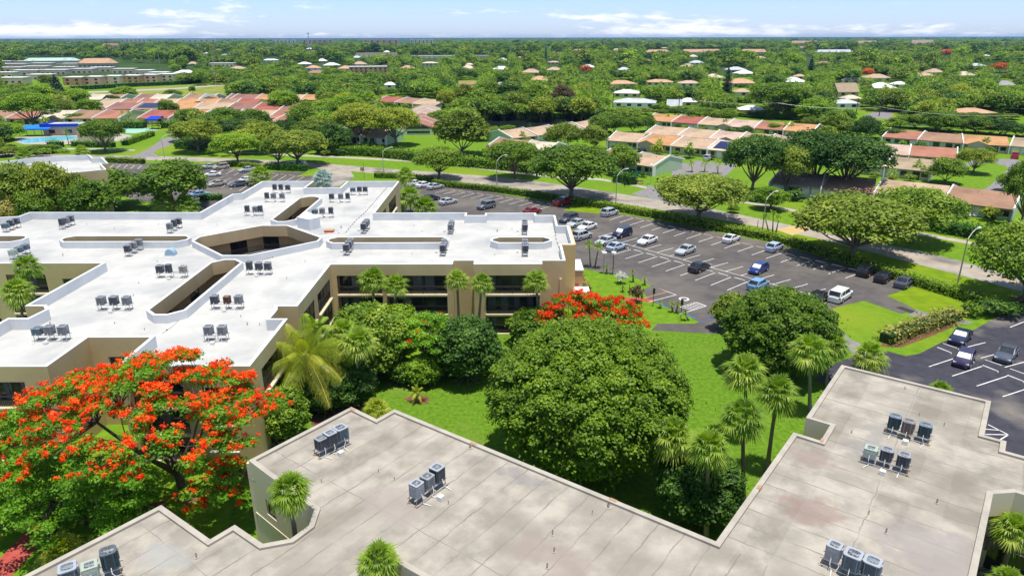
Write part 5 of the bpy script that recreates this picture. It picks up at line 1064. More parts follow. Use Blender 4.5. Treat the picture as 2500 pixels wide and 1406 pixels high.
def row(px, cols, hd, where, walls=None, rh=4.5, opt=None, z=2.7, **k):
    P = [at(x, y, z) for x, y in px]; a = P[0]; 
    for i, c in enumerate(cols):
        if c is None: continue
        w = (walls[i] if walls else random.choice(['cream', 'cream', 'mint', 'beige'])); kw = dict(k); kw.update((opt or {}).get(i, {}))
        yard(P[i], P[i + 1], where)
        n_ = sum(1 for q in cols if q); o_ = ORD[sum(1 for q in cols[:i] if q)]
        villa(P[i], P[i + 1], hd, c, ('%s-roofed villa, %s from the left in the %s' % (RN[c], o_, where)) if n_ > 1 else '%s-roofed villa %s' % (RN[c], where), w, rh=rh, ends=(True, i == len(cols) - 1), **kw)
YARD = {}
def yard(P0, P1, where):
    for t in (random.uniform(.12, .4), random.uniform(.55, .9)):
        q = P0.lerp(P1, t); d = (P1 - P0).normalized(); q = q + Vector((d.y, -d.x, 0)) * random.uniform(1.6, 4.5); q.z = 0; r = random.uniform(1.0, 2.3)
        YARD.setdefault(where, []).append(tree(random.choice(['bush0', 'bush1', 'bush2']), q, r, r * random.uniform(1.0, 1.7), 'x', random.choice(['green', 'bright', 'gold', 'dark']), 'shrub', 'front yard shrubs', 'shrub'))
def lin(a, b, ts): return [(a[0] + (b[0] - a[0]) * t, a[1] + (b[1] - a[1]) * t) for t in ts]
row([(1575, 293), (1640, 298), (1705, 303), (1773, 308), (1842, 313), (1913, 318), (1985, 323)], ['orange', 'red', 'tan', 'pink', 'redbr', 'orange'], 9, 'farthest right row', opt={2: dict(gable=(11, 3, 1, 1.0))})
row([(1576, 325.8), (1655, 332), (1733, 339), (1800, 344.5), (1868, 350), (1935, 356), (2000, 361)], ['tan', 'tan', 'pink', 'tan', 'tan', 'tan'], 9, 'second right-hand row', opt={2: dict(gable=(6, 4, 1, 1.2))})
row([(1483, 342.6), (1558, 347.6), (1639, 356), (1728, 364.4), (1795, 370.5)], ['tan', 'orange', 'tan', 'cream'], 9, 'right row with the solar roof', walls=['mint', 'cream', 'cream', 'beige'], opt={1: dict(gable=(4, 3.4, 1.5, 1.2)), 3: dict(solar=(.12, .92, .15, .88))})
row([(1455, 389), (1530, 398), (1597, 407)], ['redor', 'tan'], 8, 'mint gabled pair by the side street', walls=['mint', 'mint'])
row([(1249, 337.5), (1311, 331), (1375, 323.5), (1432, 316), (1480, 310)], ['tan', 'tan', 'tan', 'tan'], 8, 'slanting row beside the pond', walls=['mint'] * 4)
row([(1190, 358), (1270, 365), (1335, 371)], ['brown', 'cream'], 7.5, 'low pair before the pond row', walls=['beige', 'cream'])
row([(2155, 334), (2241, 341), (2352, 350), (2466, 356), (2560, 363)], ['redbr', 'brown', 'orange', 'olive'], 8.5, 'upper row at the right edge', walls=['mint', 'mint', 'cream', 'mint'], opt={2: dict(gable=(4, 3.2, 1.5, 1.2)), 3: dict(carport=True)})
row([(2110, 371), (2219, 379), (2336, 387)], ['pink', 'redor'], 8.5, 'middle pair at the right', walls=['mint', 'cream'], opt={0: dict(gable=(5, 3.5, 1, 1.2))})
row([(2085, 400), (2161, 408), (2272, 418.5)], ['tan', 'olive'], 8.5, 'pair behind the dark oaks', walls=['cream', 'cream'])
row([(1880, 446), (2005, 460), (2135, 471), (2305, 490), (2476, 511)], ['pink', 'brown', 'tan', 'brown'], 8.5, 'nearest right row beyond the pavement', walls=['mint', 'cream', 'cream', 'mint'])
row([(820, 331), (880, 333), (942, 336)], ['pink', 'pink'], 7, 'shaded pair under spreading trees', walls=['cream', 'mint'])
# the central row running away from the camera
Pn = at(1024, 331); ax = (at(1050, 262) - at(1023, 331)).normalized(); ax = Vector((ax.x, ax.y, 0)).normalized(); sd_ = Vector((ax.y, -ax.x, 0)); nn_ = 7
for i, c in enumerate(['redor', 'redor', 'redbr', 'salmon', 'tan', 'pink', 'salmon']):
    wv = 6.6; f0 = Pn - sd_ * wv + ax * (i * 11.0); f1 = f0 + ax * 11.0; s_ = (.8 if i % 2 else -.3)
    e = villa(f1 + sd_ * s_, f0 + sd_ * s_, wv, c, '%s-roofed villa, %s from the lawn in the central row running away' % (RN[c], ORD[i]), 'mint', ends=(True, False), rh=5.0, detail=False)
    if i == 0:
        b = MB(); b.box((11.03, wv, 1.3), (.08, wv * 1.35, .9)); b.obj('window', MT['glass'], e); b = MB(); b.poly([(11.06, .9, 2.5), (11.06, 2 * wv - .9, 2.5), (11.06, wv, 4.7)]); b.obj('gable_panel', MT['frame'], e)
row([(917, 247), (965, 250), (1008, 253.5), (1062, 258)], ['red', 'brown', 'tan'], 9, 'row beyond the central row', rh=4.6)
# left rows
row([(-60, 290), (15, 289.5), (80, 289.3), (156, 289.2), (225, 289.1), (290, 289.1)], ['brown', 'redbr', 'cream', 'brown', 'redor'], 13, 'nearest left row behind the pool', rh=4.9, opt={2: dict(gable=(10, 4, 2, 1.5))})
row([(336, 289), (411, 289.2)], ['red'], 13, 'behind the high hedge and blue shelter', rh=4.9)
row([(446, 288.5), (487, 288.5), (520, 288.6)], ['orange', 'cream'], 13, 'short row with blue solar sheets', rh=4.9, opt={1: dict(solar=(.1, 1, .1, .95))})
row([(565, 288), (655, 288.5), (707, 289), (760, 290)], ['tan', 'redor', 'redbr'], 13, 'left row before golden trees', rh=4.9)
row([(664, 297), (735, 300)], ['redbr'], 12, 'lowest brick roof behind the golden trees', rh=4.8)
row([(190, 267), (255, 267), (321, 267), (386, 267), (470, 267), (551, 267.3), (617, 267.6), (682, 268), (745, 268.5)], ['tan', 'purple', 'brown', 'orange', 'tan', 'purple', 'red', 'purple'], 12, 'second left row', rh=4.8, opt={2: dict(solar=(.1, .95, .2, .9))})
row([(240, 254), (290, 254), (332, 254), (375, 254), (425, 254), (475, 254), (525, 254), (575, 254), (625, 254), (690, 254.5)], ['tan', 'redbr', 'redor', 'tan', 'orange', 'orange', 'brown', 'red', 'purple'][:8] + [None], 9, 'third left row', rh=4.6, opt={4: dict(gable=(14, 5, 2, 1.8))})
row([(205, 243.5), (247, 243.5), (290, 243.4)], ['cream', 'brown'], 11, 'first pair by the dry field', rh=4.8)
row([(325, 243.4), (365, 243.3), (405, 243.2)], ['purple', 'cream'], 11, 'second pair by the dry field', rh=4.8)
row([(445, 243), (485, 243), (515, 243)], ['brown', 'grey'], 11, 'third pair by the dry field', rh=4.8, opt={0: dict(gable=(16, 6, 1, 1.9))})
row([(550, 243), (562, 243), (622, 243.4), (690, 243.8), (732, 244), (785, 244.4)], ['purple', 'purple', 'orange', 'tan', 'orange'], 11, 'farthest left row', rh=4.8)
def house(xc, yb, wpx, roof, label, wall='cream', dm=None, eh=2.7, rh=4.6, rz=None, hip=True, flat=False, name='house', win_=True, group=None, cat='house'):
    p = at(xc, yb); L_ = wpx * depth(p) / FPX; D = dm or min(L_ * .8, 14); rz = random.uniform(-.25, .25) if rz is None else rz
    e = empty(name, p, label, cat, group, rz); w = MB(); w.box((0, D / 2, eh / 2), (L_, D, eh)); w.obj('wall', MT[wall], e); r = MB(); o = .4 if not flat else .1
    if flat: r.box((0, D / 2, eh + .2), (L_ + .2, D + .2, .4))
    else:
        A = [(-L_ / 2 - o, -o), (L_ / 2 + o, -o), (L_ / 2 + o, D + o), (-L_ / 2 - o, D + o)]; k = (D / 2 if hip else -o * 0) ; k = min(k, L_ * .42) if hip else 0
        q0, q1 = (-L_ / 2 - o + k, D / 2), (L_ / 2 + o - k, D / 2)
        r.poly([(*A[0], eh), (*A[1], eh), (*q1, rh), (*q0, rh)]); r.poly([(*A[2], eh), (*A[3], eh), (*q0, rh), (*q1, rh)]); r.poly([(*A[1], eh), (*A[2], eh), (*q1, rh)]); r.poly([(*A[3], eh), (*A[0], eh), (*q0, rh)]); r.poly([(*a_, eh - .02) for a_ in A][::-1])
    r.obj('roof', roofmat(roof), e)
    if win_:
        n_ = max(1, int(L_ / 5)); fl = max(1, int(eh / 2.7))
        for f in range(fl):
            for i in range(min(n_, 8)):
                b = MB(); b.box((-L_ / 2 + L_ * (i + .5) / min(n_, 8), -.03, f * 2.7 + 1.5), (min(2.2, L_ / min(n_, 8) * .55), .08, 1.3)); b.obj('window', MT['glass'], e)
    return e
HS = [(1528, 239, 62, 'white', 'low white-roofed house behind the pond row', {}), (1548, 264, 100, 'lgrey', 'long pale grey-roofed house with pale walls behind the right villas', dict(wall='white')), (1645, 274, 34, 'lgrey', 'pale blue gable house beside the utility pole', dict(wall='white', hip=False, rh=6)), (1680, 262, 40, 'white', 'white-roofed house just right of the pale blue gable', {}), (1835, 283, 58, 'white', 'white metal-roofed house behind the farthest right row', dict(wall='beige')),
 (1742, 262, 24, 'white', 'small white roof half hidden by shrubs at mid right', {}), (1890, 226, 34, 'dark', 'dark hip-roofed house among the right-hand trees', {}), (1815, 236, 36, 'tan', 'tan hip-roofed house left of the dark hip roof', {}), (2070, 236, 52, 'olive', 'steep olive-roofed gable house among the right trees', dict(rh=8, wall='beige', hip=False)), (2198, 216, 36, 'white', 'white-roofed house far right of the steep gable', {}),
 (2082, 254, 42, 'cream', 'cream-roofed house in front of the steep gable', {}), (2070, 266, 56, 'lgrey', 'pale grey-roofed house beside the far street', dict(wall='white')), (2246, 308, 44, 'tan', 'tan-roofed house with white carport behind the right row', dict(wall='white')), (2390, 292, 92, 'salmon', 'salmon-roofed house at the far right above the hedges', dict(wall='beige')), (1954, 195, 26, 'tan', 'small tan roof by the pointed conifer', {}), (1918, 191, 16, 'salmon', 'tiny salmon roof left of the pointed conifer', {}),
 (1686, 213, 50, 'pink', 'wide pinkish roof among trees left of the tall conifer', {}), (2077, 204, 42, 'grey', 'grey-blue roof behind the steep gable house', {}), (2322, 222, 30, 'mintr', 'pale green roof among trees at far right', {}), (2255, 232, 30, 'tan', 'tan roof under palms at far right', {}), (1140, 216, 44, 'brown', 'brown and cream gabled house above the central trees', dict(hip=False)), (1222, 217, 24, 'grey', 'grey hip-roofed house right of the brown gabled house', dict(wall='white')),
 (951, 217, 28, 'white', 'white and blue roofed house behind the left central trees', dict(wall='white')), (948, 202, 24, 'brown', 'small brown roof behind the white and blue house', {}), (1048, 166, 40, 'cream', 'beige two-storey house far beyond the central trees', dict(eh=5.4, rh=7)), (1148, 164, 22, 'cream', 'small beige roof far beyond the central trees', {}), (1350, 158, 30, 'tan', 'tan hip roof right of the thin cypress', {}), (1480, 190, 28, 'lgrey', 'pale grey roof right of the orange-flowered tree', {}), (1610, 210, 64, 'salmon', 'long salmon roof above the low white-roofed house', {}),
 (1470, 220, 34, 'white', 'pale roof half hidden behind the bronze tree', {}), (1492, 226, 22, 'tan', 'small tan-walled house behind the bronze tree', {}), (1600, 240, 34, 'pink', 'pinkish roof with white edge behind the low white roof', {}), (1370, 235, 20, 'cream', 'small cream roof above the pond trees', {}), (660, 152, 36, 'white', 'white stepped house far behind the left trees', dict(wall='white')), (900, 178, 92, 'white', 'dark-windowed apartment row with white roof at centre left', dict(wall='stucco_o', eh=6, flat=True)),
 (920, 141, 98, 'salmon', 'long tan apartment block with salmon roof edge', dict(wall='cream', eh=8, flat=True)), (1055, 143, 108, 'white', 'long white-roofed low block at far centre', dict(flat=True, eh=4)), (1175, 142, 36, 'white', 'short white-roofed block at far centre', dict(flat=True, eh=4)), (540, 163, 60, 'white', 'white roof beyond the utility poles', dict(flat=True, eh=4)), (235, 165, 84, 'salmon', 'large bright salmon-roofed building at far left', dict(eh=5, rh=11, wall='beige')), (270, 117, 40, 'redbr', 'brown-red pagoda-like roof near the left horizon', dict(eh=8, rh=16)),
 (238, 129, 28, 'salmon', 'pale salmon roof above the large salmon building', dict(rh=9)), (125, 158, 120, 'mintr', 'pale mint-roofed long building at far left', dict(eh=5, rh=9)), (30, 146, 50, 'cream', 'cream roof at the far left edge', dict(rh=7)), (2040, 131, 100, 'lgrey', 'long blue-grey-roofed building among far right trees', dict(rh=8)), (1715, 131, 105, 'salmon', 'long pink-salmon roof line left of far centre-right', dict(rh=9)), (1840, 131, 62, 'salmon', 'pink-salmon roof line right of the longer one', dict(rh=9)), (1415, 129, 34, 'pink', 'pink roof far beyond the thin cypress', dict(rh=8)), (1515, 127, 40, 'pink', 'wide pink roof at far centre-right', dict(rh=8)), (1608, 131, 60, 'salmon', 'pale salmon roof line at far centre-right', dict(rh=8)),
 (1965, 107, 72, 'salmon', 'thin salmon roof line close to the right horizon', dict(rh=14)), (2112, 107, 58, 'salmon', 'second thin salmon roof line close to the right horizon', dict(rh=14)), (2252, 109, 54, 'pink', 'broad greyish pink dome-like roof close to the right horizon', dict(rh=20)), (650, 200, 30, 'white', 'white wall fragment in trees at the left of centre', dict(flat=True)), (370, 110, 26, 'white', 'white house near the left horizon', dict(rh=9))]
for x, y, w_, rf, lb, kk in HS: house(x, y, w_, rf, lb, **kk)
for i, (x0, x1, y, c, hh) in enumerate([(296, 358, 103, 'white', 24), (443, 528, 102.5, 'white', 22), (665, 722, 105.5, 'white', 21), (739, 813, 107.5, 'pink', 24), (887, 975, 109.5, 'pink', 27), (1001, 1058, 108.5, 'cream', 25)]):
    p = at((x0 + x1) / 2, y); L_ = (x1 - x0) * depth(p) / FPX; e = empty('condominium_tower', p, '%s condominium block on the left horizon, %s from the left' % ({'white': 'white', 'pink': 'pinkish', 'cream': 'cream'}[c], ORD[i]), 'building'); b = MB(); n_ = 6
    for k in range(n_): b.box((-L_ / 2 + L_ * (k + .5) / n_, (k % 2) * 6, hh / 2 * (1 - .12 * (k % 3 == 1))), (L_ / n_ * (.92 if k % 2 else .7), 22, hh * (1 - .12 * (k % 3 == 1))))
    b.obj('wall', MT['cream' if c != 'pink' else 'pink'], e); b = MB()
    for k in range(n_):
        for f in range(int(hh / 4) - 1): b.box((-L_ / 2 + L_ * (k + .5) / n_, (k % 2) * 6 - 11.2, 3 + f * 4), (L_ / n_ * .4, .6, 1.8))
    b.obj('window', MT['glass'], e)
FL = [(25, 205, 60), (95, 196, 55), (0, 190, 60), (60, 184, 60), (130, 183, 60), (20, 176, 60), (85, 173, 55), (155, 175, 50), (30, 166, 60), (100, 164, 50), (200, 180, 50), (245, 176, 50), (300, 180, 50), (350, 184, 40), (60, 158, 45), (170, 165, 40), (385, 190, 44), (5, 158, 40)]
for i, (x, y, w_) in enumerate(FL): house(x, y, w_, 'white', 'flat white-roofed low unit in the dense white complex at the far left', eh=4.6, flat=True, wall='beige', group='flat white-roofed units at the far left', name='flat_roofed_unit', rz=.1)
for i, (x, y) in enumerate([(178, 209), (225, 207.5), (272, 205.5), (318, 204), (362, 202), (402, 200)]): house(x, y, 44, 'white', 'two-storey beige unit facing the dry field, %s from the left' % ORD[i], eh=6, flat=True, wall=['stucco_o', 'pink', 'beige'][i % 3], name='flat_roofed_unit', dm=16, rz=.05)
rgx = random.Random(21); SCH = []; KEEPX = []
for i in range(400):
    if len(SCH) >= 64: break
    x = rgx.uniform(430, 2480); y = 116 + 112 * rgx.random() ** 1.25
    if any(abs(x - h[0]) < 46 and abs(y - h[1]) < 10 for h in HS) or any(abs(x - h[0]) < 40 and abs(y - h[1]) < 8 for h in SCH) or (x < 1160 and y > 190) or (1180 < x < 1420 and y > 215): continue
    SCH.append((x, y, rgx.uniform(13, 20) * FPX / depth(at(x, y)), rgx.choice(['white', 'cream', 'tan', 'pink', 'grey', 'lgrey', 'salmon', 'brown', 'white', 'tan'])))
SCO = []
for x, y, w_, rf in SCH:
    o = house(x, y, w_, rf, 'x', wall=rgx.choice(['white', 'cream', 'beige']), rh=rgx.uniform(5.2, 6.5), eh=3.0, group='scattered far houses'); SCO.append((o, RN[rf])); t = proj(at(x, y) + Vector((0, 5, 6)))[1]; KEEPX.append((x - w_ / 2 * .8, t - 1, x + w_ / 2 * .8, (t + y) / 2 + 1))
# pool complex
lay('pool_deck', [(34, 346), (38, 336), (200, 322), (250, 322), (340, 333), (335, 341), (200, 352), (60, 353)], .008, MT['walk'])
lay('pool', [(42, 344), (60, 339), (130, 334), (168, 331), (188, 334), (188, 339), (140, 344), (62, 350)], .014, MT['pool'])
lay('shuffleboard_court', [(290, 325), (300, 314), (362, 313), (392, 317), (330, 326)], .009, MT['court'])
e = house(150, 331, 78, 'lgrey', 'pink-walled clubhouse with blue fascia beside the pool', wall='pink', eh=3.6, flat=True, name='clubhouse', rz=.12, cat='clubhouse', dm=10); b = MB(); L_ = 78 * depth(at(150, 331)) / FPX; b.box((0, -.2, 3.9), (L_ + 1.5, .8, 1.1)); b.box((-L_ / 2 - .3, 5, 3.9), (.8, 11, 1.1)); b.obj('fascia', MT['bluedk'], e)
def canopy(x, y, wpx, dm, h, m_, label, rz=0):
    p = at(x, y); L_ = wpx * depth(p) / FPX; e = empty('shade_canopy', p, label, 'canopy', None, rz); b = MB(); b.poly([(-L_ / 2, 0, h - .5), (L_ / 2, 0, h - .5), (L_ / 2, dm, h + .5), (-L_ / 2, dm, h + .5)]); b.box((0, 0, h - .7), (L_, .06, .5)); b.box((0, dm, h), (L_, .06, .9)); b.obj('canvas', MT[m_], e)
    for sx_ in (-1, 0, 1):
        for yy in (0, dm): b = MB(); b.tube([(sx_ * L_ / 2 * .98, yy, 0), (sx_ * L_ / 2 * .98, yy, h - .5)], .08, 6); b.obj('leg', MT['frame'], e)
canopy(86, 334, 70, 5, 3.4, 'bluecan', 'long bright blue shade canopy left of the clubhouse', .1); canopy(372, 317, 32, 5, 4.6, 'bluedk', 'dark blue open shelter at the end of the green court', -.1); canopy(178, 329, 26, 3, 2.6, 'bluecan', 'small bright blue canopy in front of the clubhouse', .1)
e = empty('wall_screen', at(192, 349), 'tan screen wall between the pool and the round tree', 'wall', None, .08); b = MB(); P2 = at(285, 346) - at(192, 349); b.box((P2.length / 2, 0, 1.9), (P2.length, .3, 3.8)); b.obj('panel', MT['beige'], e)
e = empty('patio_set', at(2366, 528), 'pale patio table with chairs on a small terrace', 'patio furniture'); b = MB(); b.box((0, 0, .72), (2, 1, .05)); b.obj('table_top', MT['white'], e)
for sx_, sy_ in ((-1.4, 0), (1.4, 0), (-.5, .9), (.5, .9), (-.5, -.9), (.5, -.9)): b = MB(); b.box((sx_, sy_, .42), (.5, .5, .06)); b.box((sx_, sy_ + .22, .75), (.5, .05, .6)); [b.bar((sx_ + i * .2, sy_ + j * .2, 0), (sx_ + i * .2, sy_ + j * .2, .42), .04) for i in (-1, 1) for j in (-1, 1)]; b.obj('chair', MT['white'], e)
e = empty('lawn_chair', at(1554, 429), 'turquoise lawn chair beside the mint gabled pair', 'lawn chair'); b = MB(); b.box((0, 0, .42), (.9, .9, .08)); b.box((0, .45, .85), (.9, .1, .9)); b.obj('seat', MT['teal'], e); b = MB(); [b.bar((i * .4, j * .4, 0), (i * .4, j * .4, .42), .08) for i in (-1, 1) for j in (-1, 1)]; b.obj('legs', MT['teal'], e)
e = empty('park_bench', at(1562, 450), 'small red-brown bench on the lawn by the side street', 'bench'); b = MB(); b.box((0, 0, .42), (1.8, .5, .07)); b.obj('seat', MT['rust'], e); b = MB(); b.box((0, .24, .75), (1.8, .06, .5)); b.obj('backrest', MT['rust'], e); b = MB(); [b.box((s * .8, 0, .2), (.08, .45, .4)) for s in (-1, 1)]; b.obj('legs', MT['frame'], e)

# ------------------------------------------------------------------ placed trees
def flame_tree(base, centre, rx, ry, rz, npad, label, seed, pr=1.0, redtop=.2, keep=None, redside=None, dens=1.0, name='flame_tree', r0=.42, zlow=.05, fl=True, wid=0):
    """umbrella crown of separate feathery pads on forking branches, red flower clusters on the upper pads"""
    rng = random.Random(seed); nr = np.random.default_rng(seed); e = empty(name, base, label, 'tree'); pads = []; ga = math.pi * (3 - 5 ** .5); cx_, cy_, cz_ = Vector(centre) - Vector(base)
    for i in range(npad):
        t = (i + .5) / npad; z = zlow + (1 - zlow) * (1 - t); q = math.sqrt(max(0, 1 - z * z)); a = ga * i + rng.uniform(-.25, .25); f = rng.uniform(.86, 1.08)
        p = Vector((cx_ + rx * q * math.cos(a) * f, cy_ + ry * q * math.sin(a) * f, cz_ + rz * z * f))
        if keep and not keep(Vector(base) + p): continue
        s = pr * rng.uniform(.6, 1.2); pads.append((p.x, p.y, p.z, s, s, s * .30))
    pads += [(x * .72 + cx_ * .28 + rng.uniform(-.6, .6), y * .72 + cy_ * .28 + rng.uniform(-.6, .6), cz_ + (z - cz_) * .78, r * .8, r * .8, r * .35) for x, y, z, r, _, _ in pads[::5]]
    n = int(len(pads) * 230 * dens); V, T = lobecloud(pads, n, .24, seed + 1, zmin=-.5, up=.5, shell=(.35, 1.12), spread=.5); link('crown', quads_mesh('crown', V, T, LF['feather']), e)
    if fl:
        red = []
        for x, y, z, r, _, _ in pads:
            zz = (z - cz_) / rz; pz = redtop + (.5 if redside is None else redside((x - cx_) / rx, (y - cy_) / ry, zz))
            k_ = int(min(1, max(0, pz)) * rng.uniform(8, 20))
            for k in range(k_):
                a = rng.uniform(0, 6.28); q = r * math.sqrt(rng.random()) * 1.15; w = rng.uniform(.10, .26); red.append((x + q * math.cos(a), y + q * math.sin(a), z + r * .22 + rng.uniform(-.12, .16), w, w, w * .8))
        n = int(len(red) * 26 * dens); V, T = lobecloud(red, n, .17, seed + 2, zmin=-.6, up=.4, shell=(.1, 1.5), spread=.9); T = np.clip(T * 1.5 - .1, 0, 1); link('flowers', quads_mesh('flowers', V, T, LF['flame']), e)
    b = MB(); hs = max(1.6, cz_ * .42); b.tube([(0, 0, -.05), (.05, 0, hs * .2), (cx_ * .06, cy_ * .06, hs)], [r0 * 1.5, r0 * .9, r0 * .75], 9)
    mains = []
    for k in range(7):
        a = k * 6.283 / 7 + rng.uniform(-.3, .3); m_ = Vector((cx_ * .5 + rx * .42 * math.cos(a), cy_ * .5 + ry * .42 * math.sin(a), cz_ + rz * rng.uniform(.1, .45))); s0 = Vector((cx_ * .05, cy_ * .05, hs * rng.uniform(.75, 1))); mains.append(m_); b.tube([s0, s0.lerp(m_, .5) + Vector((0, 0, -.35)), m_], [r0 * .5, r0 * .36, r0 * .24], 6, cap=False)
    for x, y, z, r, _, _ in pads:
        p = Vector((x, y, z - r * .2)); m_ = min(mains, key=lambda q: (q - p).length); mid_ = m_.lerp(p, .5) + Vector((rng.uniform(-.5, .5), rng.uniform(-.5, .5), -.25)); b.tube([m_, mid_, p], [r0 * .17, r0 * .10, r0 * .04], 4, cap=False)
    b.obj('trunk', MT['barkd'], e, smooth=True); return e
tb = at(447, 1205)
flame_tree(tb, (-28.6, 47.6, 6.0), 10.1, 8.4, 6.0, 112, 'large spreading flame tree covered in scarlet blossom before the white-roofed block', 5, pr=1.08, redtop=.22, dens=1.1, zlow=.22,
           keep=lambda p: (p.y < 53.2 or p.z > 10.0 or p.x > -22) and p.x > -44, redside=lambda x, y, z: 1.0 * z + .30 * y - .25 * abs(x) ** 3 + .22 - 1.6 * max(0, -x - .62))
flame_tree(at(1425, 850), (9.2, 79.5, 2.4), 6.6, 4.2, 3.8, 52, 'smaller flame tree with orange-red blossom behind the large round ficus', 15, pr=1.0, redtop=.1, redside=lambda x, y, z: .9 * z + .3 * x + .40, dens=1.0)
flame_tree(at(1045, 905), (-9.0, 71.0, 4.0), 3.4, 3.2, 3.0, 26, 'bright green feathery tree with a few orange blooms between two mango trees', 25, pr=.95, redtop=-.42, r0=.2)
flame_tree(at(125, 1300), (-34.5, 43.6, 2.6), 8.0, 4.9, 4.2, 66, 'bright green feathery tree without blossom at the lower left', 35, pr=1.0, fl=False, r0=.3, keep=lambda p: p.x > -46, dens=.85, zlow=.15)
flame_tree(at(590, 1165), (-22.6, 45.6, 2.2), 2.8, 2.6, 3.2, 22, 'small feathery tree with orange tips beside the grey building corner', 45, pr=.8, redtop=-.2, r0=.16, keep=lambda p: p.x * cu + p.y * su < 21 or p.x * -su + p.y * cu > 38.6)
for x_, y_, r_, h_, n_, lb_, sd_x in [(40, 1290, 3.2, 4.0, 22, 'light green feathery sapling at the far lower left', 51), (210, 1280, 2.6, 3.4, 20, 'light green feathery sapling above the yellow palm bush', 52), (330, 1270, 2.1, 3.0, 16, 'light green feathery sapling left of the flame tree trunk', 53), (-20, 1180, 3.4, 5.0, 24, 'light green feathery tree cut by the left edge below the flame tree', 54)]:
    p_ = at(x_, y_); flame_tree(p_, (p_.x, p_.y, h_ * .35), r_, r_ * .9, h_ * .65, n_, lb_, sd_x, pr=.75, fl=(sd_x == 54), redtop=-.2, r0=.10, dens=1.0)
# big round ficus in the middle
def big(base, rx, h, z0, nl, lr, nc, size, leaf, label, seed, name='broadleaf_tree', r0=.5, low=-.86, rz_=None, sp=.5, nb=10):
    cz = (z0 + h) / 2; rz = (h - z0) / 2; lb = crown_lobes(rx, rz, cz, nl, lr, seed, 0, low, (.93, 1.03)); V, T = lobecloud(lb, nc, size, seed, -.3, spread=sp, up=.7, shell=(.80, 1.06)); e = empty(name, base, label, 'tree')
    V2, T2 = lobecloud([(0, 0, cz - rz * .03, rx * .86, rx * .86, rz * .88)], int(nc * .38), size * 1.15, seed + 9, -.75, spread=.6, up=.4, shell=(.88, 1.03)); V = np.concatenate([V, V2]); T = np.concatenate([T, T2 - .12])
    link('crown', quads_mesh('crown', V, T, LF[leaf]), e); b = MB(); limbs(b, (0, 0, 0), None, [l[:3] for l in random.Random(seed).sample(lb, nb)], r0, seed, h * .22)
    for k in range(9): a = k * .7; b.tube([(0, 0, .5), (math.cos(a) * 1.1, math.sin(a) * 1.1, .12), (math.cos(a) * 2.0, math.sin(a) * 2.0, 0)], [r0 * .5, r0 * .3, .04], 5)
    b.obj('trunk', MT['bark'], e, smooth=True); return e
big(at(1430, 1118), 8.75, 12.6, .5, 460, .080, 110000, .25, 'ficus', 'huge round ficus with dense yellow-green crown in the middle of the lawn', 3, r0=.6)
big(at(1893, 905), 6.2, 9.7, .2, 260, .10, 52000, .28, 'green', 'round dark green tree between the parking lot and the fan palms', 4)
big(at(1700, 1262), 3.3, 5.6, .2, 50, .26, 13000, .26, 'dark', 'small round dark tree at the foot of the tall fan palm by the grey roof', 6, r0=.22)
big(at(905, 915), 4.7, 8.2, .4, 55, .24, 15000, .36, 'green', 'dense green tree beside the coconut palm in front of the balconies', 8, r0=.3)
big(at(1140, 925), 3.7, 7.4, .4, 50, .26, 11000, .34, 'dark', 'rounded dark mango tree left of the huge ficus', 9, r0=.3)
big(at(1300, 840), 3.0, 4.6, .3, 30, .3, 6000, .34, 'green', 'low green tree against the wall left of the smaller flame tree', 10, r0=.2)
big(at(965, 850), 3.0, 5.6, .3, 30, .3, 6000, .34, 'bright', 'bright green shrubby tree below the two fan palms by the facade', 12, r0=.2)
big(at(1780, 805), 2.3, 5.2, .3, 26, .34, 4200, .34, 'olive', 'thin grey-green tree at the left edge of the round dark tree', 13, r0=.14)
big(at(700, 1075), 2.2, 5.5, .2, 30, .32, 5200, .28, 'green', 'vine-covered green tree at the corner of the grey building', 14, r0=.2)
big(at(2500, 735), 8, 10.5, 3.0, 46, .24, 12000, .45, 'green', 'large tree cut by the right edge of the view beside the street lamp', 16, low=-.2)
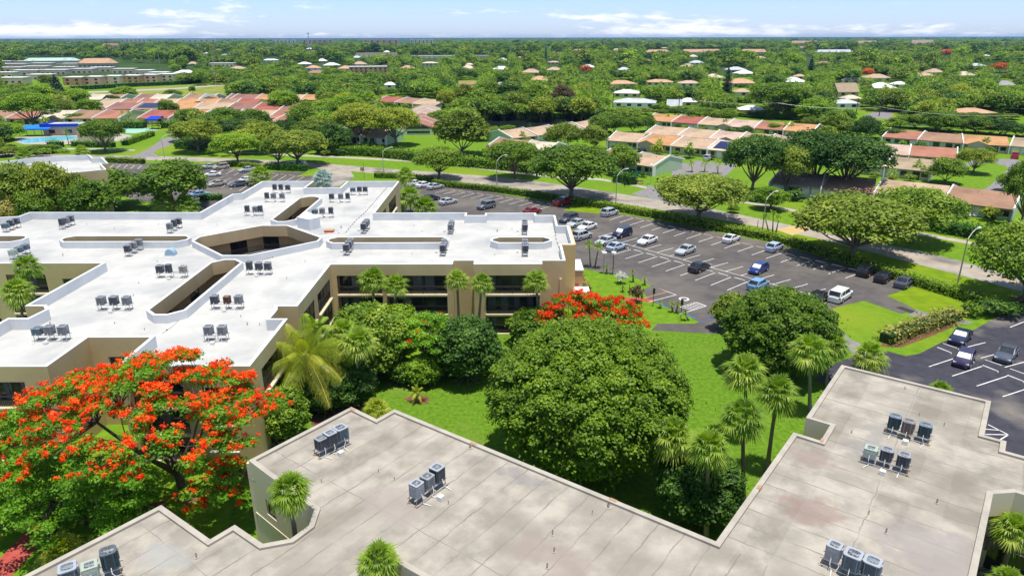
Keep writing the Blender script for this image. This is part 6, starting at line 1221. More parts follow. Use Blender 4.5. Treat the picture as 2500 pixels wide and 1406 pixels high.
# roadside trees: (template, foot x, foot y, top, crown width, label, leaf)
TR = [('oak0', 1705, 540, 424, 222, 'broad umbrella-crowned oak alone on the verge above the white coupe', 'olive'), ('oak1', 2082, 628, 474, 292, 'widest umbrella-crowned oak on the verge right of the ochre crossing', 'olive'), ('oak2', 2222, 592, 455, 205, 'oak on the far verge just behind the widest oak', 'green'), ('oak1', 1394, 485, 352, 215, 'largest leaning oak beside the road above the red pickup', 'green'), ('oak2', 1072, 438, 358, 128, 'open-crowned oak beside the road above the three white cars', 'green'),
 ('oak0', 1256, 436, 342, 128, 'oak beyond the road left of the largest leaning oak', 'green'), ('round0', 1128, 380, 268, 136, 'big rounded dark tree on the lawn right of the central row', 'olive'), ('oak2', 966, 356, 262, 120, 'spreading tree with golden tips left of the open lawn', 'gold'), ('oak1', 885, 350, 252, 130, 'spreading golden-green tree over the shaded pair of villas', 'gold'), ('oak0', 581, 400, 322, 112, 'light green open tree on the verge above the gold pickup', 'bright'),
 ('oak2', 681, 408, 330, 80, 'slender tree on the verge left of the moving white car', 'green'), ('oak1', 728, 404, 316, 150, 'wide tree on the verge over the moving white car', 'olive'), ('oak0', 258, 371, 290, 100, 'round open tree beside the tan pool wall', 'green'), ('oak1', 84, 312, 225, 112, 'tall spreading tree left of the pool clubhouse', 'bright'), ('round1', 1880, 512, 453, 84, 'small round tree by the right pavement behind the lamp', 'bright'),
 ('oak0', 1836, 474, 326, 150, 'left tree of the big dark cluster in front of the right villas', 'dark'), ('oak1', 1985, 470, 318, 190, 'tallest middle tree of the big dark cluster at right', 'dark'), ('oak2', 2060, 474, 330, 200, 'right spreading tree of the big dark cluster at right', 'dark'), ('oak0', 1915, 478, 350, 120, 'front left tree of the big dark cluster at right', 'olive'), ('round2', 2306, 448, 385, 84, 'round tree in front of the olive roof at the right', 'green'),
 ('oak2', 2376, 424, 362, 86, 'wispy pale tree on the lawn by the red pickup', 'gold'), ('round0', 1520, 428, 353, 84, 'dense round tree beside the mint gabled pair', 'green'), ('round1', 428, 508, 386, 172, 'broad rounded green tree at the left lot above the parapet', 'green'), ('round2', 262, 508, 416, 172, 'broad rounded tree above the left arm of the white roof', 'green'), ('round0', 190, 532, 425, 96, 'full-crowned tree left of the broad rounded tree', 'olive'), ('round1', 128, 540, 392, 116, 'yellow-green full tree in front of the smaller white block', 'gold'), ('round2', 50, 545, 398, 150, 'large tree at the left edge in front of the smaller white block', 'olive'), ('round1', -10, 540, 420, 110, 'leafy tree cut by the left edge in front of the smaller white block', 'green'), ('round0', 232, 545, 438, 130, 'leafy tree filling the gap above the left arm parapet', 'green'), ('round2', 92, 556, 462, 90, 'low green tree just above the left parapet', 'green'), ('round0', 20, 560, 478, 80, 'pinkish-brown tipped shrub tree at the left edge', 'wheat'),
 ('round1', 1375, 366, 300, 92, 'round tree behind the low pair by the pond row', 'olive'), ('round2', 1452, 365, 305, 66, 'small round tree right of the low pair', 'olive'), ('oak1', 485, 372, 292, 122, 'golden-green tree above the dark hedge by the club drive', 'gold'), ('round0', 640, 372, 300, 120, 'golden-tipped tree left of the wide verge tree', 'gold'), ('round1', 770, 360, 285, 110, 'dull green tree behind the pavement hedge', 'olive'), ('round0', 815, 375, 300, 90, 'dense tree behind the hedge left of the shaded villas', 'dark'), ('round2', 555, 330, 262, 90, 'dark tree behind the golden-green tree', 'green'), ('round1', 618, 325, 265, 90, 'round tree left of the brick roof', 'green'), ('round0', 525, 350, 305, 60, 'green tree rising behind the dark hedge', 'green'),
 ('round1', 122, 215, 182, 46, 'shrubby dark tree near the beige units at far left', 'olive'), ('round0', 60, 270, 216, 90, 'wide green tree at the left edge among the left rows', 'green'), ('round2', 100, 262, 205, 80, 'tall rounded green tree beside the dark conifer', 'bright'), ('round1', 190, 260, 216, 60, 'light green tree right of the dark conifer', 'bright'), ('round0', 150, 282, 245, 80, 'rounded dull tree in front of the second left row', 'olive'), ('round2', 222, 288, 241, 64, 'round green tree in the second left row', 'bright'), ('round1', 304, 247, 210, 62, 'rounded light tree between two far left pairs', 'bright'), ('round0', 275, 258, 232, 38, 'small dark tree below the rounded light tree', 'dark'), ('round2', 415, 290, 243, 52, 'round tree between the second left row roofs', 'green'), ('round1', 425, 246, 218, 42, 'small peaked green tree by the far left rows', 'green'), ('bush0', 471, 230, 209, 18, 'single small dark tree standing in the dry field', 'dark'), ('round0', 527, 247, 231, 46, 'low green tree beside the grey roof in the far left rows', 'green'), ('round2', 695, 275, 221, 78, 'bright umbrella-shaped tree amid the second left row', 'bright'), ('round1', 485, 272, 251, 54, 'golden tree in the middle of the second left row', 'gold'), ('round0', 424, 298, 272, 34, 'small green tree in the nearest left row', 'green'), ('round1', 470, 298, 270, 20, 'slim green tree beside the blue solar sheets', 'green'), ('round2', 185, 300, 276, 70, 'bushy tree before the brown roof of the nearest left row', 'green'),
 ('round0', 745, 330, 248, 80, 'dense green tree right of the umbrella-shaped tree', 'green'), ('round1', 800, 300, 240, 100, 'broad rounded tree left of the small palm group', 'bright'), ('round2', 850, 310, 232, 90, 'bright broad tree beside the small palm group', 'bright'), ('round0', 945, 290, 250, 72, 'round green tree left of the central row', 'green'), ('round1', 1075, 305, 268, 60, 'green tree right of the central row', 'green'), ('oak0', 1090, 278, 218, 46, 'tall yellow-green vine-hung tree at the end of the central row', 'gold'), ('round0', 1140, 275, 205, 70, 'dense tree left of the pond', 'olive'),
 ('round1', 1190, 270, 195, 80, 'tall dark tree standing behind the left end of the pond', 'green'), ('round2', 1250, 272, 198, 90, 'tall dark tree behind the middle of the pond', 'dark'), ('round0', 1310, 275, 205, 90, 'tall dark tree behind the right part of the pond', 'green'), ('round1', 1225, 280, 228, 70, 'front dark tree leaning over the pond', 'dark'), ('round2', 1285, 282, 232, 70, 'second front dark tree over the pond', 'dark'), ('round0', 1345, 284, 232, 60, 'third front dark tree over the pond', 'green'), ('round1', 1375, 285, 205, 56, 'bronze-crowned tree at the right end of the pond', 'purpleleaf'), ('round2', 1420, 288, 245, 70, 'yellow-green tree at the right end of the pond', 'gold'), ('round0', 1205, 330, 308, 36, 'small round tree at the near shore of the pond', 'bright'), ('round1', 1240, 322, 305, 40, 'low round bush tree beside the pond row', 'bright'),
 ('round0', 1465, 330, 282, 62, 'green round tree at the right end of the pond row', 'green'), ('round1', 1500, 330, 278, 54, 'second green round tree at the right end of the pond row', 'green'), ('round2', 1545, 325, 285, 48, 'round tree left of the second right-hand row', 'green'), ('round0', 1580, 322, 280, 44, 'dark tree at the left end of the farthest right row', 'green'), ('round1', 1520, 300, 262, 90, 'feathery green tree mass before the grey-roofed house', 'green'), ('round2', 1715, 292, 262, 90, 'tree mass behind the farthest right row', 'green'), ('round0', 1770, 300, 265, 60, 'bushy tree left of the white metal roof', 'green'), ('round1', 1815, 348, 306, 46, 'dark round tree amid the second right-hand row', 'dark'), ('round2', 1890, 330, 300, 44, 'green shrub tree in front of the red-brown roof', 'bright'), ('round0', 1850, 350, 322, 40, 'bright tree right of the dark round tree', 'bright'),
 ('round1', 2110, 350, 283, 62, 'dark round tree between the two right row groups', 'dark'), ('round2', 2180, 348, 313, 66, 'low round dark tree before the upper right row', 'dark'), ('oak0', 1900, 288, 200, 140, 'broad tree mass behind the white metal roof', 'green'), ('round0', 1985, 300, 240, 90, 'green tree right of the broad tree mass', 'bright'), ('round1', 2290, 325, 270, 90, 'wide dark tree behind the upper right row', 'green'), ('round2', 2380, 325, 284, 80, 'rounded tree behind the orange roof at right', 'green'), ('round0', 2440, 330, 290, 70, 'dense tree at the right edge behind the upper row', 'dark'), ('round1', 2040, 330, 268, 60, 'green tree left of the gap beside the street', 'green'),
 ('oak2', 2490, 560, 390, 120, 'tree at the right edge beside the asphalt drive', 'green'), ('round2', 2235, 545, 500, 60, 'hedge-like round shrub tree on the far lawn', 'dark'), ('round0', 2480, 470, 420, 90, 'leafy tree top at the right edge above the near brown roof', 'green'), ('round1', 2030, 510, 478, 60, 'bright shrub tree under the dark cluster', 'bright'), ('round2', 1790, 520, 500, 30, 'tiny round tree by the right pavement', 'green'), ('bush1', 1552, 738, 694, 36, 'small bronze-leaved tree on the lawn by the brick path', 'purpleleaf'), ('bush2', 1515, 692, 660, 30, 'round bush with white blossom on the lawn by the parking lot', 'flowers'), ('bush0', 2368, 772, 736, 50, 'round green shrub where the hedge meets the lower lot', 'green'), ('bush1', 2420, 770, 728, 70, 'dark loose shrub beside the lower lot corner', 'dark'), ('bush2', 2460, 775, 735, 60, 'spreading dark shrub at the right edge of the lower lot', 'dark')]
for k_, bx, by, ty, w_, lb, lf in TR:
    tpx(k_, bx, by, ty, w_, lb, lf, name='shrub' if k_.startswith('bush') else 'broadleaf_tree', cat='shrub' if k_.startswith('bush') else 'tree')
for x_, y_, r_, h_, lf_x, lb_ in [(858, 985, 2.6, 4.6, 'dark', 'dark shrub tree between the two palm trunks right of the coconut palm'), (795, 1000, 2.4, 4.2, 'dark', 'dark undergrowth tree below the coconut palm'), (1032, 935, 2.2, 3.2, 'bright', 'low bright shrub tree under the feathery tree'), (985, 930, 1.8, 2.6, 'green', 'low green shrub tree right of the dense green tree'), (760, 945, 2.6, 5.0, 'green', 'green tree against the wall behind the coconut palm'), (1075, 885, 2.2, 3.6, 'bright', 'bright shrub tree by the ground floor balconies'), (690, 1010, 2.3, 4.5, 'green', 'leafy green tree left of the coconut palm trunk'), (1235, 905, 1.6, 2.4, 'dark', 'small dark shrub between mango tree and ficus')]:
    big(at(x_, y_), r_, h_, .1, 34, .26, int(2600 * r_ * r_ * .55), .30, lf_x, lb_, int(x_), r0=.15, nb=5)
def tree_line(a, c, n, up_, w_, kinds, leaves, where, cat='tree'):
    out_ = []
    for i in range(n):
        t = (i + .5 + random.uniform(-.25, .25)) / n; x, y = a[0] + (c[0] - a[0]) * t, a[1] + (c[1] - a[1]) * t; k = random.uniform(.75, 1.25)
        out_.append(tpx(random.choice(kinds), x, y, y - up_ * k, w_ * random.uniform(.8, 1.25), 'x', random.choice(leaves), group='trees ' + where, rz=random.uniform(0, 6)))
    for i, o in enumerate(out_): o['label'] = '%s tree from the left in the line %s' % (['first', 'second', 'third', 'fourth', 'fifth', 'sixth', 'seventh', 'eighth', 'ninth', 'tenth', 'eleventh', 'twelfth', 'thirteenth', 'fourteenth', 'fifteenth', 'sixteenth'][i], where)
GL = ['green', 'bright', 'dark', 'olive', 'green']
tree_line((1585, 272), (2000, 296), 15, 17, 38, ['round0', 'round1', 'round2'], GL, 'behind the farthest right row')
tree_line((1495, 276), (1800, 290), 9, 16, 34, ['round0', 'round1', 'round2'], GL, 'below the pale grey-roofed house')
tree_line((2185, 310), (2510, 336), 9, 30, 56, ['round0', 'round1', 'round2'], GL, 'behind the upper right villas')
tree_line((1965, 318), (2130, 338), 5, 36, 52, ['round0', 'round1', 'round2'], GL, 'in the gap between the right rows')
tree_line((2200, 296), (2480, 292), 7, 18, 46, ['round0', 'round1'], GL, 'around the salmon-roofed house')
tree_line((1965, 396), (2110, 412), 4, 34, 56, ['round0', 'round2'], ['green', 'dark'], 'behind the big dark cluster')
tree_line((1955, 252), (2120, 262), 6, 18, 34, ['round0', 'round1', 'round2'], GL, 'before the steep olive gable')
tree_line((-10, 262), (210, 258), 7, 34, 60, ['round0', 'round1', 'round2'], GL, 'at the left edge of the far rows')
tree_line((-20, 330), (30, 345), 2, 44, 60, ['round0'], ['green', 'bright'], 'left of the pool')
tree_line((-30, 385), (150, 372), 5, 26, 52, ['round1', 'round2'], ['olive', 'green'], 'between pool and smaller white block')
tree_line((440, 345), (720, 348), 7, 46, 76, ['round0', 'round1', 'round2'], ['green', 'gold', 'olive', 'dark'], 'below the left rows')
tree_line((565, 305), (640, 305), 3, 22, 44, ['round0'], GL, 'against the tan villa roof')
tree_line((1085, 330), (1180, 345), 3, 40, 56, ['round1', 'round2'], GL, 'by the big rounded dark tree')
tree_line((2150, 522), (2330, 548), 4, 34, 56, ['oak0', 'round1'], ['green', 'olive'], 'before the nearest right row')
# conifers
def conifer(bx, by, ty, wpx, label, seed, tiers=26, col=False):
    p = at(bx, by); r = wpx * depth(p) / FPX / 2; lo, hi = 1, 50
    for _ in range(30):
        h = (lo + hi) / 2
        if proj((p.x, p.y, h))[1] > ty: lo = h
        else: hi = h
    lb = []; rg = random.Random(seed)
    for i in range(tiers):
        t = i / tiers; rr = r * ((1 - t) ** .7 if not col else (1 - t ** 3) * (.75 + .25 * math.sin(i * 2.1)))
        for k in range(6): a = k * 1.047 + i * .6; lb.append((rr * .6 * math.cos(a), rr * .6 * math.sin(a), h * (.08 + .92 * t), max(.2, rr * .5), max(.2, rr * .5), h / tiers * .9))
    V, T = lobecloud(lb, 5200, max(.25, r * .16), seed, -.4); e = empty('conifer', p, label, 'conifer'); link('crown', quads_mesh('crown', V, T, LF['pine']), e); b = MB(); b.tube([(0, 0, 0), (0, 0, h * .9)], [.3, .05], 6); b.obj('trunk', MT['barkd'], e)
conifer(145, 250, 182, 42, 'dark dense conifer among the left villas', 1); conifer(1771, 256, 162, 32, 'tall dark columnar conifer behind the right-hand rows', 2, col=True); conifer(1977, 190, 138, 20, 'smaller pointed dark conifer farther right', 3, col=True); conifer(1332, 164, 110, 9, 'thin dark cypress rising alone near the centre', 4, col=True); conifer(1203, 146, 117, 8, 'short thin cypress left of the lone tall cypress', 5, col=True)
for i in range(12): conifer(1255 + i * 6.2, 127, 112 + (i * 37 % 5), 4, 'thin pine in the distant row of pines at the centre', 30 + i)
for o in bpy.data.objects:
    if o.name.startswith('conifer') and 'distant row' in o.get('label', ''): o['group'] = 'distant row of thin pines'
# far orange flame trees
for i, (x, y, w_, lb) in enumerate([(2441, 166, 44, 'orange-red flame tree far off at the right edge'), (2117, 180, 28, 'vivid red flame tree far off, left of the right edge one'), (2308, 132, 24, 'most distant pale red flame tree at upper right'), (1430, 172, 30, 'orange flame tree far off right of the centre cypress'), (2062, 166, 16, 'tiny reddish flame tree left of the vivid one')]):
    e = tpx('mid%d' % (i % 3), x, y + 12, y - 12, w_, lb, 'flamefar', name='flame_tree')
# ------------------------------------------------------------------ placed palms
PL = [('fan0', 1823, 1069, 1820, 905, 115, 'left fan palm on the lawn, beside the round dark tree'), ('fan1', 1872, 1150, 1898, 955, 108, 'tall leaning fan palm whose trunk meets the grey roof edge'), ('fan2', 1815, 1222, 1815, 1015, 122, 'straight fan palm with its trunk in the open lawn'), ('fan0', 1724, 1310, 1731, 1090, 118, 'tall fan palm standing in front of the small round dark tree'), ('fan1', 1643, 1240, 1645, 1062, 120, 'fan palm beside the right flank of the huge ficus'), ('fan2', 1977, 1005, 1978, 852, 110, 'fan palm with slim trunk left of the pair by the grey roof corner'), ('fan0', 2016, 940, 2026, 842, 100, 'fan palm just behind the pair at the grey roof corner'), ('fan1', 2116, 915, 2124, 868, 98, 'single fan palm at the tip of the grey roof beside the lower lot'),
 ('fan1', 915, 832, 910, 682, 82, 'left fan palm before the upper balconies'), ('fan2', 962, 832, 965, 694, 70, 'right one of two fan palms before the upper balconies'), ('fan0', 1122, 830, 1116, 682, 66, 'fan palm with twin trunks against the pilaster'), ('fan1', 1165, 835, 1176, 690, 64, 'bent fan palm just right of the pilaster'), ('fan2', 1318, 830, 1309, 684, 72, 'fan palm in front of the right wall of the block'), ('fan0', 868, 990, 874, 835, 104, 'fan palm right of the coconut palm'), ('fan1', 830, 960, 838, 810, 90, 'fan palm tucked behind the coconut palm'),
 ('fan1', 985, 520, 990, 428, 42, 'upper fan palm at the end of the upper arm'), ('fan2', 1005, 530, 1000, 478, 56, 'middle fan palm in the cluster by the white parapet'), ('fan0', 1035, 535, 1038, 508, 62, 'right fan palm in the cluster by the white parapet'), ('fan1', 970, 530, 968, 498, 44, 'left yellowish fan palm in the cluster by the white parapet'), ('fan0', 400, 520, 398, 494, 56, 'shrubby fan palm left of the parapet bend'), ('fan1', 455, 520, 455, 500, 56, 'shrubby fan palm beside the parapet bend'), ('fan2', 634, 452, 636, 430, 56, 'bushy fan palm behind the upper arm parapet'), ('fan0', 905, 275, 902, 240, 36, 'small palm group left of the red-roofed row'), ('fan1', 1346, 585, 1344, 548, 30, 'palm tip showing behind the right end parapet'), ('fan2', 55, 400, 58, 382, 40, 'yellow-green palm behind the smaller white block'), ('fan0', 200, 385, 200, 372, 36, 'low palm by the left road edge'), ('fan1', 196, 420, 198, 398, 34, 'palm in the notch of the smaller white block')]
for k_, bx, by, cx_, cy_, w_, lb in PL: ppx(k_, bx, by, cx_, cy_, w_ * (1.1 if by > 560 else 1.4), lb)
def fp(kind, x, y, wpx, label, z0, hh, leaf=None, name='palm_tree'): p = at(x, y, z0 + hh); d = depth(p); return palm(kind, Vector((p.x, p.y, 0)), z0 + hh, wpx * d / FPX / 2, label, leaf, name)
fp('fan0', 706, 1196, 134, 'fan palm rising in the notch of the grey building beside the balcony', 9.4, 2.2); fp('fan1', 925, 1368, 136, 'fan palm emerging at the bottom edge of the grey roof', 8.5, 1.2); fp('fan2', 2478, 1290, 126, 'fan palm inside the right courtyard of the grey building', 6.5, 1.0); fp('fan0', 2460, 1420, 110, 'second fan palm at the bottom of the right courtyard', 6.5, .8); fp('fan1', 2296, 952, 70, 'palm tip just showing behind the grey roof parapet', 7.6, 1.0)
ppx('coco0', 735, 1010, 745, 868, 250, 'large yellow-green coconut palm in front of the white block'); ppx('coco1', 700, 1010, 690, 905, 150, 'smaller coconut palm left of the large one')
ppx('feather0', 800, 975, 800, 862, 150, 'green feather palm just right of the large coconut palm', leaf='palm'); ppx('feather1', 770, 985, 772, 800, 120, 'taller green feather palm behind the large coconut palm', leaf='palm'); ppx('fan0', 850, 975, 850, 858, 90, 'low fan palm in the cluster right of the coconut palm')
ppx('feather0', 655, 1010, 652, 930, 110, 'small golden feather palm at the wall left of the coconut palms', leaf='palmy')
ppx('fan2', 920, 1020, 920, 996, 78, 'low bright palm bush behind the grey roof notch', leaf='palmy', name='palm_bush', cat='palm bush'); ppx('fan1', 150, 1372, 150, 1345, 130, 'yellow-green spiky palm bush by the brick path', leaf='palmy', name='palm_bush', cat='palm bush'); ppx('feather0', 1018, 980, 1018, 958, 56, 'young golden feather palm in a mulch ring', leaf='palmy', name='palm_bush', cat='palm bush'); ppx('fan0', 790, 470, 788, 436, 66, 'silvery blue-green fan palm between the two parapets', leaf='silver')
PF = [(1442, 652, 1438, 596, 34, 'left feathery palm of the pair on the parking lot lawn', 0), (1452, 655, 1462, 600, 38, 'right feathery palm of the pair on the parking lot lawn', 1), (1481, 668, 1482, 652, 22, 'short palm beside the dark post', 0), (1546, 689, 1545, 663, 22, 'small palm near the parking lot edge', 1), (1574, 696, 1574, 680, 20, 'stubby palm at the tip of the lawn', 0), (1520, 713, 1521, 701, 20, 'very small palm on the lawn', 1), (1613, 752, 1612, 738, 22, 'small palm by the blue bay line', 0), (1642, 762, 1640, 742, 24, 'left palm of the triple group by the hatched bay', 1), (1650, 764, 1656, 742, 24, 'right palm of the triple group by the hatched bay', 0), (1681, 782, 1672, 764, 26, 'leaning palm at the lower lawn tip', 1),
 (1878, 572, 1868, 530, 30, 'left palm in the small cluster on the verge', 0), (1886, 574, 1888, 522, 34, 'tallest palm in the small cluster on the verge', 1), (1893, 574, 1902, 532, 28, 'right palm in the small cluster on the verge', 0),
 (1632, 308, 1630, 288, 24, 'palm before the orange roof of the farthest row', 0), (1692, 312, 1690, 290, 24, 'palm before the red roof of the farthest row', 1), (1716, 312, 1714, 288, 26, 'taller palm beside the red roof', 0), (1772, 320, 1770, 300, 34, 'bushy palm before the pinkish roof', 1), (1920, 332, 1918, 305, 22, 'left palm before the end orange roof', 0), (1936, 332, 1934, 305, 22, 'right palm before the end orange roof', 1), (1612, 372, 1610, 348, 34, 'palm before the orange gabled villa', 0), (1685, 388, 1684, 358, 36, 'tall palm before the villa with white garage', 1), (1545, 352, 1543, 330, 28, 'palm pair before the leftmost tan villa', 0), (1512, 358, 1512, 340, 26, 'bushy palm left of the pair', 1), (1704, 345, 1706, 322, 34, 'spiky palm between the two right rows', 0),
 (1690, 420, 1688, 400, 30, 'left palm in the row beside the villa street', 0), (1720, 420, 1722, 398, 34, 'middle palm in the row beside the villa street', 1), (1752, 424, 1754, 398, 36, 'right palm in the row beside the villa street', 0), (1278, 352, 1276, 328, 28, 'palm in front of the slanting pond row', 1), (2240, 436, 2242, 400, 34, 'tall palm before the olive roof', 0), (2256, 440, 2256, 410, 24, 'shorter palm before the olive roof', 1), (2180, 438, 2180, 422, 36, 'low palm at the wall of the olive-roofed villa', 0), (2220, 348, 2222, 336, 28, 'palm before the upper right brown roof', 1), (2298, 362, 2298, 352, 40, 'low palms before the upper right row', 0), (2408, 370, 2408, 345, 36, 'palm before the orange porch gable', 1), (298, 316, 298, 276, 20, 'left tall palm by the green court', 0), (314, 314, 314, 276, 22, 'right tall palm by the green court', 1), (169, 355, 160, 322, 22, 'leaning palm beside the pool', 0), (110, 318, 108, 292, 28, 'green palm behind the pool canopy', 1), (5, 312, 3, 290, 22, 'palm at the left edge by the pool', 0)]
for bx, by, cx_, cy_, w_, lb, k in PF: ppx('feather%d' % k, bx, by, cx_, cy_, w_, lb)

palm('fan2', Vector((-57.6, 78.7, 0)), 10.5, 2.2, 'upper fan palm in the left courtyard of the white block'); palm('fan0', Vector((-55.0, 72.6, 0)), 9.6, 2.25, 'lower fan palm in the left courtyard of the white block')
# ------------------------------------------------------------------ woods between and beyond the houses
KEEP = np.array([(-80, 270, 95, 292), (150, 268, 300, 292), (333, 268, 415, 300), (190, 251, 390, 269), (440, 252, 470, 268), (505, 250, 725, 270), (650, 268, 725, 300), (205, 228, 262, 245), (325, 228, 400, 256), (415, 230, 660, 255), (725, 230, 770, 244), (30, 290, 200, 362), (190, 300, 440, 372), (180, 200, 548, 240), (290, 305, 400, 335), (150, 176, 425, 214), (0, 150, 410, 204), (190, 142, 290, 165), (250, 106, 290, 116), (62, 135, 188, 152),
 (910, 232, 1075, 262), (975, 250, 1075, 335), (960, 330, 1070, 385), (850, 320, 945, 365), (1170, 282, 1440, 330), (1180, 288, 1440, 380), (1060, 310, 1190, 395), (1570, 275, 2000, 325), (1480, 303, 1960, 400), (1550, 372, 1780, 480), (2180, 313, 2500, 360), (2120, 343, 2500, 600), (1880, 420, 2500, 620), (2090, 262, 2200, 290), (2440, 270, 2520, 310), (1870, 206, 1908, 227), (1798, 217, 1832, 235), (2040, 196, 2102, 236), (2177, 196, 2218, 216), (2058, 230, 2105, 256), (2044, 246, 2098, 266), (2226, 286, 2268, 308), (2345, 268, 2436, 292), (1494, 222, 1562, 240), (1490, 242, 1602, 266), (1624, 246, 1700, 274), (1802, 258, 1865, 283),
 (1660, 198, 1709, 213), (1941, 183, 1967, 195), (1118, 190, 1164, 216), (1212, 200, 1234, 217), (937, 203, 965, 217), (1031, 148, 1066, 164), (858, 160, 946, 178), (871, 128, 968, 140), (1001, 134, 1110, 142), (1158, 135, 1192, 142), (1338, 146, 1364, 157), (1579, 199, 1642, 210), (1662, 119, 1768, 130), (1808, 119, 1870, 130), (1990, 122, 2090, 131), (1930, 101, 2000, 107), (2084, 101, 2140, 107), (2226, 101, 2279, 109), (642, 136, 676, 151), (1400, 121, 1430, 129), (1496, 118, 1532, 127), (1578, 120, 1638, 131), (512, 154, 570, 163), (296, 90, 360, 104), (443, 90, 530, 103), (665, 90, 815, 108), (885, 90, 1060, 110), (2425, 150, 2460, 180), (2104, 168, 2132, 192), (1416, 160, 1446, 184), (2296, 122, 2320, 144), (1757, 162, 1785, 225), (1969, 138, 1985, 172), (1328, 110, 1336, 150), (455, 205, 545, 235)], float)
KEEP = np.concatenate([KEEP, np.array(KEEPX)])
def vproj(X, Y, Z):
    v = np.stack([X, Y, Z - CAMH], -1); w = v @ _F; return CX + FPX * (v @ _R) / w, CY - FPX * (v @ _U) / w, w
def clear(X, Y, r, h, grow=1.0):
    x, yt, w = vproj(X, Y, h * .96); _, yb, _ = vproj(X, Y, h * .25); hw = r * FPX / w * .9; ok = np.ones(len(X), bool)
    for a, b_, c, d in KEEP: ok &= ~((x + hw > a + 1) & (x - hw < c - 1) & (yb > b_ + .5) & (yt < d - .5))
    return ok
TREEPTS = [(o.location.x, o.location.y, .5 * o.scale[0] * 9) for o in bpy.data.objects if o.name.startswith('broadleaf_tree')]
rng = np.random.default_rng(99)
n = 26000; Y = rng.uniform(225, 760, n); X = rng.uniform(-.80, .80, n) * Y; o_ = rng.permutation(n); px_, py_, _ = vproj(X, Y, np.zeros(n))
ok = (py_ < 345) | (px_ < 0) ; Rr = rng.uniform(3.6, 6.8, n); Hh = Rr * rng.uniform(1.25, 1.75, n); ok &= clear(X, Y, Rr, Hh)
small = ~ok & (py_ < 400); Rr2 = rng.uniform(1.6, 2.8, n); Hh2 = Rr2 * rng.uniform(1.1, 1.5, n); ok2 = small & clear(X, Y, Rr2, Hh2); Rr = np.where(ok2, Rr2, Rr); Hh = np.where(ok2, Hh2, Hh)
# keep far lawns (street, field, central lawn) free
cand = [i for i in range(n) if (ok[i] or (ok2[i] and i % 3 == 0)) and (px_[i] > -200 and px_[i] < 2700)]
kept = []; grid = {}
for x, y, r in TREEPTS: grid.setdefault((int(x // 12), int(y // 12)), []).append((x, y, r))
for i in cand:
    gx, gy = int(X[i] // 12), int(Y[i] // 12); good = True
    for a in (-1, 0, 1):
        for c in (-1, 0, 1):
            for (qx, qy, qr) in grid.get((gx + a, gy + c), ()):
                if (qx - X[i]) ** 2 + (qy - Y[i]) ** 2 < ((.62 if Y[i] < 330 else .46) * (qr + Rr[i])) ** 2: good = False; break
    if good: grid.setdefault((gx, gy), []).append((X[i], Y[i], Rr[i])); kept.append(i)
kept.sort(key=lambda i: Y[i] / Rr[i]); 
lf_ = ['green', 'bright', 'olive', 'dark', 'gold', 'green', 'green', 'olive', 'bright']; DSC = dict(green='mid green', bright='bright green', olive='olive green', dark='dark green', gold='golden green')
NIND = 190
OW = 'first second third fourth fifth sixth seventh eighth ninth tenth eleventh twelfth thirteenth fourteenth fifteenth sixteenth seventeenth eighteenth nineteenth twentieth'.split() + ['twenty-' + w for w in 'first second third fourth fifth sixth seventh eighth ninth'.split()] + ['thirtieth'] + ['thirty-' + w for w in 'first second third fourth fifth sixth seventh eighth ninth'.split()] + ['fortieth'] + ['forty-' + w for w in 'first second third fourth fifth sixth seventh eighth ninth'.split()]
def order_labels(objs, fn):
    objs = sorted(objs, key=lambda o: proj(o.location)[0])
    for i, o in enumerate(objs): o['label'] = fn(OW[min(i, len(OW) - 1)])
bpy.context.view_layer.update()
LM = []
for o in bpy.data.objects:
    if o.parent is None and o.get('category') in ('house', 'conifer', 'clubhouse', 'tree', 'canopy') and o.location.y > 190:
        l = o['label']
        for w in (' behind', ' among', ' beside', ' right of', ' left of', ' far', ' above', ' with', ' in front', ' rising', ' standing', ' before', ' close', ' leaning', ' on the'):
            k = l.find(w)
            if k > 0 and o.get('category') != 'tree' and not o.name.startswith('villa'): l = l[:k]
        if len(l.split()) <= 9: LM.append((*proj(o.location), l))
cnt = {}
for q in LM: cnt[q[2]] = cnt.get(q[2], 0) + 1
LM = [q for q in LM if cnt[q[2]] == 1]; USED = set(); FB = {}
for j, i in enumerate(kept[:NIND]):
    lf = lf_[rng.integers(len(lf_))]; zone = 'left of the pond' if px_[i] < 1150 else ('behind the pond and right villas' if px_[i] < 2000 else 'at the far right'); lab = None
    for q in sorted(LM, key=lambda q: math.hypot(q[0] - px_[i], 3 * (q[1] - py_[i])))[:5]:
        dx, dy = px_[i] - q[0], py_[i] - q[1]; rel = ('just right of' if dx > 0 else 'just left of') if abs(dx) > 2 * abs(dy) else ('just behind' if dy < 0 else 'just in front of')
        c = '%s%s tree %s the %s' % ('small ' if Rr[i] < 3.2 else '', DSC[lf], rel, q[2])
        if c not in USED and len(c.split()) <= 16: lab = c; USED.add(c); break
    t_ = tree('mid%d' % (j % 5), (X[i], Y[i], 0), Rr[i], Hh[i], lab or 'x', lf, group='trees in the wooded neighbourhood')
    if not lab: FB.setdefault((lf, zone), []).append(t_)
for (lf, zone), os_ in FB.items(): order_labels(os_, lambda w, lf=lf, zone=zone: '%s tree %s, %s of its colour from the left' % (DSC[lf], zone, w))
def sel(f): return [o for o in bpy.data.objects if o.parent is None and f(o)]
order_labels(sel(lambda o: o.get('group') == 'wheel stops along the hedge' and o.location.x > 18), lambda w: 'sandy concrete wheel stop, %s from the left in the main hedge row' % w)
order_labels(sel(lambda o: o.get('group') == 'wheel stops along the hedge' and -25 < o.location.x <= 18), lambda w: 'sandy concrete wheel stop, %s from the left behind the three white cars' % w)
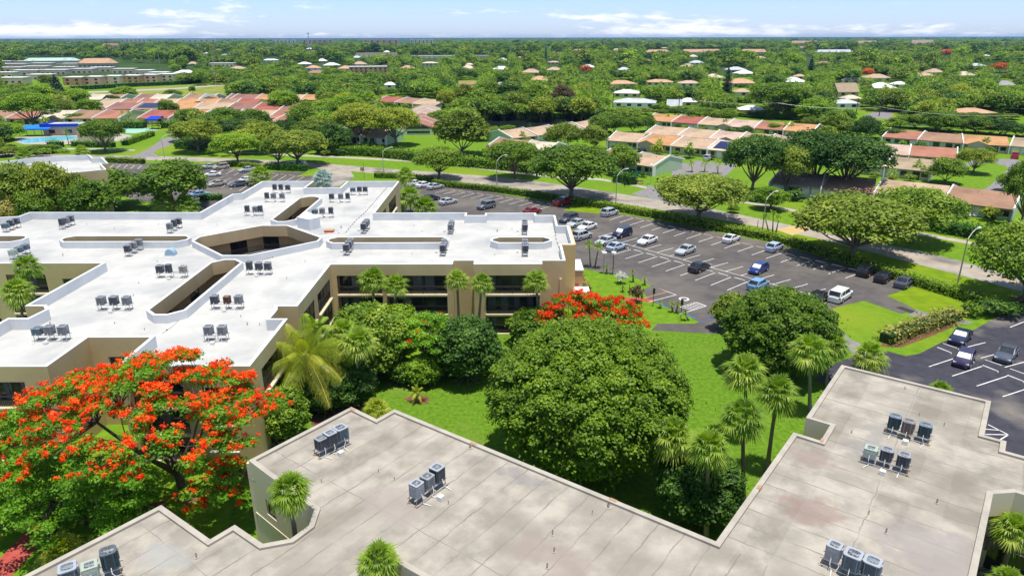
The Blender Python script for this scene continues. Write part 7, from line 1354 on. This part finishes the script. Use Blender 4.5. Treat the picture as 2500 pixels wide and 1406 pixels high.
order_labels(sel(lambda o: o.get('group') == 'wheel stops along the hedge' and o.location.x <= -25), lambda w: 'sandy concrete wheel stop, %s from the left in the left lot' % w)
order_labels(sel(lambda o: o.get('group') == 'white wheel stops between double rows' and o.location.y > 85), lambda w: 'white wheel stop, %s from the left between the double parking rows' % w)
order_labels(sel(lambda o: o.get('group') == 'white wheel stops between double rows' and o.location.y <= 85), lambda w: 'white wheel stop, %s from the left in the lower right lot' % w)
order_labels(sel(lambda o: 'worn grey roof' in o.get('label', '') and o.name.startswith('vent')), lambda w: 'short pale vent pipe, %s from the left on the worn grey roof' % w)
order_labels(sel(lambda o: 'bright white roof' in o.get('label', '') and o.name.startswith('vent')), lambda w: 'short vent pipe, %s from the left on the bright white roof' % w)
[order_labels(v, lambda w, k=k: 'low front shrub, %s from the left, villa %s' % (w, k)) for k, v in YARD.items()]
[order_labels([o for o, c in SCO if c == cc], lambda w, cc=cc: 'small %s-roofed house among distant trees, %s of that colour from the left' % (cc, w)) for cc in set(c for _, c in SCO)]
order_labels(sel(lambda o: o.name.startswith('utility_pole')), lambda w: 'slender utility pole beyond the villas, %s from the left' % w)
order_labels(sel(lambda o: o.name.startswith('roof_drain')), lambda w: 'small dark roof drain, %s from the left along the grey roof edge' % w)
order_labels(sel(lambda o: o.get('group') == 'flat white-roofed units at the far left'), lambda w: 'flat white-roofed unit, %s from the left in the dense far-left complex' % w)
order_labels(sel(lambda o: 'distant row' in o.get('label', '')), lambda w: 'thin pine, %s from the left in the distant centre row' % w)
rest = kept[NIND:]
# far woods as one mass
FT = bpy.data.collections.new('canopy_kinds')
LFK = ['green', 'bright', 'olive', 'dark', 'green', 'olive', 'dark', 'green']
for i, lf in enumerate(LFK):
    lb = crown_lobes(1, .75, .95, 13, .36, 200 + i); V, T = lobecloud(lb, 620, .20, 300 + i, -.2, spread=.38, up=.55); me = quads_mesh('crown', V, T, LF[lf]); o = bpy.data.objects.new('canopy_kind_%d' % i, me); FT.objects.link(o)
PT = bpy.data.collections.new('palm_kinds')
for i in range(2):
    me = feather_crown(60 + i, nf=11, L=1.0, pairs=5, ll=.26, leafw=.05); me.transform(Matrix.Translation((0, 0, 2.3))); o = bpy.data.objects.new('palm_kind_%d' % i, me); PT.objects.link(o)
def woods(name, label, P, S_, coll, seed):
    me = bpy.data.meshes.new(name); me.vertices.add(len(P)); me.vertices.foreach_set('co', P.astype(np.float32).ravel()); a = me.attributes.new('size', 'FLOAT_VECTOR', 'POINT'); a.data.foreach_set('vector', S_.astype(np.float32).ravel()); me.update()
    o = link(name, me); tag(o, label, 'woods', kind='stuff'); ng = bpy.data.node_groups.new(name, 'GeometryNodeTree'); ng.interface.new_socket('Geometry', in_out='INPUT', socket_type='NodeSocketGeometry'); ng.interface.new_socket('Geometry', in_out='OUTPUT', socket_type='NodeSocketGeometry')
    gi = ng.nodes.new('NodeGroupInput'); go = ng.nodes.new('NodeGroupOutput'); ip = ng.nodes.new('GeometryNodeInstanceOnPoints'); ci = ng.nodes.new('GeometryNodeCollectionInfo'); ci.inputs['Collection'].default_value = coll; ci.inputs['Separate Children'].default_value = True; ci.inputs['Reset Children'].default_value = True
    rv = ng.nodes.new('FunctionNodeRandomValue'); rv.data_type = 'FLOAT_VECTOR'; rv.inputs[0].default_value = (0, 0, 0); rv.inputs[1].default_value = (.12, .12, 6.28); rv.inputs['Seed'].default_value = seed
    na = ng.nodes.new('GeometryNodeInputNamedAttribute'); na.data_type = 'FLOAT_VECTOR'; na.inputs[0].default_value = 'size'
    ng.links.new(gi.outputs[0], ip.inputs['Points']); ng.links.new(ci.outputs[0], ip.inputs['Instance']); ip.inputs['Pick Instance'].default_value = True; ng.links.new(rv.outputs[0], ip.inputs['Rotation']); ng.links.new(na.outputs[0], ip.inputs['Scale']); ng.links.new(ip.outputs[0], go.inputs[0])
    md = o.modifiers.new('scatter', 'NODES'); md.node_group = ng; return o
P1 = np.array([(X[i], Y[i], 0) for i in rest]); S1 = np.array([(Rr[i], Rr[i], Hh[i] * .60) for i in rest])
n = 60000; u_ = rng.random(n); Yf = np.sqrt(740 ** 2 + u_ * (2500 ** 2 - 740 ** 2)); Xf = rng.uniform(-1.0, 1.0, n) * Yf; Rf = rng.uniform(3.5, 8.0, n) * rng.choice([.8, 1, 1.6], n); Hf = Rf * rng.uniform(1.1, 1.6, n); k = clear(Xf, Yf, Rf, Hf)
nz = np.sin(Xf * .011 + 1.3) * np.sin(Yf * .009) + np.sin(Xf * .027 + Yf * .013); k &= rng.random(n) < np.clip(.66 + .34 * nz, .15, 1)
P2_ = np.stack([Xf, Yf, 0 * Xf], -1)[k]; S2 = np.stack([Rf, Rf, Hf * .60 * rng.choice([.75, 1, 1, 1.35], n)], -1)[k]
n = 50000; u_ = rng.random(n); Yg = np.sqrt(2450 ** 2 + u_ * (12000 ** 2 - 2450 ** 2)); Xg = rng.uniform(-1.0, 1.0, n) * Yg; Rg = rng.uniform(9, 26, n); Hg = rng.uniform(8, 15, n) ; Hg = np.where(rng.random(n) < .03, Hg * 1.6, Hg); k = clear(Xg, Yg, Rg, Hg); P3 = np.stack([Xg, Yg, 0 * Xg], -1)[k]; S3 = np.stack([Rg, Rg, Hg * .60], -1)[k]
P1b = np.concatenate([P1 if len(P1) else np.zeros((0, 3)), P2_]); S1b = np.concatenate([S1 if len(S1) else np.zeros((0, 3)), S2])
woods('woods', 'dense mixed green tree canopy filling the flat land beyond the villas', P1b, S1b, FT, 3)
woods('far_woods', 'blue-green far woods running to the horizon', P3, S3, FT, 4)
n = 4600; Yp = np.sqrt(300 ** 2 + rng.random(n) * (1500 ** 2 - 300 ** 2)); Xp = rng.uniform(-.2, .80, n) * Yp; Rp = rng.uniform(2.8, 4.2, n); k = clear(Xp, Yp, Rp * .6, Rp * 2.4); woods('palm_woods', 'scattered feathery palm tops standing among the far trees', np.stack([Xp, Yp, 0 * Xp], -1)[k], np.stack([Rp, Rp, Rp * rng.uniform(.9, 1.3, n)], -1)[k], PT, 5)
MT['floor'] = mat('woodland_floor', (.025, .055, .010), .95, .1, c2=(.05, .09, .015), nscale=.02, detail=8, c3=(.14, .18, .04), n3=.006, lo3=.64, hi3=.72)  # floor green darkened to stand in for shade between the trees
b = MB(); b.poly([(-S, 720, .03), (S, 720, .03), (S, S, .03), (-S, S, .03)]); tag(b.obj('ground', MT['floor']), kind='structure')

# ------------------------------------------------------------------ air
hz = MB(); hz.box((0, 6900, 31), (30000, 14800, 64)); hz = hz.obj('haze', None.__class__ and MT['white']); hz.data.materials.clear()
HM = bpy.data.materials.new('haze_air'); HM.use_nodes = True; t_ = HM.node_tree; t_.nodes.clear(); o_m = t_.nodes.new('ShaderNodeOutputMaterial'); pv = t_.nodes.new('ShaderNodeVolumePrincipled'); pv.inputs['Color'].default_value = (.25, .52, 1, 1); pv.inputs['Density'].default_value = 3.8e-5; t_.links.new(pv.outputs[0], o_m.inputs['Volume']); hz.data.materials.append(HM)
hz['kind'] = 'stuff'; hz['label'] = 'thin blue haze in the air over the distant woods'

for o in bpy.data.objects:
    if o.parent is None and len(o.get('label', '').split()) > 16: print('LONG', o.name, o['label'])
